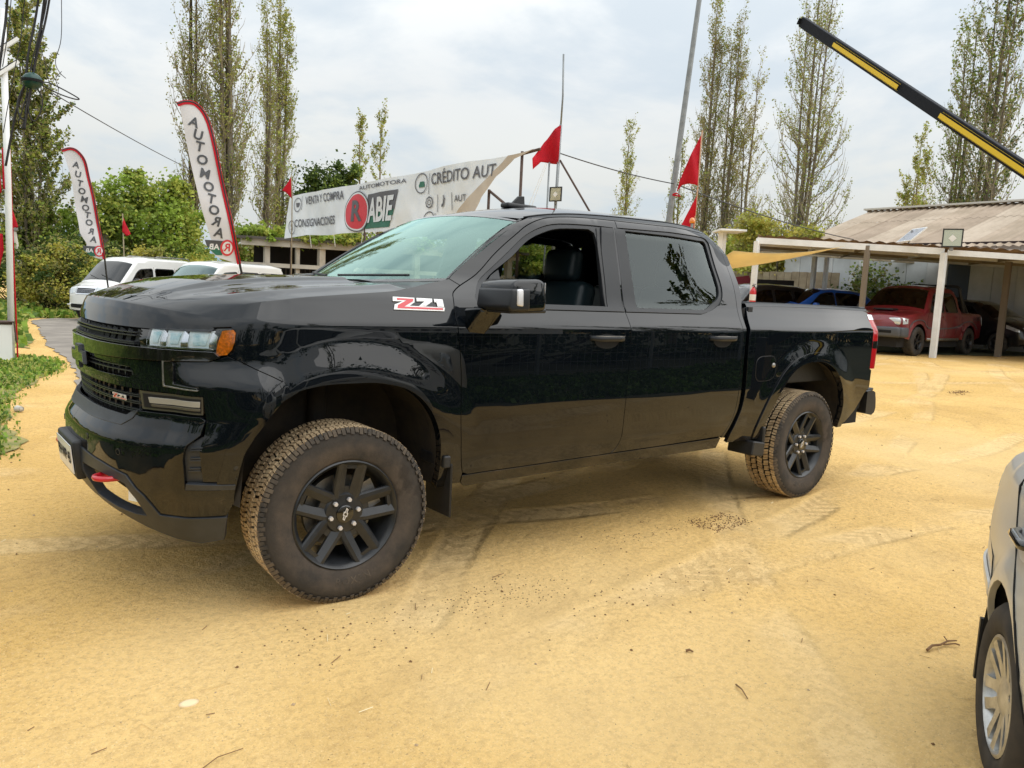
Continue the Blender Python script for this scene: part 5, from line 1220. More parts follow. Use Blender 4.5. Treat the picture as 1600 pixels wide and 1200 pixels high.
    def rf(s, t, q):
        h = .5; n = np.cross(s.rp(t + h, q) - s.rp(t - h, q), s.rp(t, np.clip(q + .02, -1, 1)) - s.rp(t, np.clip(q - .02, -1, 1))); n /= np.linalg.norm(n, axis=1)[:, None] + 1e-12; return s.rp(t, q), n
    def rib(s, name, t0, t1, q0, q1, m, parent=None, off=0.0, nq=17, thick=0.0):
        ts = np.arange(math.floor(t0), math.ceil(t1) + 1).clip(t0, t1).astype(float); ts = np.unique(np.round(ts, 4)); 
        if len(ts) < 2: ts = np.array([t0, t1])
        qs = np.linspace(q0, q1, nq); T_, Q = np.meshgrid(ts, qs); P, Nn = s.rf(T_.ravel(), Q.ravel()); P = P + Nn * off; a, b = len(ts), nq
        F = [(j * a + i, j * a + i + 1, (j + 1) * a + i + 1, (j + 1) * a + i) for j in range(b - 1) for i in range(a - 1)]
        if thick:
            ed = [i for i in range(a)] + [j * a + a - 1 for j in range(1, b)] + [(b - 1) * a + i for i in range(a - 2, -1, -1)] + [j * a for j in range(b - 2, 0, -1)]
            n0 = len(P); P = np.concatenate([P, P[ed] - Nn[ed] * thick]); Nn = np.concatenate([Nn, Nn[ed]]); n = len(ed)
            F += [(ed[k], n0 + k, n0 + (k + 1) % n, ed[(k + 1) % n]) for k in range(n)]
        q = F[0]; fn = np.cross(P[q[1]] - P[q[0]], P[q[2]] - P[q[1]])
        if np.dot(fn, Nn[q[0]]) < 0: F = [f[::-1] for f in F]
        return mesh(name, P, F, m, parent or s.root, normals=Nn)
    def ti(s, x, z):
        D = np.array(s.D); return int(np.argmin(np.hypot(D[:, 0] - x, D[:, 1] - z)))
    def build(s, windows, doors=(), wheel_kw=None, glass=None, segs=(), frame=None, step=.09, wheel_w=.19):
        out = s.outline(); sides = []
        for mi in (False, True):
            holes = [rc(w_, .055) for w_ in windows]
            sd = shell('side_panel', s.sf, [out] + holes, s.paint, s.root, step=step, depth=.02, mirror=mi, bstep=.035); sides.append(sd)
            for h_ in holes:
                shell('window_pane', s.sf, [h_], glass or M_CGLASS, sd, step=.2, depth=0, off=-.008, mirror=mi, bstep=.06)
            for h_ in holes:
                shell('window_seal', s.sf, [[tuple(p) for p in inset(h_, -.022)], [tuple(p) for p in inset(h_, .006)]], M_TRIM, sd, step=.2, depth=.006, off=.002, mirror=mi, bstep=.05)
            for ln in doors:
                A = crv(ln, 5); A = np.array(A); P, Nn = s.sf(A[:, 0], A[:, 1]); P = P + Nn * .0005
                if mi: P[:, 1] *= -1
                b = MB(); b.tube([tuple(p) for p in P], .0035, 4); b.build('door_seam', M_VOID, sd)
        # top ribbon split in named pieces: segs = [(name, t0, t1, material)]
        for nm, t0, t1, m in segs: s.rib(nm, t0, t1, -1, 1, m)
        # dark tub so one cannot see through
        xs = [x for x in np.linspace(.18, s.L - .18, 12)]
        V = []; F = []
        for x in xs:
            zt = min(float(np.interp(x, s.tx, s.tz)) - .10, s.belt - .05); w_ = float(s.w(x, .5)) - .16
            V += [(x, -w_, .22), (x, w_, .22), (x, w_, zt), (x, -w_, zt)]
        for i in range(len(xs) - 1):
            for k in range(4): F.append((i * 4 + k, i * 4 + (k + 1) % 4, (i + 1) * 4 + (k + 1) % 4, (i + 1) * 4 + k))
        F += [(0, 1, 2, 3), tuple(range(len(V) - 4, len(V)))]
        b = MB(); b.add(V, F); b.build('underbody', M_CINT, s.root)
        kw = dict(R=s.R); kw.update(wheel_kw or {}); w0 = None
        for xw in s.wheels:
            for sg in (-1, 1):
                y = sg * (s.W / 2 - .105)
                if w0 is None: w0 = car_wheel(parent=s.root, w=wheel_w, **kw); w_ = w0
                else: w_ = copy_tree(w0, s.root)
                w_.location = (xw, y, s.R); w_.rotation_euler = (0, .3 * xw, 0 if sg < 0 else PI)
        return sides
    def patch(s, name, poly, m, parent=None, off=.003, depth=.01, mirror=None, step=.08):
        for mi in ((False, True) if mirror is None else (mirror,)): shell(name, s.sf, [poly], m, parent or s.root, step=step, depth=depth, off=off, mirror=mi, bstep=.05)
    def seats(s, xs, y=.36):
        for x in xs:
            for sg in (-1, 1): rbox('seat', (x, sg * y, s.belt - .05), (.12, .46, .6), .05, M_CINT, s.root, 2, Matrix.Rotation(.2, 3, 'Y')); rbox('headrest', (x + .06, sg * y, s.belt + .32), (.08, .24, .16), .03, M_CINT, s.root, 2)
def gpos(x, y): return (x, y, float(gz(x, y)))
HATCH = [(.02, .30), (.0, .50), (.05, .68), (.14, .76), (.5, .88), (.95, .98), (1.15, 1.08), (1.55, 1.32), (1.85, 1.43), (2.3, 1.47), (2.9, 1.45), (3.35, 1.38), (3.60, 1.20), (3.78, .98), (3.86, .75), (3.88, .45), (3.84, .30)]
SEDAN = [(.02, .28), (.0, .48), (.05, .64), (.15, .72), (.6, .85), (1.15, .94), (1.35, 1.02), (1.85, 1.30), (2.15, 1.40), (2.6, 1.43), (3.1, 1.39), (3.55, 1.20), (3.80, 1.06), (4.25, 1.02), (4.38, .95), (4.42, .70), (4.42, .45), (4.36, .30)]
SUV = [(.02, .36), (.0, .60), (.06, .82), (.16, .92), (.7, 1.05), (1.15, 1.12), (1.3, 1.2), (1.7, 1.52), (2.0, 1.64), (2.6, 1.68), (3.4, 1.66), (3.9, 1.58), (4.15, 1.25), (4.28, 1.0), (4.32, .6), (4.26, .36)]
def std_segs(c, ws0, ws1, rw0, rw1, glass=None):
    a, b_, d, e = c.ti(*ws0), c.ti(*ws1), c.ti(*rw0), c.ti(*rw1); n = len(c.D) - 1
    return [('front_body', 0, a, c.paint), ('windscreen', a, b_, glass or M_CGLASS), ('roof', b_, d, c.paint), ('rear_window', d, e, glass or M_CGLASS), ('rear_body', e, n, c.paint)]
def simple_car(name, label, cat, loc, rz, kind, paint, group=None, glass=None, rim=None, lamps=True):
    if kind == 'hatch':
        c = Car(name, label, cat, loc, rz, 3.88, 1.68, HATCH, paint, .93, (.72, 3.22), R=.29, group=group)
        wins = [[(1.30, .95), (1.72, 1.30), (1.95, 1.36), (2.18, 1.37), (2.18, .96)], [(2.26, .96), (2.26, 1.37), (2.9, 1.35), (3.22, 1.26), (3.28, 1.05), (3.0, .98)]]
        doors = [[(1.18, .3), (1.12, .7), (1.2, .98)], [(2.22, .3), (2.22, 1.40)], [(3.0, .5), (3.2, .8), (3.3, 1.05)]]; segs = std_segs(c, (1.0, 1.0), (1.8, 1.42), (3.30, 1.39), (3.66, 1.12), glass)
    elif kind == 'sedan':
        c = Car(name, label, cat, loc, rz, 4.42, 1.72, SEDAN, paint, .92, (.80, 3.42), R=.30, group=group)
        wins = [[(1.52, .96), (1.98, 1.28), (2.2, 1.33), (2.42, 1.34), (2.42, .96)], [(2.5, .96), (2.5, 1.34), (3.0, 1.31), (3.38, 1.16), (3.5, 1.0)]]
        doors = [[(1.35, .3), (1.3, .7), (1.4, .98)], [(2.46, .3), (2.46, 1.36)], [(3.2, .5), (3.4, .8), (3.5, 1.0)]]; segs = std_segs(c, (1.3, 1.0), (2.1, 1.39), (3.15, 1.38), (3.75, 1.08), glass)
    else:
        c = Car(name, label, cat, loc, rz, 4.32, 1.80, SUV, paint, 1.05, (.82, 3.42), R=.34, group=group)
        wins = [[(1.5, 1.1), (1.88, 1.46), (2.1, 1.53), (2.4, 1.55), (2.4, 1.1)], [(2.48, 1.1), (2.48, 1.55), (3.1, 1.55), (3.1, 1.1)], [(3.2, 1.1), (3.2, 1.54), (3.7, 1.48), (3.85, 1.2), (3.7, 1.12)]]
        doors = [[(1.35, .4), (1.3, .8), (1.4, 1.1)], [(2.44, .4), (2.44, 1.6)], [(3.14, .6), (3.15, 1.6)]]; segs = std_segs(c, (1.25, 1.15), (1.9, 1.6), (3.85, 1.59), (4.12, 1.28), glass)
    c.build(wins, doors, dict(rr=.19 if kind != 'suv' else .22, rim=rim), glass, segs)
    z0 = .62 if kind != 'suv' else .78
    c.patch('headlight', [(.10, z0), (.48, z0 + .10), (.50, z0 + .20), (.12, z0 + .08)], M_HLIGHT)
    a = c.ti(.01, .4); b_ = c.ti(.03, z0); c.rib('grille', a, b_, -.55, .55, M_BLKPL, off=.006)
    c.rib('headlight', c.ti(.04, z0 - .02), c.ti(.14, z0 + .10), -.96, -.55, M_HLIGHT, off=.008); c.rib('headlight', c.ti(.04, z0 - .02), c.ti(.14, z0 + .10), .55, .96, M_HLIGHT, off=.008)
    c.patch('tail_lamp', [(c.L - .22, z0 + .05), (c.L - .06, z0 + .05), (c.L - .10, z0 + .25), (c.L - .22, z0 + .25)], M_REDLENS)
    for sg in (-1, 1): rbox('door_mirror', (1.45, sg * (c.W / 2 + .06), c.belt + .06), (.12, .2, .13), .03, paint, c.root, 2)
    for x in (2.0, 2.9):
        c.patch('door_handle', [(x, c.belt - .14), (x + .17, c.belt - .14), (x + .17, c.belt - .11), (x, c.belt - .11)], paint, off=.02, depth=.02)
    return c
P_BLACK = car_paint('black_car_paint', (.01, .01, .012)); P_BLUE = car_paint('blue_car_paint', (.018, .13, .62), 0.0); P_MAROON = car_paint('maroon_car_paint', (.10, .008, .014)); P_WHITE = mat('white_van_paint', (.74, .74, .72), rough=.3, coat=.8)
P_DGREY = car_paint('charcoal_car_paint', (.03, .03, .034), .2); P_REDP = car_paint('dark_red_paint', (.17, .010, .015), .1); P_SILVER = mat('dusty_silver_paint', (.62, .62, .61), rough=.40, metal=.15, coat=.4, coat_r=.08, col2=(.54, .52, .46), noise_scale=1.5)
# ---- red pickup under the carport
def red_pickup():
    S = [(.03, .50), (.0, .62), (.02, .84), (.10, .98), (.55, 1.05), (1.15, 1.12), (1.28, 1.2), (1.72, 1.66), (1.95, 1.76), (2.5, 1.80), (3.10, 1.78), (3.30, 1.70), (3.42, 1.18), (3.46, 1.15), (4.9, 1.14), (5.0, 1.12), (5.02, .75), (5.0, .52)]
    c = Car('pickup_truck', 'dark red double cab pickup with black roll bar, parked behind the white carport post', 'pickup truck', (0, 0, 0), 0, 5.02, 1.78, S, P_REDP, 1.10, (.86, 3.96), R=.375, arch=.45, tumble=.30, zb=.42, taper=.05, round_=.08)
    wins = [[(1.52, 1.16), (1.86, 1.58), (2.05, 1.64), (2.32, 1.65), (2.32, 1.16)], [(2.42, 1.16), (2.42, 1.65), (3.0, 1.64), (3.14, 1.5), (3.18, 1.16)]]
    doors = [[(1.35, .5), (1.33, .9), (1.42, 1.12)], [(2.37, .5), (2.37, 1.68)], [(3.0, .55), (3.22, .85), (3.26, 1.15)], [(3.46, .5), (3.46, 1.14)]]
    n = len(c.D) - 1; a, b_, d, e = c.ti(1.28, 1.2), c.ti(1.80, 1.70), c.ti(3.31, 1.66), c.ti(3.41, 1.24)
    c.build(wins, doors, dict(rr=.22, rim=M_DALLOY), None, [('hood', 0, a, P_REDP), ('windscreen', a, b_, M_CGLASS), ('roof', b_, d, P_REDP), ('rear_window', d, e, M_CGLASS), ('cargo_cover', e, n, P_REDP)], wheel_w=.24)
    r = c.root
    # bumper, grille, lamps
    rbox('front_bumper', (-.02, 0, .60), (.22, 1.70, .26), .06, M_BUMP, r, 3)
    for sg in (-1, 1): rbox('bumper_end', (.17, sg * .83, .60), (.36, .14, .25), .05, M_BUMP, r, 3); rbox('bumper_slot', (-.115, sg * .50, .61), (.04, .36, .09), .02, M_VOID, r, 2)
    rbox('lower_intake', (-.115, 0, .57), (.04, .50, .14), .015, M_VOID, r, 2)
    for k in range(7):
        y = -.30 + k * .1; rbox('grille_slot', (.005, y, .86), (.06, .06, .20), .015, M_VOID, r, 2)
    for sg in (-1, 1):
        rbox('headlight', (.06, sg * .62, .87), (.12, .34, .19), .05, M_HLIGHT, r, 3); c.patch('headlight', [(.12, .80), (.30, .82), (.30, .94), (.12, .96)], M_HLIGHT, mirror=sg > 0)
    sc_ = rbox('hood_scoop', (.85, 0, 1.165), (.35, .5, .05), .02, M_BLKPL, r, 2)
    b = MB()
    for x, h in ((3.58, 1.86), (3.80, 1.55)):
        b.tube(crv([(x + .25, -.74, 1.14), (x, -.70, 1.14 + .7 * (h - 1.14)), (x - .02, -.60, h), (x - .02, 0, h + .01), (x - .02, .60, h), (x, .70, 1.14 + .7 * (h - 1.14)), (x + .25, .74, 1.14)], 5), .042, 10)
    b.build('roll_bar', M_BLKPL, r, smooth=True)
    c.patch('tail_lamp', [(4.86, .82), (4.98, .82), (4.98, 1.08), (4.86, 1.08)], M_HLIGHT)
    for sg in (-1, 1): rbox('door_mirror', (1.50, sg * 1.0, 1.20), (.12, .22, .18), .04, M_BLKPL, r, 2)
    for sg in (-1, 1): b = MB(); b.tube([(1.4, sg * .86, .43), (3.3, sg * .86, .43)], .045, 8); b.build('side_step', M_STEEL, r, smooth=True)
    c.patch('arch_stripe', crv([(.40 , .74), (.55, .88), (.86, .94), (1.15, .90), (1.4, .74), (2.6, .74), (3.2, .80), (3.55, .90), (3.96, .94), (4.3, .86), (4.5, .72), (4.5, .70), (4.3, .83), (3.96, .915), (3.55, .875), (3.2, .77), (2.6, .71), (1.4, .71), (1.15, .87), (.86, .915), (.55, .85), (.40, .71)], 2), M_BUMP, off=.012)
    c.patch('door_handle', [(2.20, 1.0), (2.34, 1.0), (2.34, 1.03), (2.20, 1.03)], P_REDP, off=.02, depth=.02); c.patch('door_handle', [(3.02, 1.0), (3.16, 1.0), (3.16, 1.03), (3.02, 1.03)], P_REDP, off=.02, depth=.02)
    V, F = text_geo('D-CAB', .15, .004, .3, extrude=.002)
    b = MB(); P, Nn = c.sf(4.15 + V[:, 0] + .25, 1.0 + V[:, 1]); b.add([tuple(q) for q in P + Nn * .004], F); b.build('lettering', M_BLKPL, r, fix=False)
    c.seats((2.2, 3.0)); return c
rp_ = red_pickup()
rp_.root.location = (17.94, 5.83, .30); rp_.root.rotation_euler = (0, 0, math.radians(0))
R_ = math.radians
def put(c, x, y, z, a): c.root.location = (x, y, z); c.root.rotation_euler = (0, 0, R_(a))
put(simple_car('parked_car', 'blue hatchback parked under the carport just left of the red pickup', 'car', (0, 0, 0), 0, 'hatch', P_BLUE), 19.0, 9.9, .50, -25)
put(simple_car('parked_car', 'black SUV parked under the carport beside the red fire extinguisher', 'car', (0, 0, 0), 0, 'suv', P_BLACK), 17.2, 11.0, .34, -20)
put(simple_car('parked_car', 'black hatchback parked directly left of the blue car', 'car', (0, 0, 0), 0, 'hatch', P_BLACK), 18.9, 12.3, .40, -28)
put(simple_car('parked_car', 'charcoal saloon parked between the black SUV and the black hatchback', 'car', (0, 0, 0), 0, 'sedan', P_DGREY), 21.0, 15.2, .50, -28)
put(simple_car('parked_car', 'maroon hatchback showing only its roof behind the black and blue cars', 'car', (0, 0, 0), 0, 'hatch', P_MAROON), 22.6, 12.9, .55, -25)
put(simple_car('parked_car', 'black hatchback with bright headlamps parked behind the red pickup tailgate', 'car', (0, 0, 0), 0, 'hatch', P_BLACK, rim=M_DALLOY), 23.75, 3.75, .36, 72)
put(simple_car('parked_car', 'dark grey saloon at the right edge behind the black hatchback', 'car', (0, 0, 0), 0, 'sedan', P_DGREY), 24.3, 8.3, .42, 78)
# ---- white vans
def van(label, x, y, rz, H=1.90, glass=None, cat='van'):
    S = [(.03, .34), (.0, .50), (.02, .74), (.10, .92), (.30, 1.02), (.48, 1.10), (1.02, 1.66), (1.22, 1.80), (1.7, 1.86), (3.3, 1.86), (3.75, 1.80), (3.86, 1.40), (3.90, .80), (3.88, .34)]
    S = [(a, b * H / 1.86) for a, b in S]
    c = Car('parked_van', label, cat, (x, y, 0), R_(rz), 3.90, 1.58, S, P_WHITE, 1.08, (.62, 3.10), R=.28, tumble=.13, zb=.26, camber=.05, taper=.05, round_=.07)
    wins = [[(.86, 1.13), (1.12, 1.46), (1.26, 1.56), (1.74, 1.60), (1.74, 1.13)], [(1.86, 1.13), (1.86, 1.60), (2.62, 1.60), (2.62, 1.13)], [(2.72, 1.13), (2.72, 1.60), (3.48, 1.60), (3.48, 1.13)]]
    a, b_, d, e = c.ti(.52, 1.14), c.ti(1.06, 1.68), c.ti(3.76, 1.75), c.ti(3.86, 1.25); n = len(c.D) - 1
    c.build(wins, [[(.80, .36), (.76, .8), (.82, 1.10)], [(1.80, .36), (1.80, 1.66)], [(2.67, .36), (2.67, 1.66)]], dict(rr=.17), glass or M_CGLASS, [('front_body', 0, a, P_WHITE), ('windscreen', a, b_, glass or M_CGLASS), ('roof', b_, d, P_WHITE), ('rear_window', d, e, M_CGLASS), ('rear_body', e, n, P_WHITE)])
    r = c.root
    c.rib('grille', c.ti(.03, .76), c.ti(.14, .95), -.52, .52, M_CHROME, off=.010)
    for k in range(4): t = c.ti(.03, .77) + k; c.rib('grille_slot', t + .1, t + .75, -.47, .47, M_VOID, off=.018)
    for q0, q1 in ((-.97, -.54), (.54, .97)): c.rib('headlight', c.ti(.03, .78), c.ti(.22, .99), q0, q1, M_HLIGHT, off=.010)
    c.patch('headlight', [(.06, .80), (.30, .92), (.36, 1.02), (.10, .94)], M_HLIGHT)
    c.rib('lower_grille', c.ti(.0, .42), c.ti(.0, .52), -.8, .8, M_VOID, off=.008)
    rbox('front_bumper', (-.0, 0, .47), (.07, 1.42, .05), .02, M_CHROME, r, 2)
    pl = rbox('number_plate', (-.055, 0, .63), (.015, .36, .13), .004, M_WHITE, r, 1); V, F = text_geo('BS·HG 95', .07, .001, extrude=.001); b = MB(); b.add([(-.064 + q[2] * 0, -q[0], .63 + q[1]) for q in V], F); b.build('plate_text', M_VOID, pl, fix=False)
    for sg in (-1, 1): rbox('door_mirror', (.95, sg * .90, 1.20), (.10, .20, .20), .04, M_BLKPL, r, 2)
    b = MB()
    for s0, s1 in ((-.6, .05), (.1, .7)): 
        P = c.rp(np.array([a + 1.0, a + 5.0]), np.array([s0, s1])); b.tube([tuple(P[0] + np.array((-.01, 0, .01))), tuple(P[1] + np.array((-.01, 0, .02)))], .008, 4)
    b.build('wiper', M_BLKPL, r)
    c.seats((1.3, 2.2)); return c
va = van('white minivan facing the camera behind the leaning feather flags', 2.75, 20.9, 33)
vb = van('second white minivan with teal windscreen, mostly hidden by the black hood', 3.95, 17.1, 30, 1.84, M_CGLASS_T)
for v_ in (va,):
    b = MB()
    for sg in (-1, 1): b.tube([(2.0, sg * .55, 1.92), (2.1, sg * .55, 1.98), (3.4, sg * .55, 1.98), (3.5, sg * .55, 1.92)], .016, 6)
    b.build('roof_rack', M_STEEL, v_.root, smooth=True)
# ---- silver car at the lower right
def silver():
    S = [(.02, .24), (.0, .45), (.05, .60), (.16, .68), (.6, .80), (1.12, .88), (1.35, .97), (1.9, 1.30), (2.2, 1.38), (2.7, 1.40), (3.1, 1.35), (3.50, 1.14), (3.66, 1.02), (3.92, .985), (4.05, .93), (4.12, .76), (4.15, .55), (4.10, .26)]
    c = Car('parked_car', 'dusty silver saloon cut off by the lower right edge of the picture', 'car', (0, 0, 0), 0, 4.15, 1.66, S, P_SILVER, .90, (.78, 3.22), R=.285, arch=.345, tumble=.50, zb=.22, camber=.06, taper=.15, round_=.16, endp=3.2)
    wins = [[(1.55, .94), (2.02, 1.25), (2.25, 1.30), (2.40, 1.30), (2.40, .94)], [(2.5, .94), (2.5, 1.30), (3.0, 1.27), (3.28, 1.12), (3.38, .98)]]
    n = len(c.D) - 1; a, b_, d, e = c.ti(1.3, .98), c.ti(2.15, 1.38), c.ti(3.15, 1.34), c.ti(3.60, 1.06)
    c.build(wins, [[(1.36, .24), (1.32, .6), (1.42, .93)], [(2.45, .24), (2.45, 1.32)], [(2.86, .26), (2.89, .40), (2.94, .52), (3.10, .66), (3.28, .76), (3.40, .88), (3.42, .97)]], dict(rr=.178, rim=M_ALLOY, spokes=6, twin=True), None,
            [('front_body', 0, a, P_SILVER), ('windscreen', a, b_, M_CGLASS), ('roof', b_, d, P_SILVER), ('rear_window', d, e, M_CGLASS), ('rear_body', e, n, P_SILVER)], step=.045, wheel_w=.185)
    for mi in (False, True):
        c.patch('tail_lamp', [(4.00, .78), (4.10, .76), (4.08, .88), (4.00, .91)], M_HLIGHT, off=.008, mirror=mi)
        sg = 1 if mi else -1
        for x in (2.22, 3.06):
            hc = [(x + .10 + .085 * math.cos(t), .775 + .045 * math.sin(t)) for t in np.linspace(0, 2 * PI, 20, endpoint=False)]
            c.patch('handle_cup', hc, M_SILVERPLATE, off=.001, depth=0, mirror=mi, step=.03)
            P, Nn = c.sf(np.linspace(x + .02, x + .20, 8), np.full(8, .79)); P[:, 1] *= -sg; P[:, 1] = np.abs(P[:, 1]) * sg
            b = MB(); b.tube([(q[0], q[1] + sg * (.022 if 0 < i < 7 else .004), q[2]) for i, q in enumerate(P)], .016, 8); b.build('door_handle', M_GLOSS, c.root, smooth=True)
        c.patch('side_moulding', [(1.5, .50), (2.40, .50), (2.40, .545), (1.5, .545)], P_SILVER, off=.012, mirror=mi); c.patch('side_moulding', [(2.5, .50), (2.84, .50), (2.87, .545), (2.5, .545)], P_SILVER, off=.012, mirror=mi)
        c.patch('bumper_strip', [(3.62, .46), (4.10, .48), (4.10, .53), (3.62, .51)], P_SILVER, off=.012, mirror=mi)
        # bumper cut line and mud flap
        P, Nn = c.sf(np.array([3.575, 3.60, 3.64, 3.95, 4.12]), np.array([.36, .50, .60, .63, .62])); P += Nn * .001; P[:, 1] = np.abs(P[:, 1]) * sg; b = MB(); b.tube([tuple(q) for q in P], .003, 4); b.build('bumper_seam', M_VOID, c.root)
        b = MB(); b.box((3.62, sg * .70, .27), (.02, .20, .22)); b.build('mud_flap', M_BLKPL, c.root)
        arc = [(3.22 + .38 * math.cos(t), .285 + .38 * math.sin(t)) for t in np.linspace(0, PI, 16)]; arc2 = [(3.22 + .30 * math.cos(t), .285 + .30 * math.sin(t)) for t in np.linspace(PI, 0, 12)]
        V = []; F = []
        for t in np.linspace(0, PI, 16):
            for y in (.80, .45): V.append((3.22 + .365 * math.cos(t), sg * y, .285 + .365 * math.sin(t)))
        for i in range(15): F.append((i * 2, i * 2 + 1, i * 2 + 3, i * 2 + 2))
        mesh('wheel_well', V, F, M_VOID, c.root)
    return c
sc_ = silver()
_a = R_(30); _ca, _sa = math.cos(_a), math.sin(_a); wx, wy = 3.22, .82
put(sc_, 1.02 - (wx * _ca - wy * _sa), -3.262 - (wx * _sa + wy * _ca), .0, 30)

# ================================================================ trees and plants
M_BARK = mat('grey_bark', (.21, .18, .13), rough=.95, col2=(.12, .10, .075), noise_scale=5)
M_BARKD = mat('dark_bark', (.045, .036, .028), rough=.95)
M_TWIGG = mat('twig_bark', (.29, .25, .17), rough=.95)
M_LY = leaf_mat('leaf_yellow_green', (.40, .43, .08)); M_LG = leaf_mat('leaf_green', (.23, .31, .06)); M_LD = leaf_mat('leaf_dark', (.06, .10, .022)); M_LB = leaf_mat('leaf_bright', (.30, .42, .06)); M_LO = leaf_mat('leaf_olive', (.31, .29, .10)); M_LDD = leaf_mat('leaf_very_dark', (.028, .05, .016)); M_LR = leaf_mat('leaf_golden', (.46, .40, .075))
def stick(V, F, pts, rads, n=4):
    P = [np.array(p, float) for p in pts]; b = len(V); t = P[-1] - P[0]; t = t / (np.linalg.norm(t) + 1e-9); ref = np.array((0, 0, 1.)) if abs(t[2]) < .9 else np.array((1., 0, 0)); u = np.cross(t, ref); u /= np.linalg.norm(u); v = np.cross(t, u)
    for p, r in zip(P, rads):
        for k in range(n): a = 2 * PI * k / n; V.append(tuple(p + (u * math.cos(a) + v * math.sin(a)) * r))
    for i in range(len(P) - 1):
        for k in range(n): F.append((b + i * n + k, b + i * n + (k + 1) % n, b + (i + 1) * n + (k + 1) % n, b + (i + 1) * n + k))
def poplar(name, x, y, H, R, seed, label, nst=3, nbr=150, nleaf=5000, ls=.10, bare=.5, low=.12, mats=None, group='tall poplar trees', lean=0.0, spread=1.0, cone=0.0, bark=None, zbase=0.0, top_thin=.5):
    R = R * .88; rs = np.random.RandomState(seed); root = empty(name, (x, y, zbase + float(gz(x, y)) - .05)); tag(root, label, 'tree', group)
    V = []; F = []; LP = []; stems = []
    for s in range(nst):
        a = rs.rand() * 2 * PI; r0 = R * .16 * (s > 0); bx, by = r0 * math.cos(a), r0 * math.sin(a); hh = H * (1 - .16 * rs.rand() * (s > 0)); off = R * .34 * (s > 0)
        pts = [(bx + lean * t * H * .1 + off * math.cos(a) * t + rs.normal() * .04, by + off * math.sin(a) * t + rs.normal() * .04, hh * t) for t in np.linspace(0, 1, 7)]; rad0 = H * .0105 * (1 if s == 0 else .7)
        stick(V, F, pts, [rad0 * (1 - .93 * t) + .006 for t in np.linspace(0, 1, 7)], 6); stems.append(np.array(pts))
    tv = len(V)
    TV, TF = V, F; V = []; F = []
    ends = []
    for k in range(nbr):
        st = stems[k % nst]; t = low + (1 - low) * rs.rand() ** .9; i = t * 6; p = np.array([np.interp(i, range(7), st[:, c]) for c in range(3)]); a = rs.rand() * 2 * PI
        prof = math.sin(min(1, (t - low * .5) / .30) * PI / 2) * (1 - max(0, t - .45) / .6) ** top_thin; ln = H * .15 * (.6 + .7 * rs.rand()) * (1 - .5 * t); out = R * prof * (.45 + .65 * rs.rand()) * spread * (1 + cone * (.75 - 1.5 * t))
        d = np.array((math.cos(a), math.sin(a), 0)); q = [p]
        for j in range(1, 6): u = j / 5; q.append(p + d * out * math.sin(u * PI / 2) * (1 + rs.normal() * .06) + np.array((rs.normal() * .05, rs.normal() * .05, ln * u * (.6 + .4 * u))))
        r = (.032 * (1 - t) + .012) * (H / 18); stick(V, F, q, [r * (1 - .8 * j / 5) for j in range(6)], 3); ends.append((np.array(q), t))
        for _ in range(4):
            j = rs.randint(1, 5); a2 = a + rs.normal() * 1.1; l2 = ln * .42 * (.5 + rs.rand()); e = q[j] + np.array((math.cos(a2) * l2 * .38, math.sin(a2) * l2 * .38, l2 * .85)); m_ = (q[j] + e) / 2 + np.array((math.cos(a2), math.sin(a2), 0)) * l2 * .08; stick(V, F, [q[j], m_, e], [r * .5, r * .35, r * .15], 3); ends.append((np.array([q[j], m_, e]), t))
    m1 = bark or M_BARK; tr = mesh('trunk', TV, TF, m1, root, smooth=True); br = mesh('branches', V, F, M_TWIGG, root); br['kind'] = 'stuff'
    nleaf = int(nleaf * 1.05); ls = ls * .62; w = rs.rand(len(ends)) ** 2.2 + .05; w *= np.array([1.3 - .9 * bare * (e[1] ** .7) for e in ends]); w /= w.sum(); idx = rs.choice(len(ends), nleaf, p=w); P = np.empty((nleaf, 3)); 
    for n_, i in enumerate(idx): q = ends[i][0]; u = rs.rand() ** .8 * (len(q) - 1); j = min(int(u), len(q) - 2); P[n_] = q[j] + (q[j + 1] - q[j]) * (u - j)
    P += rs.normal(size=P.shape) * (.09 * H / 18); A = rdir(rs, nleaf); B = np.cross(A, rdir(rs, nleaf)); B /= np.linalg.norm(B, axis=1)[:, None] + 1e-9; s = ls * (.5 + .8 * rs.rand(nleaf))[:, None]
    soup('crown', P, A * s * .5, B * s * .38, rs.choice(len(mats or [0, 0, 0]), nleaf) , mats or [M_LY, M_LG, M_LO], root); return root
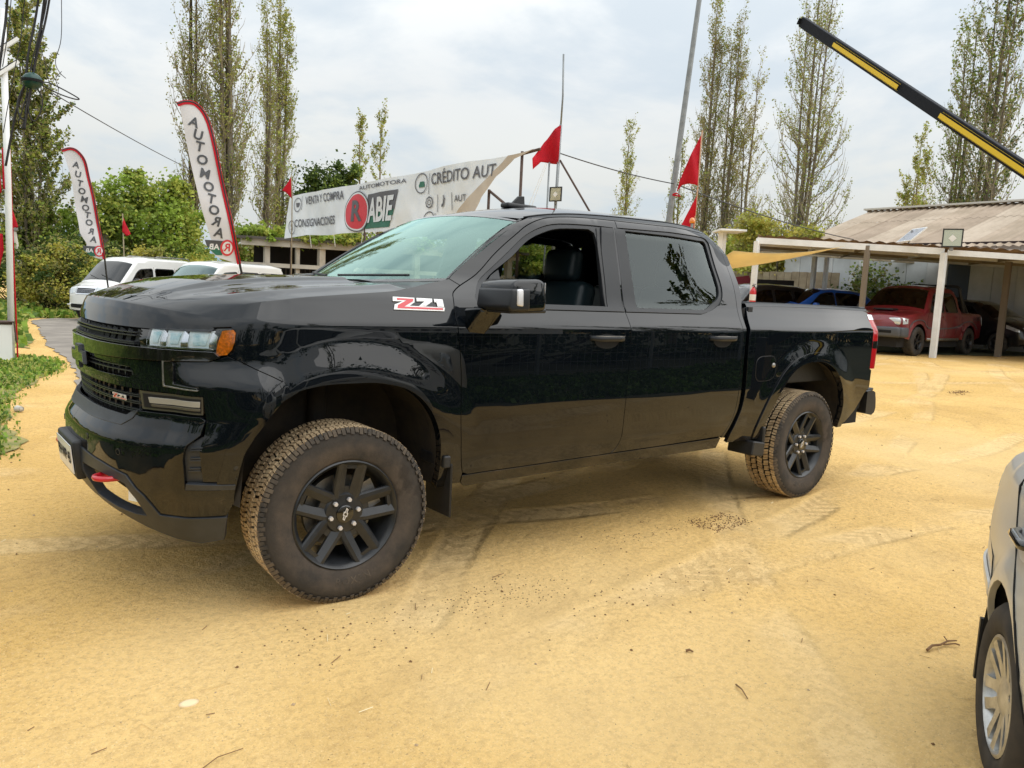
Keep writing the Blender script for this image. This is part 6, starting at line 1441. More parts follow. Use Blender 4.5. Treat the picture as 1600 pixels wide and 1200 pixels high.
def leafy(name, loc, blobs, n, size, mats, label, cat='bush', seed=0, group=None, trunk=None, hole=.35, twigs=True, parent=None, flat=1.0):
    """blobs: (cx,cy,cz,rx,ry,rz) around loc; leaf clusters live in lumps spread through the volume"""
    rs = np.random.RandomState(seed + 100)
    root = empty(name, loc); tag(root, label, cat, group); vol = np.array([b[3] * b[4] * b[5] for b in blobs]) ** .75; P = []; MI = []
    tot = vol.sum(); V = []; F = []
    for b, v in zip(blobs, vol):
        k = max(7, int(48 * v / tot * len(blobs) ** .5)); lump = max(12, int(n * v / tot / k))
        for j in range(k):
            d = rdir(rs, 1)[0]; r = rs.rand() ** .38; c = np.array(b[:3]) + d * r * np.array(b[3:]); sz = .27 * (b[3] * b[4] * b[5]) ** .333 * (.6 + .8 * rs.rand())
            m = int(lump * (.5 + rs.rand())); q = rs.normal(size=(m, 3)) * .62 * sz * np.array((1.1, 1.1, .8)) * (.6 + .8 * rs.rand(3)); P.append(c + q); tone = rs.rand(); MI.append(np.clip((tone * len(mats) + rs.normal(size=m) * .55).astype(int), 0, len(mats) - 1))
            if twigs and j % 2 == 0: base = np.array((b[0] * .5, b[1] * .5, max(0, b[2] - b[5] * 1.3))); mid = (base + c) / 2 + rs.normal(size=3) * .1; stick(V, F, [base, mid, c], [.05 * sz + .012, .03 * sz + .008, .004], 4)
    P = np.concatenate(P); MI = np.concatenate(MI); P[:, 2] = np.maximum(P[:, 2], .03); m = len(P); A = rdir(rs, m); A[:, 2] *= .7; B = np.cross(A, rdir(rs, m)); B /= np.linalg.norm(B, axis=1)[:, None] + 1e-9; s = size * (.5 + .9 * rs.rand(m))[:, None]
    soup('crown', P, A * s * .5, B * s * .34, MI, mats, root)
    if V: mesh('branches', V, F, M_BARKD, root)['kind'] = 'stuff'
    if trunk:
        TV = []; TF = []; h, r = trunk; stick(TV, TF, [(0, 0, -.1), (.05, 0, h * .5), (0, .05, h)], [r, r * .8, r * .55], 8)
        for a in np.linspace(0, 2 * PI, 6)[:-1]: stick(TV, TF, [(0, 0, h * .8), (math.cos(a) * h * .3, math.sin(a) * h * .3, h * 1.2), (math.cos(a) * h * .5, math.sin(a) * h * .5, h * 1.7)], [r * .5, r * .3, r * .1], 5)
        mesh('trunk', TV, TF, M_BARK, root, smooth=True)
    return root
# left row
GR = 'tall poplar trees'
poplar('poplar_tree', 3.2, 35.6, 12.3, 1.55, 1, 'dense brown green poplar behind the white post at the left edge', 5, 300, 26000, .16, .12, .05, [M_LO, M_LO, M_LD, M_LG, M_LY], GR, top_thin=.35)
poplar('poplar_tree', 11.0, 39.6, 20.5, 1.0, 2, 'slim poplar with dark twin stems behind the larger feather flag', 2, 150, 5200, .13, .3, .12, [M_LO, M_LG, M_LO], GR, bark=M_BARKD)
poplar('poplar_tree', 12.7, 38.6, 21.5, 1.45, 3, 'broad leafy poplar right of the twin stemmed one, reaching out of frame', 4, 260, 13000, .14, .25, .08, [M_LO, M_LY, M_LG, M_LO], GR)
poplar('poplar_tree', 15.4, 40.5, 16.0, 1.0, 4, 'thin bare poplar in the middle of the left group', 2, 130, 4200, .13, .4, .1, [M_LO, M_LG, M_LY], GR)
poplar('poplar_tree', 16.9, 42.4, 18.3, 1.1, 5, 'rightmost poplar of the left group with a greenish crown', 3, 180, 8200, .14, .3, .08, [M_LY, M_LG, M_LO], GR)
poplar('poplar_tree', 41.5, 80.0, 20.0, 1.6, 6, 'small distant poplar, left one of a pair above the banner', 1, 60, 2500, .26, .3, .1, None, 'distant poplars')
poplar('poplar_tree', 44.2, 80.0, 21.0, 1.7, 7, 'small distant poplar, right one of a pair above the banner', 1, 60, 2500, .26, .3, .1, None, 'distant poplars')
# right rows
poplar('poplar_tree', 49.0, 44.3, 15.6, 1.25, 8, 'pale poplar standing alone right of the red flag mast', 2, 130, 4600, .17, .2, .12, [M_LY, M_LO, M_LG], GR)
poplar('poplar_tree', 46.9, 36.6, 13.0, 1.0, 9, 'faint low poplar directly behind the steel lamp pole', 2, 90, 2400, .16, .4, .1, None, GR)
poplar('poplar_tree', 45.5, 33.1, 22.0, 1.25, 10, 'tall dense poplar beside the right red flags', 3, 220, 8600, .15, .25, .08, [M_LO, M_LO, M_LG], GR)
poplar('poplar_tree', 46.3, 31.6, 20.6, 1.15, 11, 'tall poplar second from the steel lamp pole', 3, 180, 6500, .15, .35, .08, [M_LO, M_LG, M_LO], GR)
poplar('poplar_tree', 46.9, 30.3, 17.5, 1.5, 12, 'open sparse poplar third from the steel lamp pole', 2, 150, 3800, .15, .45, .1, [M_LO, M_LY, M_LO], GR, spread=1.25)
poplar('poplar_tree', 40.9, 22.3, 20.6, 2.0, 13, 'wide branching poplar under the tip of the barrier arm', 4, 250, 10500, .13, .55, .05, [M_LO, M_LG, M_LY], GR, spread=1.3, cone=.9, top_thin=.6)
poplar('poplar_tree', 71.0, 29.5, 16.6, 1.7, 14, 'small pale poplar alone above the brown shed roof', 2, 120, 4200, .21, .2, .12, [M_LY, M_LO, M_LG], GR)
poplar('poplar_tree', 40.8, 13.4, 15.5, 1.3, 15, 'bushy poplar left of the pair at the right edge', 3, 170, 5200, .14, .35, .1, [M_LO, M_LG, M_LG], GR)
poplar('poplar_tree', 40.4, 12.0, 19.5, 1.5, 16, 'dark green poplar rising out of frame at the right edge', 3, 220, 8800, .15, .25, .08, [M_LD, M_LG, M_LO], GR)
poplar('poplar_tree', 60.0, 24.6, 12.5, 1.4, 17, 'faint distant poplar tops just above the shed ridge', 2, 90, 2400, .19, .3, .3, None, GR)
# bushy masses
leafy('willow_tree', (36.5, 24.5, .3), [(0, 0, 2.2, 2.6, 2.6, 2.4), (-2.6, 1.6, 1.8, 2.2, 2.2, 2.0), (2.8, -2.0, 2.2, 2.4, 2.4, 2.3), (1.0, -.6, 4.2, 1.9, 1.9, 1.8), (3.2, -2.6, 4.0, 1.5, 1.5, 1.6)], 22000, .15, [M_LY, M_LB, M_LO, M_LR], 'yellow green willow thicket behind the carport', 'tree', 1, trunk=(2.0, .2))
leafy('willow_tree', (26.8, 14.4, .3), [(0, 0, 2.8, 1.5, 1.5, 1.5), (-.2, .9, 4.0, 1.1, 1.2, .9), (.3, -1.2, 3.6, 1.0, 1.0, .7)], 11000, .10, [M_LR, M_LY, M_LO], 'golden willow overhanging the left end of the shed roof', 'tree', 2, trunk=(2.0, .2))
leafy('green_tree', (7.3, 34.0, 0), [(0, 0, 3.6, 2.0, 1.8, 1.9), (1.0, 0, 4.9, 1.1, 1.1, 1.0), (-1.3, 0, 4.1, 1.2, 1.1, 1.1), (1.7, .3, 3.4, 1.3, 1.2, 1.6), (-.3, 0, 5.5, .7, .7, .6)], 19000, .13, [M_LB, M_LG, M_LY], 'bright green round tree between the two feather flags', 'tree', 3, trunk=(2.4, .18))
leafy('dark_tree', (19.6, 41.5, 0), [(0, 0, 6.6, 1.9, 1.8, 1.9), (1.2, -.4, 7.9, 1.0, 1.0, .9), (-1.2, .2, 6.8, 1.2, 1.1, 1.2), (.1, 0, 4.6, 2.4, 2.1, 1.6), (2.1, -.6, 6.0, 1.1, 1.0, 1.2)], 17000, .16, [M_LD, M_LG, M_LD], 'dark green round tree rising behind the banner', 'tree', 4, trunk=(3.8, .22))
leafy('willow_tree', (45.0, 28.0, .3), [(0, 0, 3.2, 3.0, 3.0, 2.6), (-2.2, 2.8, 3.6, 2.4, 2.4, 2.2), (2.2, -3.2, 3.2, 2.6, 2.6, 2.6), (-3.6, 5.6, 3.0, 2.2, 2.4, 2.0), (-1, .5, 5.6, 1.8, 1.8, 1.6)], 20000, .20, [M_LY, M_LO, M_LY, M_LB], 'pale green willow mass at the foot of the right hand poplars', 'tree', 5, trunk=(2.6, .2))
for i, (x, y, h, lb) in enumerate(((14.6, 36.5, 4.6, 'shrubby green tree at the foot of the left poplars'), (16.6, 35.0, 3.6, 'low leafy tree left of the banner flag'), (9.6, 37.5, 3.4, 'bright low tree behind the smaller trees left of the banner'))):
    leafy('green_tree', (x, y, 0), [(0, 0, h * .5, 1.9, 1.7, h * .42), (1.4, -.3, h * .42, 1.4, 1.3, h * .35), (-1.4, .2, h * .62, 1.2, 1.2, h * .28)], 9000, .15, [M_LG, M_LB, M_LY, M_LO], lb, 'tree', 20 + i, trunk=(1.6, .12))
for i, (x, y, r, h, ms, lb) in enumerate(((2.55, 26.0, 1.15, 2.55, [M_LR, M_LY, M_LO, M_LD], 'big golden green shrub beside the white minivan'), (3.6, 26.6, 1.0, 2.0, [M_LR, M_LY, M_LG], 'golden shrub directly behind the white minivan'), (5.6, 27.5, 1.2, 2.6, [M_LR, M_LY, M_LO], 'golden bush between the minivans, below the round green tree'), (7.4, 26.5, 1.2, 2.5, [M_LR, M_LY, M_LG], 'golden bush right of the second minivan roof'), (8.4, 28.0, 1.0, 2.2, [M_LY, M_LO, M_LG], 'olive bush at the left end of the roofed pens'))):
    leafy('shrub', (x, y, 0), [(0, 0, h * .45, r, r * .8, h * .42), (r * .4, 0, h * .75, r * .6, r * .5, h * .25), (-r * .5, 0, h * .55, r * .6, r * .5, h * .32)], 11000, .075, ms, lb, 'shrub', 40 + i)
leafy('ivy_hedge', (1.4, 31.5, 0), [(-2.4, 0, 1.2, 2.0, .7, 1.3), (-.6, 0, 1.5, 1.8, .7, 1.4), (1.2, 0, 1.5, 1.8, .7, 1.4), (3.0, 0, 1.6, 1.6, .7, 1.4), (4.8, 0, 1.5, 1.6, .7, 1.3), (6.4, 0, 1.5, 1.4, .7, 1.3)], 20000, .09, [M_LD, M_LO, M_LD, M_LG], 'dark ivy covered hedge behind the golden shrubs', 'hedge', 60)
leafy('green_tree', (4.6, 36.0, 0), [(0, 0, 2.8, 1.7, 1.5, 1.2), (1.8, 0, 2.4, 1.3, 1.2, 1.1), (-1.6, 0, 2.5, 1.2, 1.1, 1.1)], 11000, .13, [M_LB, M_LG, M_LB], 'low bright green tree behind the ivy hedge at left', 'tree', 61, trunk=(1.4, .12))
def palm(x, y, h, seed, label):
    rs = np.random.RandomState(seed); root = empty('palm_tree', (x, y, 0)); tag(root, label, 'palm', 'small palms'); V = []; F = []; stick(V, F, [(0, 0, -.1), (0, 0, h)], [.2, .16], 8); mesh('trunk', V, F, M_BARK, root, smooth=True)
    for k in range(26):
        a = rs.rand() * 2 * PI; el = rs.uniform(-.1, 1.2); L_ = rs.uniform(1.1, 1.7); d = np.array((math.cos(a) * math.cos(el), math.sin(a) * math.cos(el), math.sin(el))); V = []; F = []; P = [np.array((0, 0, h)) + d * L_ * t - np.array((0, 0, .9 * t * t * L_ * .6)) for t in np.linspace(0, 1, 7)]
        sd = np.cross(d, (0, 0, 1)); sd /= np.linalg.norm(sd)
        for i in range(1, 7):
            for sg in (-1, 1):
                for q in (0, .5):
                    c = P[i - 1] + (P[i] - P[i - 1]) * q; tip = c + sd * sg * .38 * (1 - .6 * i / 7) + (P[i] - P[i - 1]) * 1.1 - np.array((0, 0, .12)); w = (P[i] - P[i - 1]) * .22; b = len(V); V += [tuple(c), tuple(c + w), tuple(tip)]; F.append((b, b + 1, b + 2))
        b = len(V); stick(V, F, P, [.018] * 7, 3); mesh('frond', V, F, M_LD if k % 3 else M_LG, root)
palm(5.6, 33.2, 3.1, 1, 'small palm left of the bright round tree'); palm(4.4, 33.8, 2.7, 2, 'small palm behind the smaller feather flag')
for i, (px_, y, w, h, lb) in enumerate(((12.2, 13.5, 1.5, 3.5, 'green shrub top showing right of the fallen banner corner'), (14.6, 13.0, 1.6, 3.55, 'green shrub top behind the floodlight on the mast'), (16.6, 12.6, 1.5, 3.35, 'green shrub top left of the pale lone poplar'))):
    leafy('shrub', (px_ + 4.5, y + 5.5, 0), [(0, 0, h * .55, w, w, h * .45), (w * .7, -.4, h * .6, w * .7, w * .7, h * .36)], 9000, .10, [M_LB, M_LY, M_LG], lb, 'shrub', 70 + i)
# shrubs against the shed
leafy('shrub', (25.1, 9.5, .35), [(0, 0, 1.4, 1.1, .9, 1.3), (.4, -1.0, 1.1, .8, .8, 1.0)], 5000, .09, [M_LG, M_LO, M_LD], 'leafy climber against the white wall behind the blue car', 'shrub', 80)
# ---- distant hills
V = []; F = []; n = 160
for i in range(n):
    a = math.radians(-40 + 200 * i / (n - 1)); h = 60 + 70 * vnoise(i * .11, 3) + 40 * vnoise(i * .35, 8) + 150 * math.exp(-((math.degrees(a) - 48.6) / 2.6) ** 2); r = 2600
    for k, (rr, hh) in enumerate(((r, -5), (r + 150, h * .6), (r + 400, h), (r + 900, -5))): V.append((rr * math.sin(a), rr * math.cos(a), hh))
for i in range(n - 1):
    for k in range(3): F.append((i * 4 + k, i * 4 + k + 1, (i + 1) * 4 + k + 1, (i + 1) * 4 + k))
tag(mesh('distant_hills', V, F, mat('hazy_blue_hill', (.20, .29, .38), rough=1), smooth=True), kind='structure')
# a far belt of trees closes the horizon
rs = np.random.RandomState(9); aa = np.radians(rs.uniform(-60, 170, 16000)); rr = rs.uniform(95, 150, 16000); hh = (2 + 4.2 * vnoise(np.degrees(aa) * .5, rr * 0)) ; zc_ = rs.rand(16000) ** .8 * hh
P = np.stack([rr * np.sin(aa), rr * np.cos(aa), zc_], 1); A = rdir(rs, 16000); B = np.cross(A, rdir(rs, 16000)); B /= np.linalg.norm(B, axis=1)[:, None]
tag(soup('treeline', P, A * .8, B * .6, rs.randint(0, 3, 16000), [M_LG, M_LO, M_LD]), 'low belt of trees far beyond the yard', 'treeline', kind='stuff')
# ================================================================ built structures
M_WPAINT = mat('weathered_white_steel', (.84, .85, .86), rough=.6, col2=(.72, .73, .73), noise_scale=2.5)
M_BEIGE = mat('beige_timber', (.36, .30, .20), rough=.85, col2=(.24, .19, .12), noise_scale=3)
M_ZINC = mat('galvanised_post', (.30, .32, .33), rough=.5, metal=.5, noise_amt=.3, noise_scale=4)
M_RUST = mat('rusty_tube', (.10, .06, .045), rough=.8, noise_amt=.4)
def corr_mat(name, c, c2): return mat(name, c, rough=.8, col2=c2, noise_scale=.9)
def corrugated(name, org, u, v, L, W, m, parent, pitch=.25, amp=.03, label=None, overlap=3, nu=None):
    """corrugated sheet spanned by unit vectors u (across ridges, length L) and v (along ridges, length W); built as separate sheets"""
    u = Vector(u).normalized(); v = Vector(v).normalized(); n = u.cross(v).normalized(); org = Vector(org); sheets = max(1, int(round(L / 1.0))); w = L / sheets; proto = {}
    for r in range(overlap):
        for s in range(sheets):
            V = []; F = []; k = 13; l0 = W * r / overlap; l1 = W * (r + 1) / overlap + .06
            for i in range(k):
                x = s * w + w * i / (k - 1) * 1.04; h = amp * math.cos(x / pitch * 2 * PI) 
                for q in (l0, l1): V.append(org + u * x + v * q + n * (h + .008 * (r % 2) + .006 * (s % 2)))
            for i in range(k - 1): F.append((i * 2, i * 2 + 1, i * 2 + 3, i * 2 + 2))
            mm = m[(s * 7 + r * 3) % len(m)]; mesh(name, V, F, mm, parent, smooth=True)
# ---- shed
SB = Vector((25.75, 4.6, .35)); SE = Vector((.045, .999, 0)); SP = Vector((.999, -.045, 0))
shed = empty('shed'); tag(shed, 'long white shed with weathered brown corrugated roof on the right', 'shed')
RB = [corr_mat('brown_roof_sheet', (.42, .33, .245), (.31, .24, .17)), corr_mat('pale_roof_sheet', (.47, .385, .295), (.36, .285, .21)), corr_mat('dull_roof_sheet', (.37, .285, .21), (.27, .205, .145))]
ZE = 3.42; s0, s1 = -14.0, 9.2; eav = SB + Vector((0, 0, ZE - .0)) ; up = (SP * 5.9 + Vector((0, 0, 1.95)))
corrugated('roof_sheet', eav + SE * s0 - SP * .35 + Vector((0, 0, -.18)), SE, up, s1 - s0, up.length + .40, RB, shed, .27, .035)
dn = (SP * 5.9 - Vector((0, 0, 1.95))); corrugated('roof_sheet', eav + SE * s0 + up, SE, dn, s1 - s0, dn.length + .4, RB, shed, .27, .035)
b = MB(); b.beam(eav + SE * s0 + up + Vector((0, 0, .05)), eav + SE * (s1 + .1) + up + Vector((0, 0, .05)), .30, .07); b.build('ridge_cap', mat('pale_ridge', (.55, .53, .48), rough=.8), shed)
WW = [mat('white_wall_sheet', (.68, .70, .70), rough=.7, col2=(.56, .58, .58), noise_scale=1.5), mat('white_wall_sheet_b', (.62, .65, .66), rough=.7, col2=(.52, .54, .55), noise_scale=1.5)]
k = 33; sw = 9.0; wpan = (sw - s0) / k
for i in range(k):
    a = s0 + i * wpan; b = MB(); c = SB + SE * (a + wpan / 2) + Vector((0, 0, (ZE - .1) / 2)); q = Matrix.Rotation(math.atan2(SE.y, SE.x), 3, 'Z')
    if 1.6 < a < 2.3: b.box(c, (wpan - .03, .05, ZE - .3), q); b.build('dark_door', mat('dark_blue_door', (.05, .07, .10), rough=.5), shed); continue
    b.box(c + SP * (.012 * (i % 2)), (wpan - .012, .06, ZE - .1), q); b.build('wall_board', WW[i % 2], shed)
b = MB(); b.box(SB + SE * 9.0 + SP * 5.9 + Vector((0, 0, 1.6)), (.08, 11.5, 3.2), Matrix.Rotation(math.atan2(SE.y, SE.x), 3, 'Z')); b.build('end_wall', WW[0], shed)
b = MB(); b.box(SB + SE * (-2.4) + SP * 9 + Vector((0, 0, 1.6)), (23, .1, 3.0), Matrix.Rotation(math.atan2(SE.y, SE.x), 3, 'Z')); b.build('back_wall', WW[0], shed)
b = MB(); b.beam(SB + SE * s0 + SP * .1 + Vector((0, 0, ZE - .12)), SB + SE * s1 + SP * .1 + Vector((0, 0, ZE - .12)), .2, .22); b.build('eave_beam', mat('dark_eave', (.03, .018, .018), rough=.9), shed)
# ---- beige board fence behind the carport
bf = empty('board_fence'); tag(bf, 'tall beige board fence behind the dark parked cars', 'fence')
A_ = Vector((28.2, 12.6, .4)); B_ = Vector((26.2, 15.9, .4)); A0 = Vector((25.42, 10.85, .4)); B0 = Vector((25.3, 15.6, .4)); d = (B0 - A0); n = 15
for i in range(n):
    c = A0 + d * ((i + .5) / n); b = MB(); b.box(c + Vector((0, 0, 1.15)), (d.length / n - .02, .04, 2.3 + .02 * (i % 3)), Matrix.Rotation(math.atan2(d.y, d.x), 3, 'Z')); b.build('board', M_BEIGE, bf)
# ---- carport
cp = empty('carport'); tag(cp, 'white steel carport with corrugated roof over the parked cars', 'carport')
C1 = Vector((16.6, 8.4, 3.12)); C2 = Vector((18.92, 4.6, 2.95)); dC = (C2 - C1); C3 = C1 + dC * 2.6; bk = Vector((.83, .56, .018))
b = MB(); b.beam(C1 - dC * .0, C1 + dC, .06, .16); b.build('beam', M_WPAINT, cp)
b = MB(); b.beam(C1 + dC * 1.02 + Vector((0, 0, -.02)), C3 + Vector((0, 0, -.05)), .06, .14); b.build('beam', M_WPAINT, cp)
b = MB(); b.beam(C1 + Vector((0, 0, -.02)), C1 + bk * 7 + Vector((0, 0, .05)), .06, .16); b.build('beam', M_WPAINT, cp)
M_RBS = [mat('brown_sheet_underside', (.40, .30, .235), rough=.8, col2=(.30, .215, .165), noise_scale=.8), mat('brown_sheet_underside_b', (.36, .27, .21), rough=.8, col2=(.27, .19, .145), noise_scale=.8)]
corrugated('roof_sheet', C1 + Vector((0, 0, .14)), dC, bk, dC.length * 2.6, 7.2, M_RBS, cp, .30, .025, overlap=2)
for i, t in enumerate((1.6, 3.2, 4.8, 6.4, 8.0)):
    b = MB(); b.beam(C1 + bk * t + Vector((0, 0, .07)), C3 + bk * t + Vector((0, 0, .0)), .05, .09); b.build('purlin', M_WPAINT if i % 2 else M_BEIGE, cp)
for i, t in enumerate((.35, .62, 1.0, 1.45, 1.9)):
    b = MB(); q = C1 + dC * t; b.beam(q + Vector((0, 0, .02)), q + bk * 8 + Vector((0, 0, .06)), .05, .10); b.build('rafter', M_WPAINT if i % 2 == 0 else M_BEIGE, cp)
M_POSTB = mat('brown_post', (.20, .165, .125), rough=.85)  # plain brown tone for two of the carport posts
def post(x, y, z0, z1, w, m, par, top=None): b = MB(); b.beam((x, y, z0), (x if not top else top[0], y if not top else top[1], z1), w, w); return b.build('post', m, par)
post(16.6, 8.4, .2, 3.1, .12, M_WPAINT, cp); post(18.02, 6.08, .25, 3.05, .11, M_POSTB, cp); post(18.92, 4.58, .22, 2.92, .13, M_WPAINT, cp)
post(23.4, 10.7, .3, 3.15, .13, M_WPAINT, cp); post(23.75, 10.45, .3, 3.15, .12, M_WPAINT, cp); post(22.6, 12.5, .3, 3.2, .14, M_WPAINT, cp); post(22.3, 4.30, .3, 2.9, .14, M_POSTB, cp); post(24.6, 3.2, .3, 2.9, .14, M_WPAINT, cp); post(24.9, 9.8, .3, 3.1, .12, M_WPAINT, cp)
b = MB(); b.box((16.3, 9.1, 3.36), (.9, .7, .05), Matrix.Rotation(.9, 3, 'Z')); b.beam((16.35, 9.35, .3), (16.35, 9.35, 3.34), .16); ww = b.build('white_canopy', M_WPAINT); tag(ww, 'small white slab canopy on a post at the left end of the carport', 'canopy')
b = MB(); b.box((21.5, 1.0, 2.95), (.02, 5.2, .10)); 
# yellow shade sails
def sail(pts, m, label):
    P = [Vector(q) for q in pts]; n = 10; V = []; F = []
    for i in range(n + 1):
        for j in range(n + 1 - i):
            a = i / n; c = j / n; q = P[0] * (1 - a - c) + P[1] * a + P[2] * c; q = q + Vector((0, 0, -.22 * (a * c + a * (1 - a - c) + c * (1 - a - c)) * 2)); V.append(q)
    idx = {}; k = 0
    for i in range(n + 1):
        for j in range(n + 1 - i): idx[(i, j)] = k; k += 1
    for i in range(n):
        for j in range(n - i):
            F.append((idx[(i, j)], idx[(i + 1, j)], idx[(i, j + 1)]))
            if j < n - i - 1: F.append((idx[(i + 1, j)], idx[(i + 1, j + 1)], idx[(i, j + 1)]))
    o = mesh('shade_sail', V, F, m, smooth=True); o.modifiers.new('thickness', 'SOLIDIFY').thickness = .004; tag(o, label, 'shade sail'); return o
M_SAIL = leaf_mat('yellow_sail_cloth', (.86, .74, .47), .4, .04)
sail([(13.6, 6.95, 2.62), (14.8, 9.6, 2.12), (16.2, 5.7, 2.90)], M_SAIL, 'large yellow shade sail under the front left of the carport')
sail([(18.6, 11.6, 2.45), (17.8, 12.8, 2.35), (19.8, 11.4, 2.55)], M_SAIL, 'small yellow shade sail deeper under the carport')
# fire extinguisher on the first post
fx = MB(); fx.lathe([(0, 0), (.075, 0), (.085, .02), (.085, .36), (.06, .42), (.03, .45), (.03, .48), (0, .48)], 20, 'z'); f_ = fx.build('fire_extinguisher', M_RED, angle=40); f_.location = (16.42, 8.27, 1.40); tag(f_, 'red fire extinguisher hanging on the first white carport post', 'fire extinguisher')
b = MB(); b.box((0, 0, .51), (.09, .03, .03)); b.box((.03, 0, .55), (.12, .02, .015)); b.tube([(.02, 0, .5), (.11, 0, .46), (.12, 0, .2)], .012, 6); b.build('valve', M_BLKPL, f_); b = MB(); b.lathe([(.0858, .12), (.0858, .28)], 20, 'z'); b.build('paper_label', M_WHITE, f_)
# dark red awning blob between the cars
b = MB(); b.add([(-.55, 0, 0), (.55, 0, 0), (.55, .5, .0), (-.55, .5, 0), (-.55, 0, .42), (.3, 0, .55), (.3, .5, .55), (-.55, .5, .42)], [(0, 1, 2, 3), (4, 7, 6, 5), (0, 4, 5, 1), (1, 5, 6, 2), (2, 6, 7, 3), (3, 7, 4, 0)]); o = b.build('red_tarpaulin', mat('red_tarp', (.16, .012, .02), rough=.8)); o.location = (21.6, 12.4, 1.85); o.rotation_euler = (0, 0, -.95); tag(o, 'dark red tarpaulin bundle on a frame above the dark cars', 'tarpaulin')
b = MB(); b.box((0, 0, .25), (1.5, .5, .5)); o = b.build('dark_cabinet', mat('dark_box', (.022, .017, .014), rough=.8)); o.location = (22.9, 12.0, 1.8); o.rotation_euler = (0, 0, -.95); tag(o, 'dark boxy cabinet right of the red tarpaulin under the carport', 'cabinet')
# solar panel and floodlight on the beam
sp_ = empty('solar_panel', (18.55, 5.25, 3.14)); tag(sp_, 'tilted solar panel on top of the carport beam', 'solar panel')
rot = Matrix.Rotation(math.radians(24), 3, 'Z') @ Matrix.Rotation(math.radians(-48), 3, 'Y')
M_PV = mat('solar_cells', (.16, .17, .22), rough=.25, coat=.8)
b = MB(); q = Matrix.Rotation(math.radians(-128), 3, 'Z') @ Matrix.Rotation(math.radians(42), 3, 'X'); b.box((0, 0, .20), (.70, .52, .03), q); b.build('panel_frame', M_WPAINT, sp_); b = MB(); b.box(Vector((0, 0, .20)) + q @ Vector((0, 0, .0165)), (.64, .46, .004), q); b.build('cells', M_PV, sp_); b = MB(); b.beam((.1, .1, 0), (.16, .08, .33), .03); b.build('bracket', M_STEEL, sp_)
def flood(loc, rz, s, label, tilt=0.0):
    r = empty('floodlight', loc, rz); tag(r, label, 'floodlight'); q = Matrix.Rotation(tilt, 3, 'Y')
    b = MB()
    for c, d_ in (((0, -.5, 0), (.12, .06, 1.0)), ((0, .5, 0), (.12, .06, 1.0)), ((0, 0, .5), (.12, 1.06, .06)), ((0, 0, -.5), (.12, 1.06, .06))): b.box([x * s for x in c], [x * s for x in d_])
    b.build('housing', M_BLKPL, r); b = MB(); b.box((.02 * s, 0, 0), (.03 * s, .96 * s, .96 * s)); b.build('back_plate', M_BLKPL, r)
    b = MB(); b.add([(-.03 * s, -.46 * s, -.46 * s), (-.03 * s, .46 * s, -.46 * s), (.0, .46 * s, .46 * s), (.0, -.46 * s, .46 * s)], [(0, 3, 2, 1)]); b.build('reflector', mat('flood_reflector', (.55, .55, .42), rough=.18, metal=.8), r)
    b = MB(); b.box((-.035 * s, 0, -.02 * s), (.02 * s, .30 * s, .30 * s), Matrix.Rotation(PI / 4, 3, 'X')); b.build('led_panel', M_WHITE, r)
    b = MB(); b.box((.05 * s, 0, -.62 * s), (.06 * s, .2 * s, .24 * s)); b.build('bracket', M_STEEL, r); return r
flood((18.74, 4.35, 3.26), math.radians(25), .42, 'black framed floodlight on the carport beam beside the solar panel')
# ---- long open pens under the banner
pn = empty('open_shed'); tag(pn, 'low open sided animal pens with pale posts and rails behind the banner', 'open shed')
PA = Vector((7.3, 20.8, 0)); PB = Vector((15.5, 17.2, 0)); PD = (PB - PA).normalized(); PN = Vector((-PD.y, PD.x, 0)); PL = (PB - PA).length; M_PALE = mat('pale_concrete', (.50, .46, .39), rough=.9, col2=(.38, .34, .28), noise_scale=2)
b = MB(); b.beam(PA + Vector((-.2, 0, 2.62)), PB + Vector((0, 0, 2.62)), .25, .20); b.build('front_beam', M_PALE, pn)
b = MB(); b.box((PA + PB) / 2 + PN * 1.7 + Vector((0, 0, 2.76)), (PL + .6, 4.0, .08), Matrix.Rotation(math.atan2(PD.y, PD.x), 3, 'Z')); b.build('flat_roof', mat('dark_roofing', (.09, .08, .07), rough=.9), pn)
b = MB(); b.box((PA + PB) / 2 + PN * 3.4 + Vector((0, 0, 1.35)), (PL, .1, 2.7), Matrix.Rotation(math.atan2(PD.y, PD.x), 3, 'Z')); b.build('back_wall', mat('shaded_interior_wall', (.018, .016, .015), rough=.95), pn)  # shade of the dark interior is put into the wall colour
for t, w in ((.6, .16), (1.55, .12), (2.3, .20), (3.95, .22), (5.4, .2), (7.0, .2), (8.6, .2)):
    q = PA + PD * t; b = MB(); b.beam(q + Vector((0, 0, 0)), q + Vector((0, 0, 2.52)), w, w); b.build('post', M_PALE, pn)
b = MB(); b.beam(PA + Vector((-.3, 0, 1.92)), PB + Vector((0, 0, 1.92)), .09, .13); b.build('rail', M_PALE, pn)
b = MB(); b.beam(PA + Vector((-.3, 0, .9)), PB + Vector((0, 0, .9)), .09, .13); b.build('rail', M_PALE, pn)
for i in range(58):
    q = PA + PD * (i * .15) + PN * .06; b = MB(); b.beam(q + Vector((0, 0, .05)), q + Vector((0, 0, 1.9)), .025, .025); b.build('bar', M_BARKD if i % 5 else M_PALE, pn)
leafy('ivy', (0, 0, 0), [tuple((PA + PD * t)[:2]) + (2.86, .75, .5, .22) for t in np.linspace(-.3, 8.6, 12)], 13000, .085, [M_LB, M_LG, M_LY], 'green ivy growing along the top of the open pens below the banner', 'ivy', 90, twigs=False)
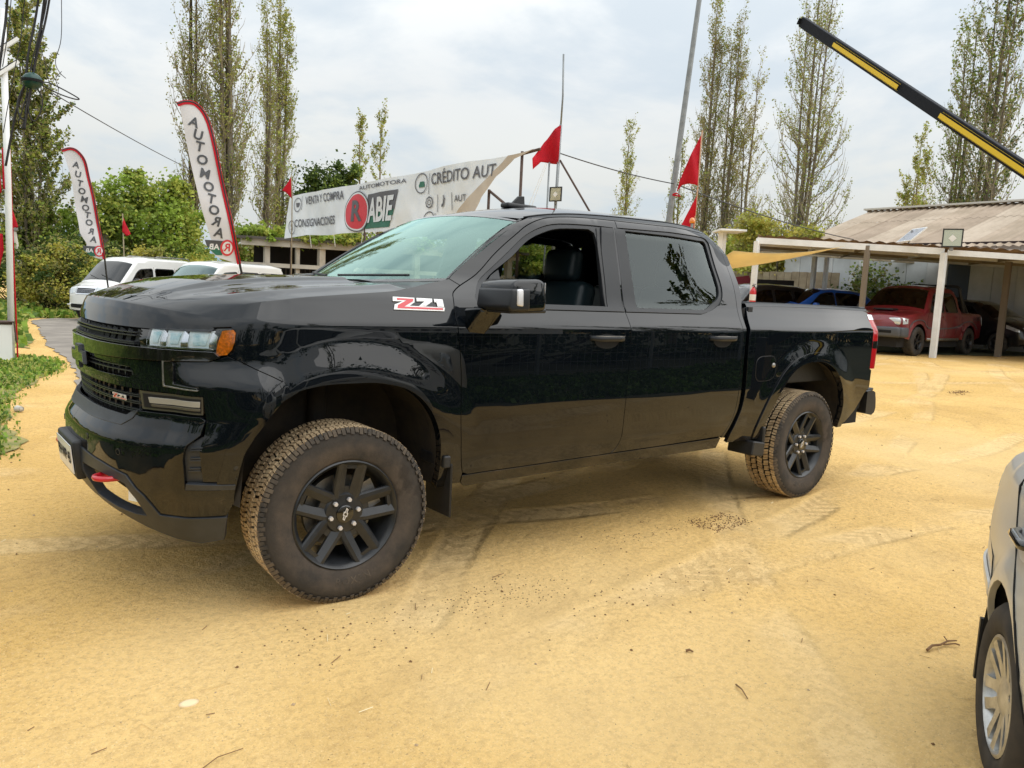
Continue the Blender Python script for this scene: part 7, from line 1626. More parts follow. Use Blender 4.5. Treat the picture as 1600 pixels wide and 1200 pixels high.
# ---- banner
M_BAN = mat('banner_vinyl', (.80, .82, .85), rough=.5, col2=(.70, .73, .77), noise_scale=1.2); M_BANB = mat('banner_back', (.56, .48, .39), rough=.7, col2=(.48, .40, .32), noise_scale=2)
M_INK = mat('banner_ink_grey', (.11, .11, .125), rough=.6); M_INKR = mat('banner_ink_red', (.60, .04, .06), rough=.5); M_INKG = mat('banner_ink_green', (.02, .14, .09), rough=.5); M_INKW = mat('banner_ink_white', (.68, .70, .73), rough=.5)
def ban_y(a, z):
    a = np.asarray(a, float); z = np.asarray(z, float)
    return 7.55 + .04 * np.sin(a * 2.1 + z * 1.3) + .010 * np.sin(a * 5.7 - z * 4) + .003 * np.sin(a * 13 + z * 9) + .04 * ssn(3.2, 2.7, z) * np.sin(a * 3.1)
def ban_p(a, z): a = np.asarray(a, float); z = np.asarray(z, float); return np.stack([ban_y(a, z), 18.14 - a, z], -1)
def ban_f(a, z): n = np.cross(ban_p(a + .01, z) - ban_p(a - .01, z), ban_p(a, z + .01) - ban_p(a, z - .01)); n /= np.linalg.norm(n, axis=1)[:, None]; return ban_p(a, z), n
ban = empty('banner', (0, 0, 0)); tag(ban, 'long white advertising banner with VENTA Y COMPRA and RABIE lettering, right corner folded over', 'banner')
BT = [(.22, 3.86), (.9, 3.91), (2.6, 3.90), (4.4, 3.915), (6.86, 3.93), (8.4, 3.98), (9.74, 3.975), (10.36, 3.97)]
poly = BT + [(10.20, 3.86), (10.01, 3.76), (9.57, 3.48), (9.15, 3.24), (8.75, 3.0), (8.4, 2.76)] + [(6.07, 2.70), (4.5, 2.73), (3.02, 2.70), (1.4, 2.74), (-.22, 2.68)]
shell('banner_cloth', ban_f, [poly], M_BAN, ban, step=.06, depth=.003, flip=False)
fold = [(10.36, 3.975), (10.9, 3.985), (11.19, 4.0), (10.9, 3.955), (10.55, 3.90), (10.30, 3.75), (10.05, 3.62), (9.86, 3.44), (9.66, 3.24), (9.50, 2.98), (9.1, 2.78), (8.4, 2.76), (8.75, 3.0), (9.15, 3.24), (9.57, 3.48), (10.01, 3.76), (10.20, 3.86)]
shell('banner_fold', ban_f, [fold], M_BANB, ban, step=.06, depth=.003, off=.02)
# the visible face looks towards -x
def btext(body_, a, z, h, m, w=None, bold=0.012, shear=0.0, off=.022, nm='banner_lettering', slope=0.0):
    V, F = text_geo(body_, 1.0, bold, shear); x = V[:, 0]; y = V[:, 1]; lo, hi = x.min(), x.max(); y = y / .72 * h; x = (x - (lo + hi) / 2) * ((w / (hi - lo)) if w else h / .72)
    P, Nn = ban_f(a + x, z + y + slope * x); P = P - np.array((1, 0, 0)) * off; b = MB(); b.add([tuple(q) for q in P], F); return b.build(nm, m, ban, fix=False)
btext('VENTA Y COMPRA', 2.42, 3.68, .22, M_INK, 2.45); btext('CONSIGNACIONES', 1.92, 3.07, .22, M_INK, 2.6)
btext('AUTOMOTORA', 5.55, 3.80, .095, M_INK, 2.35); btext('CRÉDITO AUT', 8.87, 3.735, .24, M_INK, 2.30)
btext('AUT', 8.92, 3.27, .13, M_INK, .42); btext('|', .98, 3.67, .30, M_INK, .02); btext('|', 7.62, 3.70, .34, M_INK, .02); btext('|', 7.98, 3.26, .28, M_INK, .02); btext('|', 8.60, 3.26, .28, M_INK, .02); btext('|', 7.9, 2.92, .2, M_INK, .02)
def bring(a, z, ra, rz_, t, m, off=.022, nm='ring', n=40):
    P = []; F = []
    for k in (0, 1):
        th = np.linspace(0, 2 * PI, n, endpoint=False); A = a + (ra - t * k) * np.cos(th); Z = z + (rz_ - t * k) * np.sin(th); Q, _ = ban_f(A, Z); P += [tuple(q - np.array((off, 0, 0))) for q in Q]
    F = [(i, (i + 1) % n, n + (i + 1) % n, n + i) for i in range(n)]; return mesh(nm, P, F, m, ban)
def bpoly(pts, m, off=.014, nm='printed_shape', step=.08):
    shell(nm, lambda a, z: (ban_f(a, z)[0] - np.array((off, 0, 0)), ban_f(a, z)[1]), [pts], m, ban, step=step, depth=0)
bpoly([(4.85, 3.62), (6.40, 3.635), (6.30, 3.20), (4.72, 3.18)], M_INK, nm='logo_grey_panel'); bpoly([(4.60, 3.05), (6.17, 3.08), (6.06, 2.80), (4.50, 2.81)], M_INKG, nm='logo_green_panel'); bpoly([(4.75, 3.18), (6.28, 3.2), (6.2, 3.06), (4.7, 3.04)], M_INKG, nm='logo_green_panel')
btext('ABIE', 5.55, 3.20, .56, M_INKW, 1.42, bold=.03, shear=.2, off=.032, nm='logo_letters')
th = np.linspace(0, 2 * PI, 32, endpoint=False); ell = lambda ra, rz_: [(4.33 + ra * math.cos(t), 3.24 + rz_ * math.sin(t)) for t in th]
bpoly(ell(.60, .50), M_INK, .030, 'logo_disc_rim'); bpoly(ell(.57, .47), M_INKW, .034, 'logo_disc_ring'); bpoly(ell(.53, .43), M_INKR, .038, 'logo_disc'); btext('R', 4.34, 3.23, .50, M_INK, .46, bold=.035, off=.046, nm='logo_initial')
for (a, z, r) in ((.72, 3.60, .20), (.38, 2.98, .20), (7.30, 3.70, .22), (7.68, 2.92, .16)): bring(a, z, r * 1.15, r, .025, M_INK, nm='icon_ring')
bring(7.66, 3.27, .15, .13, .03, M_INK, nm='camera_icon', n=8); bring(7.66, 3.27, .07, .06, .02, M_INK, nm='camera_icon'); btext('♪', 8.22, 3.26, .26, M_INK, .17, bold=.02, nm='note_icon')
bpoly([(7.18, 3.66), (7.22, 3.74), (7.38, 3.74), (7.42, 3.66), (7.42, 3.62), (7.18, 3.62)], M_INKG, nm='car_icon'); bpoly([(.60, 3.66), (.84, 3.66), (.80, 3.54), (.64, 3.54)], M_INK, nm='car_icon'); btext('S', .38, 2.98, .18, M_INK, .13, nm='coin_icon')
# banner frame
bfm = empty('tube_scaffold'); tag(bfm, 'rusty tube frame holding the long banner', 'scaffold')
for a, b_ in (((7.66, 18.0, 3.86), (7.66, 8.0, 3.95)), ((7.66, 8.0, 3.95), (7.60, 6.9, 4.00)), ((7.62, 7.42, 0), (7.62, 7.42, 4.02)), ((7.62, 8.4, 0), (7.62, 8.4, 3.4)), ((7.62, 8.4, 3.38), (7.62, 7.42, 2.85)), ((7.62, 18.1, 0), (7.62, 18.0, 3.95)), ((7.62, 13.5, 0), (7.62, 13.5, 3.95))):
    b = MB(); b.tube([a, b_], .028, 8); b.build('tube', M_RUST, bfm, smooth=True)
b = MB()
for a, z in ((1.6, 2.73), (3.1, 2.70), (4.55, 2.73)): q = ban_p(a, z); b.tube([tuple(q), (7.6, 18.14 - a + .05, 2.4)], .008, 4)
b.build('tie', M_WHITE, ban)
# ---- flags
M_FLAGR = leaf_mat('red_flag_cloth', (.62, .012, .03), .35, .12); M_FEA = leaf_mat('white_flag_cloth', (.66, .65, .67), .30, .05); M_GREY = mat('flag_letter_grey', (.07, .075, .085), rough=.7)
def frame(A, e): A = Vector((A[0], A[1], 0)); e = Vector((e[0], e[1], 0)).normalized(); n = Vector((e.y, -e.x, 0)); return lambda a, z, d=0.0: A + e * a + Vector((0, 0, z)) + n * d
def feather(A, e, pole, left, txt, size, logo, label, ph):
    fr = frame(A, e); root = empty('feather_flag', (0, 0, 0)); tag(root, label, 'flag', 'feather flags'); pc = crv(pole, 5)
    Lf = crv(left, 5); clothp = crv(pole[:-2] + [pole[-2]], 5); loop = Lf + clothp[::-1][1:-1]
    wav = lambda a, z: .035 * math.sin(z * 3.1 + ph) * min(1, abs(a) * 3) + .02 * math.sin(z * 7 + a * 6 + ph)
    def f(a, z):
        a = np.asarray(a, float); z = np.asarray(z, float); w_ = lambda a, z: .035 * np.sin(z * 3.1 + ph) + .02 * np.sin(z * 7 + a * 6 + ph)
        g = lambda a, z: np.array([tuple(fr(x, y, float(w_(x, y)))) for x, y in zip(a, z)])
        P = g(a, z); n = np.cross(g(a + .01, z) - P, g(a, z + .01) - P); n /= np.linalg.norm(n, axis=1)[:, None] + 1e-9; return P, n
    shell('flag_cloth', f, [loop], M_FEA, root, step=.05, depth=.003)
    b = MB(); pts = [fr(a, z, float(.035 * math.sin(z * 3.1 + ph) + .02 * math.sin(z * 7 + a * 6 + ph))) for a, z in pc]; base = fr(pole[-1][0] + .22, 0.0); b.tube(pts + [base], [.016] * len(pts) + [.020], 8); b.build('flag_pole', M_BLKPL, root, smooth=True)
    # red hem next to the pole
    V = []; F = []; hem = crv(pole[:-1], 6)
    for i, (a, z) in enumerate(hem):
        a0, z0 = hem[max(i - 1, 0)]; a1, z1 = hem[min(i + 1, len(hem) - 1)]; tx, tz = a1 - a0, z1 - z0; l = math.hypot(tx, tz); nx, nz_ = -tz / l, tx / l
        w = float(.035 * math.sin(z * 3.1 + ph) + .02 * math.sin(z * 7 + a * 6 + ph)); hw = .035
        V += [fr(a + nx * hw * .5, z + nz_ * hw * .5, w + .012), fr(a - nx * hw, z - nz_ * hw, w + .012)]
    for i in range(len(hem) - 1): F.append((2 * i, 2 * i + 1, 2 * i + 3, 2 * i + 2))
    mesh('red_hem', V, F, M_FLAGR, root).modifiers.new('thickness', 'SOLIDIFY').thickness = .006
    word = 'AUTOMOTORA'
    for i, (a, z) in enumerate(txt):
        V, F = text_geo(word[i], size, bold=.006 * size / .2); a0, z0 = txt[max(i - 1, 0)]; a1, z1 = txt[min(i + 1, 9)]; ang = math.atan2(-(a1 - a0), -(z1 - z0)) * -1; ca, sa = math.cos(-ang * .9), math.sin(-ang * .9)
        P = [];
        for x, y, _ in V:
            x = -x; X_ = x * ca - y * sa; Y_ = x * sa + y * ca; aa, zz = a + X_, z + Y_; P.append(fr(aa, zz, float(.035 * math.sin(zz * 3.1 + ph) + .02 * math.sin(zz * 7 + aa * 6 + ph)) + .009))
        mesh('letter', P, F, M_GREY, root)
    # mirrored emblem at the foot
    (la, lz) = logo; 
    def shp(pts, m, d, nm):
        P = [fr(a, z, float(.035 * math.sin(z * 3.1 + ph) + .02 * math.sin(z * 7 + a * 6 + ph)) + d) for a, z in pts]; mesh(nm, P, [tuple(range(len(P)))], m, root)
    shp([(la - .28, lz + .085), (la - .03, lz + .085), (la - .03, lz + .0), (la - .25, lz + .0)], M_GREY, .008, 'logo_panel'); shp([(la - .25, lz + .0), (la - .03, lz + .0), (la - .06, lz - .10), (la - .14, lz - .10)], M_INKG, .008, 'logo_panel')
    shp([(la + .085 * math.cos(t), lz + .105 * math.sin(t)) for t in np.linspace(0, 2 * PI, 24, endpoint=False)], M_INKR, .011, 'logo_disc'); shp([(la + .062 * math.cos(t), lz + .080 * math.sin(t)) for t in np.linspace(0, 2 * PI, 24, endpoint=False)], M_INKW, .013, 'logo_disc')
    for bd, aa, sz, m, d in (('R', la, .14, M_INKR, .016), ('AB', la - .16, .10, M_INKW, .012)):
        V, F = text_geo(bd, sz, bold=.003); mesh('logo_letters', [fr(aa - x, lz + y, float(.035 * math.sin((lz + y) * 3.1 + ph) + .02 * math.sin((lz + y) * 7 + (aa - x) * 6 + ph)) + d) for x, y, _ in V], F, m, root)
    return root
feather((2.05, 6.32), (.996, -.085), [(-.78, 3.555), (-.75, 3.57), (-.68, 3.6), (-.57, 3.605), (-.47, 3.53), (-.40, 3.40), (-.35, 3.21), (-.26, 2.78), (-.16, 2.30), (-.08, 1.94), (0, 1.63), (.08, 1.32)], [(-.75, 3.55), (-.72, 3.4), (-.68, 3.2), (-.61, 2.82), (-.55, 2.51), (-.49, 2.27), (-.41, 2.04), (-.35, 1.86), (-.37, 1.79), (-.29, 1.71), (-.13, 1.66), (0, 1.63)], [(-.58, 3.36), (-.53, 3.21), (-.51, 3.07), (-.48, 2.91), (-.45, 2.74), (-.41, 2.58), (-.38, 2.43), (-.35, 2.29), (-.315, 2.15), (-.28, 2.01)], .165, (-.17, 1.83), 'larger white feather flag reading AUTOMOTORA, right one of the two', .4)
feather((1.70, 12.62), (1, .006), [(-.76, 3.62), (-.74, 3.63), (-.61, 3.68), (-.49, 3.64), (-.37, 3.48), (-.30, 3.16), (-.23, 2.81), (-.15, 2.28), (-.09, 1.81), (-.07, 1.69), (0, 1.14)], [(-.74, 3.62), (-.67, 3.4), (-.59, 3.06), (-.54, 2.66), (-.5, 2.31), (-.48, 2.14), (-.38, 1.96), (-.39, 1.87), (-.32, 1.76), (-.21, 1.7), (-.08, 1.68)], [(-.52, 3.39), (-.49, 3.22), (-.46, 3.06), (-.43, 2.92), (-.39, 2.77), (-.37, 2.62), (-.34, 2.49), (-.32, 2.35), (-.29, 2.19), (-.26, 2.04)], .155, (-.17, 1.83), 'smaller white feather flag reading AUTOMOTORA beside the white minivan', 1.9)
def cloth(fr, pts, label, parent=None, name='red_flag', thick=.006, amp=.075, ph=0.0, group='red pennant flags'):
    lp = dens(pts, .05)
    if area2(lp) < 0: lp = lp[::-1]
    P, T = fill2d([[(float(a), float(b)) for a, b in lp]], .06); V = [fr(a, z, amp * math.sin(a * 9 + z * 3 + ph) + amp * .4 * math.sin(a * 23 + z * 5)) for a, z in P]
    o = mesh(name, V, T, M_FLAGR, parent, smooth=True); o.modifiers.new('thickness', 'SOLIDIFY').thickness = thick
    if not parent: tag(o, label, 'flag', group)
    return o
# mast with the red flag and guy wires
fm = frame((8.99, 7.96), (.751, -.66)); mast = empty('flag_mast', (8.99, 7.96, 0)); tag(mast, 'tall thin steel mast with guy wires right of the banner', 'mast')
b = MB(); b.tube([fm(-.03, 0) - mast.location, fm(-.01, 3.1) - mast.location, fm(.01, 4.8) - mast.location], .030, 8); b.tube([fm(.01, 4.75) - mast.location, fm(.02, 5.35) - mast.location, fm(-.01, 6.15) - mast.location], .018, 8); b.build('pole', M_ZINC, mast, smooth=True)
b = MB(); b.tube([fm(-.18, 0) - mast.location, fm(-.18, 4.06) - mast.location], .018, 8); b.build('second_pole', M_ZINC, mast, smooth=True)
b = MB(); b.tube([fm(.03, 4.11) - mast.location, fm(1.3, 2.2) - mast.location, fm(2.5, .4) - mast.location], .022, 6); b.build('stay', M_RUST, mast, smooth=True)
b = MB(); b.tube([fm(-.25, 4.04) - mast.location, fm(-.9, 2.2) - mast.location], .006, 4); b.tube([fm(-.22, 4.04) - mast.location, fm(-.8, 2.2) - mast.location], .006, 4); b.build('guy_wire', M_WHITE, mast)
cloth(fm, [(.02, 4.80), (-.10, 4.70), (-.30, 4.46), (-.52, 4.11), (-.50, 3.89), (-.35, 4.06), (-.15, 4.05), (0, 4.02)], 'red triangular flag on the tall mast right of the banner', ph=.5)
flood(tuple(fm(-.02, 3.43, .06)), math.atan2(.66, .751) - .45, .27, 'black framed floodlight on the mast above the pickup roof')
# steel lamp pole
b = MB(); b.tube([(13.50, 9.12, .1), (13.62, 8.95, 3.4), (13.84, 8.68, 8.6), (13.97, 8.5, 11.5)], [.085, .075, .058, .050], 16); lp = b.build('lamp_pole', M_ZINC, smooth=True); tag(lp, 'tall leaning galvanised steel pole right of the mast', 'pole')
b = MB(); b.tube([(13.60, 8.88, 4.02), (13.66, 8.80, 4.05), (13.72, 8.72, 3.98), (13.60, 8.88, 4.0)], .02, 5); b.build('binding', M_FLAGR, lp)
fR = frame((13.2, 7.88), (.629, -.778)); b = MB(); b.tube([fR(.055, 0.1), fR(.06, 3.14), fR(.075, 5.36)], .017, 6); o = b.build('wooden_stick', mat('pale_wood', (.45, .27, .16), rough=.8), smooth=True); tag(o, 'thin wooden flag stick beside the steel pole', 'stick')
cloth(fR, [(.065, 5.28), (-.08, 4.95), (-.24, 4.55), (-.36, 4.22), (-.41, 3.96), (-.30, 4.12), (-.15, 4.16), (.06, 4.10)], 'red flag at the top of the wooden stick by the steel pole', ph=1.1)
cloth(fR, [(.06, 3.86), (-.06, 3.62), (-.15, 3.42), (-.28, 3.12), (-.40, 2.95), (.06, 2.98)], 'lower red flag on the same wooden stick, just above the cab', ph=2.2)
fq = frame((6.75, 16.3), (.926, -.378)); b = MB(); b.tube([fq(.15, 0), fq(.14, 3.64), (fq(.11, 4.25))], .014, 6); tag(b.build('wooden_stick', M_BEIGE, smooth=True), 'thin flag stick at the left end of the banner', 'stick'); cloth(fq, [(.11, 4.20), (-.02, 3.98), (-.12, 3.83), (-.02, 3.78), (.13, 3.63)], 'small red flag at the left end of the banner', amp=.02)
fq = frame((1.99, 28.74), (.994, -.108)); b = MB(); b.tube([fq(.16, .1), fq(.02, 1.5), fq(-.13, 2.78)], [.08, .07, .06], 8); lp2 = b.build('short_pole', M_PALE, smooth=True); tag(lp2, 'short leaning pale pole with a lamp left of the golden shrub', 'pole'); b = MB(); b.box(fq(-.13, 2.80), (.22, .18, .10)); b.beam(fq(-.1, 2.3), fq(-.42, 2.32), .05); b.build('lamp_head', M_STEEL, lp2); cloth(fq, [(-.14, 3.42), (-.23, 3.0), (-.30, 2.86), (-.14, 2.82), (.0, 2.88)], 'red flag on top of the short leaning pole at left', amp=.03)
fq = frame((4.7, 25.27), (.978, -.209)); b = MB(); b.tube([fq(.0, .1), fq(-.06, 3.45)], .02, 6); tag(b.build('wooden_stick', M_BEIGE, smooth=True), 'flag stick standing behind the minivans', 'stick'); cloth(fq, [(-.05, 3.36), (.04, 3.1), (.19, 2.78), (.05, 2.70), (-.08, 2.84)], 'red flag above the minivans between the feather flags', amp=.03)
# ---- post at the left edge
fl = frame((-.24, 10.07), (.996, -.094)); pl_ = empty('lamp_post', (-.24, 10.07, 0)); tag(pl_, 'white painted post with two small lamps at the left edge', 'post'); o_ = pl_.location
b = MB(); b.tube([fl(.07, -.02) - o_, fl(.085, 2.6) - o_, fl(.075, 5.2) - o_], .045, 12); b.build('pole', M_WPAINT, pl_, smooth=True)
b = MB(); b.box(fl(-.12, .30) - o_, (.38, .26, .62)); q = b.build('plinth', M_WHITE, pl_); b = MB(); b.box(fl(-.12, .60) - o_, (.40, .28, .05)); b.tube([fl(-.2, .6, .14) - o_, fl(.11, .62, .14) - o_, fl(.14, .30, .1) - o_], .015, 5); b.build('strap', M_RUST, pl_)
for z in (4.60, 4.27):
    b = MB(); q = Matrix.Rotation(-.75, 3, 'Y'); b.box(fl(.13, z + .10) - o_, (.34, .16, .045), q); h = b.build('lamp_head', M_WHITE, pl_); b = MB(); b.box(fl(.115, z + .125) - o_, (.34, .15, .015), q); b.build('lamp_top', M_BLKPL, h); b = MB(); b.beam(fl(.08, z - .05) - o_, fl(.05, z + .02) - o_, .03); b.build('bracket', M_STEEL, pl_)
for pts, lb in (([(.02, 3.22), (.115, 3.15), (.13, 2.62), (.02, 2.60)], 'red flag strip behind the white post, middle height'), ([(-.12, 3.24), (-.02, 3.2), (.0, 2.55), (-.12, 2.5)], 'red flag strip left of the white post, upper one'), ([(-.14, 1.95), (.0, 1.94), (.01, 1.7), (-.10, 1.22)], 'red flag hanging low left of the white post')): cloth(fl, pts, lb, amp=.02)
b = MB(); b.tube([fl(.12, 3.2, -.05), fl(.13, 1.5, -.05), fl(.15, .0, -.05)], .012, 5); tag(b.build('red_rope', M_FLAGR), 'thin red rope hanging beside the white post', 'rope')
# ---- cables
M_CAB = mat('black_cable', (.016, .015, .016), rough=.5); fc = frame((-.45, 4.87), (.992, -.125))
def cable(pts, r, label, name='cable', m=None, n=5, group='overhead cables'):
    b = MB(); b.tube([fc(*p) for p in crv(pts, 6)], r, n); o = b.build(name, m or M_CAB, smooth=True); tag(o, label, 'cable', group); return o
def sp3(l): return [(a, z, d) for a, z, d in l]
cable([(.22, 5.2, .3), (.06, 3.97, .02), (-.03, 3.48, 0), (-.07, 3.18, 0), (-.15, 2.88, -.02), (-.24, 2.4, -.05)], .011, 'thick black cable of the hanging bundle, left strand')
cable([(.27, 5.2, .3), (.11, 3.98, .03), (.04, 3.5, 0), (-.01, 3.21, 0), (-.05, 2.95, 0), (-.09, 2.75, 0)], .013, 'thickest black cable running into the green splice ball')
cable([(.33, 5.2, .3), (.15, 3.99, .03), (.06, 3.56, .01), (.0, 3.31, 0)], .010, 'black cable of the bundle, right strand')
cable([(.30, 5.2, .3), (.13, 3.98, .05), (.05, 3.62, .03), (-.01, 3.35, .02), (-.06, 3.05, .03), (-.13, 2.8, .03)], .006, 'thin cable twisted along the bundle')
cable([(.14, 5.2, .3), (-.05, 3.94, 0), (-.09, 3.59, 0), (-.17, 3.17, 0), (-.25, 2.7, 0)], .004, 'thin grey wire left of the bundle')
cable([(-.08, 5.2, .3), (-.19, 3.91, 0), (-.23, 3.56, 0), (-.27, 3.27, 0)], .012, 'short thick cable at the very left edge')
cable([(-.04, 5.2, .3), (-.16, 3.90, .02), (-.20, 3.56, .02), (-.24, 3.3, .02)], .004, 'thin wire beside the short thick cable')
cable([(.25, 4.6, .1), (.25, 4.01, .0), (.24, 3.65, 0), (.19, 3.44, 0), (.22, 3.34, 0), (.275, 3.29, 0)], .0035, 'loose thin wire end hanging right of the bundle')
cable([(.24, 3.35, 0), (.19, 3.27, 0), (.21, 3.18, 0), (.19, 3.10, 0), (.15, 3.14, 0), (.10, 3.40, 0), (.07, 3.55, 0)], .003, 'thin curled wire below the loose wire end')
cable([(.02, 3.20, .02), (.12, 3.22, .02), (.23, 3.185, .02), (.38, 3.115, .02), (.33, 3.105, .02), (.2, 3.135, .02), (.07, 3.19, .02)], .0065, 'flat loop of black cable right of the green ball')
cable([(-.03, 3.18, .02), (-.08, 3.14, .02), (-.13, 2.98, .02), (-.11, 2.86, .02), (-.06, 2.84, .02)], .008, 'left hanging cable loop under the green ball')
cable([(.04, 3.14, .02), (.075, 3.04, .02), (.05, 2.92, .02), (-.0, 2.84, .02), (-.04, 2.92, .02), (-.05, 3.1, .02)], .0065, 'right hanging cable loop under the green ball')
cable([(-.02, 3.15, .03), (-.06, 2.95, .03), (-.075, 2.75, .03)], .010, 'straight cable tail below the green ball')
bm = bmesh.new(); bmesh.ops.create_icosphere(bm, subdivisions=3, radius=.085); bmesh.ops.scale(bm, vec=(1, 1, .92), verts=bm.verts); gb = bm_obj('splice_enclosure', bm, mat('dark_green_plastic', (.006, .05, .04), rough=.35), smooth=True); gb.location = fc(-.005, 3.21, .03); tag(gb, 'dark green round splice ball hanging in the cable bundle', 'cable joint')
b = MB(); b.lathe([(.082, -.012), (.092, -.012), (.092, .012), (.082, .012)], 24, 'z'); b.build('band', M_VOID, gb)
def wire(a, b_, sag, r, label):
    A = Vector(a); B = Vector(b_); m = MB(); m.tube([A + (B - A) * t - Vector((0, 0, sag * 4 * t * (1 - t))) for t in np.linspace(0, 1, 24)], r, 4); tag(m.build('overhead_wire', M_CAB), label, 'wire', 'overhead wires')
wire((-.28, 4.9, 3.14), (9.5, 24.0, 4.6), .30, .006, 'thin wire crossing the sky between the feather flags')
wire(tuple(fm(0, 4.25)), (13.66, 8.88, 4.28), .05, .012, 'thin wire from the mast to the steel pole')
wire((13.66, 8.88, 4.28), (52.0, 16.0, 6.2), 1.0, .016, 'long thin wire crossing the sky over the shed')
# ---- barrier arm
M_BARR = mat('black_barrier_paint', (.014, .016, .022), rough=.65, spec=.15); M_YEL = mat('yellow_reflective_tape', (.72, .50, .015), rough=.45)
ba = empty('road_barrier', (9.20, 2.86, 5.64)); tag(ba, 'raised black and yellow barrier arm at the upper right', 'barrier'); T0 = Vector((0, 0, 0)); T1 = Vector((7.87, -.80, 2.98)) - Vector((9.20, 2.86, 5.64)); dd = T1.normalized(); L_ = 8.2; BS = 1.6
q = dd.to_track_quat('Z', 'Y').to_matrix(); b = MB(); b.beam(T0, dd * L_, .050 * BS, .088 * BS); ob = b.build('arm', M_BARR, ba); ob.modifiers.new('bevel', 'BEVEL').width = .006
toc = (CPOS - Vector((4.2, -1.2, 3.1))).normalized(); side_n = (toc - dd * toc.dot(dd)).normalized()
ex = q @ Vector((1, 0, 0)); ey = q @ Vector((0, 1, 0))
# the tape sits on the box faces that look down and towards the yard
for t0, t1 in ((.97, 2.51), (3.35, 5.3), (6.1, 7.6)):
    for nn, hh, ww in ((ex, .044, .034), (-ex, .044, .034), (ey, .025, .058), (-ey, .025, .058)):
        b = MB(); c = dd * ((t0 + t1) / 2) + nn * ((.044 if abs(nn.dot(ex)) > .5 else .025) * BS + .001)
        dims = (.002, .034 * BS, t1 - t0) if abs(nn.dot(ex)) > .5 else (.056 * BS, .002, t1 - t0); b.box(c, dims, q); b.build('tape', M_YEL, ba)
b = MB(); b.box(dd * -.006, (.094 * BS, .056 * BS, .016), q); b.build('end_cap', M_BARR, ba)
e_ = ba.location + dd * L_; hs = MB(); hs.beam((e_.x, e_.y, 0), (e_.x, e_.y, e_.z + .1), .14); tag(hs.build('barrier_stand', M_SKID), 'dark steel stand carrying the raised barrier', 'stand')
# beacon behind the cab
bc = MB(); bc.lathe([(.055, 0), (.06, .01), (.058, .06), (.045, .10), (.02, .12), (0, .122)], 20, 'z'); o = bc.build('beacon', M_AMBER, smooth=True); o.location = (12.05, 6.95, 3.10); tag(o, 'orange beacon on a pole just behind the pickup cab roof', 'beacon'); b = MB(); b.tube([(0, 0, -2.95), (0, 0, 0)], .03, 8); b.build('stand', M_ZINC, o)
# ================================================================ the side of the yard behind the camera (seen in the paintwork)
patch_mesh('verge', [(-30, -4.8), (-8, -4.9), (-1, -5.2), (3.0, -4.8), (4.2, -4.4), (10, -4.3), (30, -4.0), (40, -60), (-40, -60)], M_SOILD, .012, 1.6, 'dark grassy verge along the near side', jag=.6)
patch_mesh('verge', [(-3.2, -5.0), (-2.7, -2), (-2.6, 1), (-3.4, 3), (-6, 7), (-14, 9), (-26, 8), (-26, -4.6), (-9, -4.7)], M_SOILD, .011, .6, 'dark grassy verge beyond the front of the pickup', jag=.5)
grass([(-3.4, -4.6), (-2.9, -2), (-2.9, 1), (-3.6, 3), (-6, 6), (-10, 7), (-10, -5.2)], 12000, 8, .08, .03, [M_GRC, M_LD, M_GRC]); grass([(-8, -5.2), (3, -5.0), (4.4, -4.6), (12, -4.6), (12, -7), (-8, -7)], 14000, 9, .08, .03, [M_LD, M_GRC, M_LD])
leafy('hedge', (-10.5, .5, 0), [(0, -6 + 2.2 * i, 1.0, 1.0, 1.5, 1.2) for i in range(6)], 16000, .13, [M_LD, M_LG, M_LD], 'hedge across the drive ahead of the pickup', 'hedge', 97)
fb = empty('mesh_fence'); tag(fb, 'wire mesh fence on posts along the near side of the yard', 'fence')
for i in range(12): b = MB(); x = -12 + i * 2.6; b.tube([(x, -7.0, 0), (x, -7.0, 2.1)], .035, 8); b.build('post', M_ZINC, fb)
b = MB()
for k in range(14): b.beam((-12, -7.0, .15 + k * .14), (16.6, -7.0, .15 + k * .14), .006)
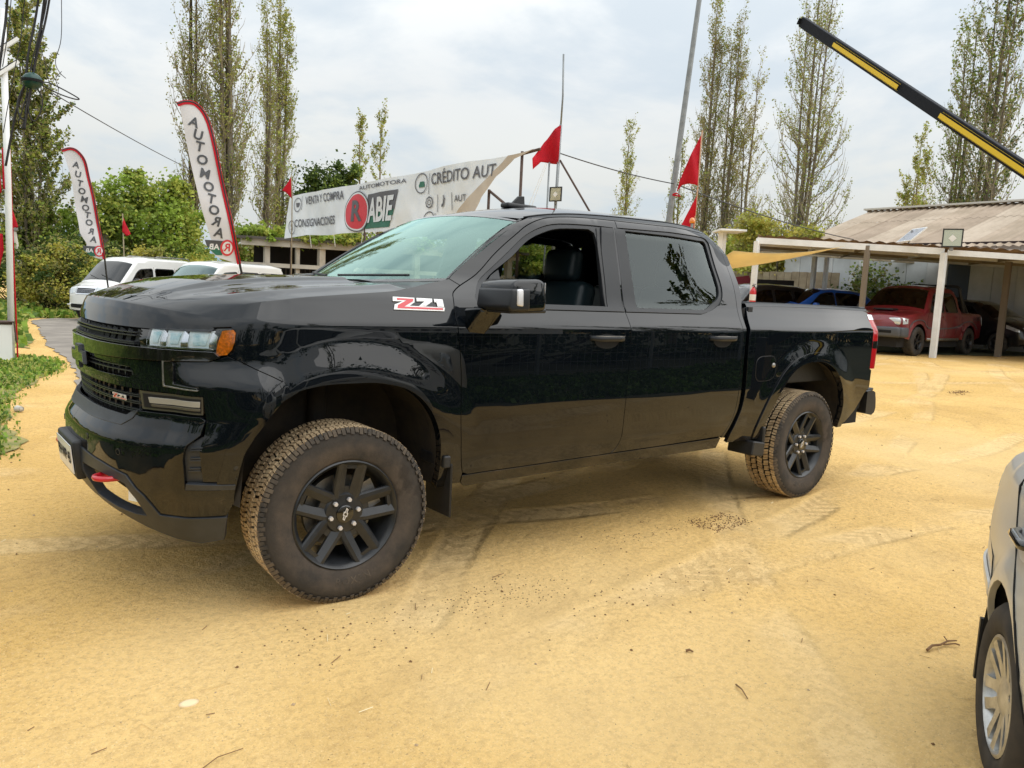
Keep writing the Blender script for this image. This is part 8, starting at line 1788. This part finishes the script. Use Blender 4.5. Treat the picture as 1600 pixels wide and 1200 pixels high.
for k in range(190): b.beam((-12 + k * .15, -7.0, .1), (-12 + k * .15, -7.0, 2.0), .006)
b.build('wire_mesh', M_ZINC, fb)['kind'] = 'stuff'
b = MB(); b.box((4.0, -6.93, 1.45), (5.2, .02, .8)); o = b.build('fence_banner', M_BAN); tag(o, 'white banner tied to the mesh fence behind the camera', 'banner')
V, F = text_geo('AUTOMOTORA', .5, .01); b = MB(); b.add([(4.0 - x, -6.915, 1.45 + y) for x, y, z in V], F); b.build('banner_lettering', M_INK, o, fix=False)
leafy('hedge', (1.5, -8.8, 0), [(-13 + 2.6 * i, 0, 1.2, 1.7, 1.0, 1.4) for i in range(14)], 36000, .12, [M_LDD, M_LD, M_LDD], 'dark hedge behind the mesh fence on the near side', 'hedge', 95)
for i, (x, y, h) in enumerate(((-12, -24, 14), (-6, -26, 16), (13, -32, 15), (26, -30, 15), (17.5, -14, 13.2), (21, -12.5, 12))):
    poplar('poplar_tree', x, y, h, 1.6, 200 + i, 'poplar standing on the near side of the yard, number %s from the west' % ['seven', 'six', 'five', 'four', 'three', 'eight', 'two', 'one'][i] if False else ['poplar behind the hedge, reflected in the hood', 'poplar behind the hedge near the middle of the fence', 'poplar behind the hedge opposite the cargo bed', 'poplar behind the hedge past the cargo bed', 'near poplar reflected in the rear side window', 'lower poplar beside the near one past the tailgate', 'poplar behind the hedge past the cargo bed', 'poplar beyond the west end of the hedge', 'poplar west of the yard ahead of the pickup', 'poplar far west of the yard ahead of the pickup'][i], 3, 110, 4200, .2, .2, .06, [M_LO, M_LG, M_LD], 'poplars on the near side')
for i, (x, y) in enumerate(((-16, -14),)):
    leafy('green_tree', (x, y, 0), [(0, 0, 2.6, 2.6, 2.4, 2.0), (1.6, .6, 3.6, 1.6, 1.5, 1.4), (-1.6, -.6, 3.2, 1.6, 1.5, 1.4)], 7000, .22, [M_LG, M_LD, M_LB], ['round tree southwest of the yard', 'round tree west of the yard', 'round tree northwest of the yard'][i], 'tree', 300 + i, trunk=(1.6, .2))
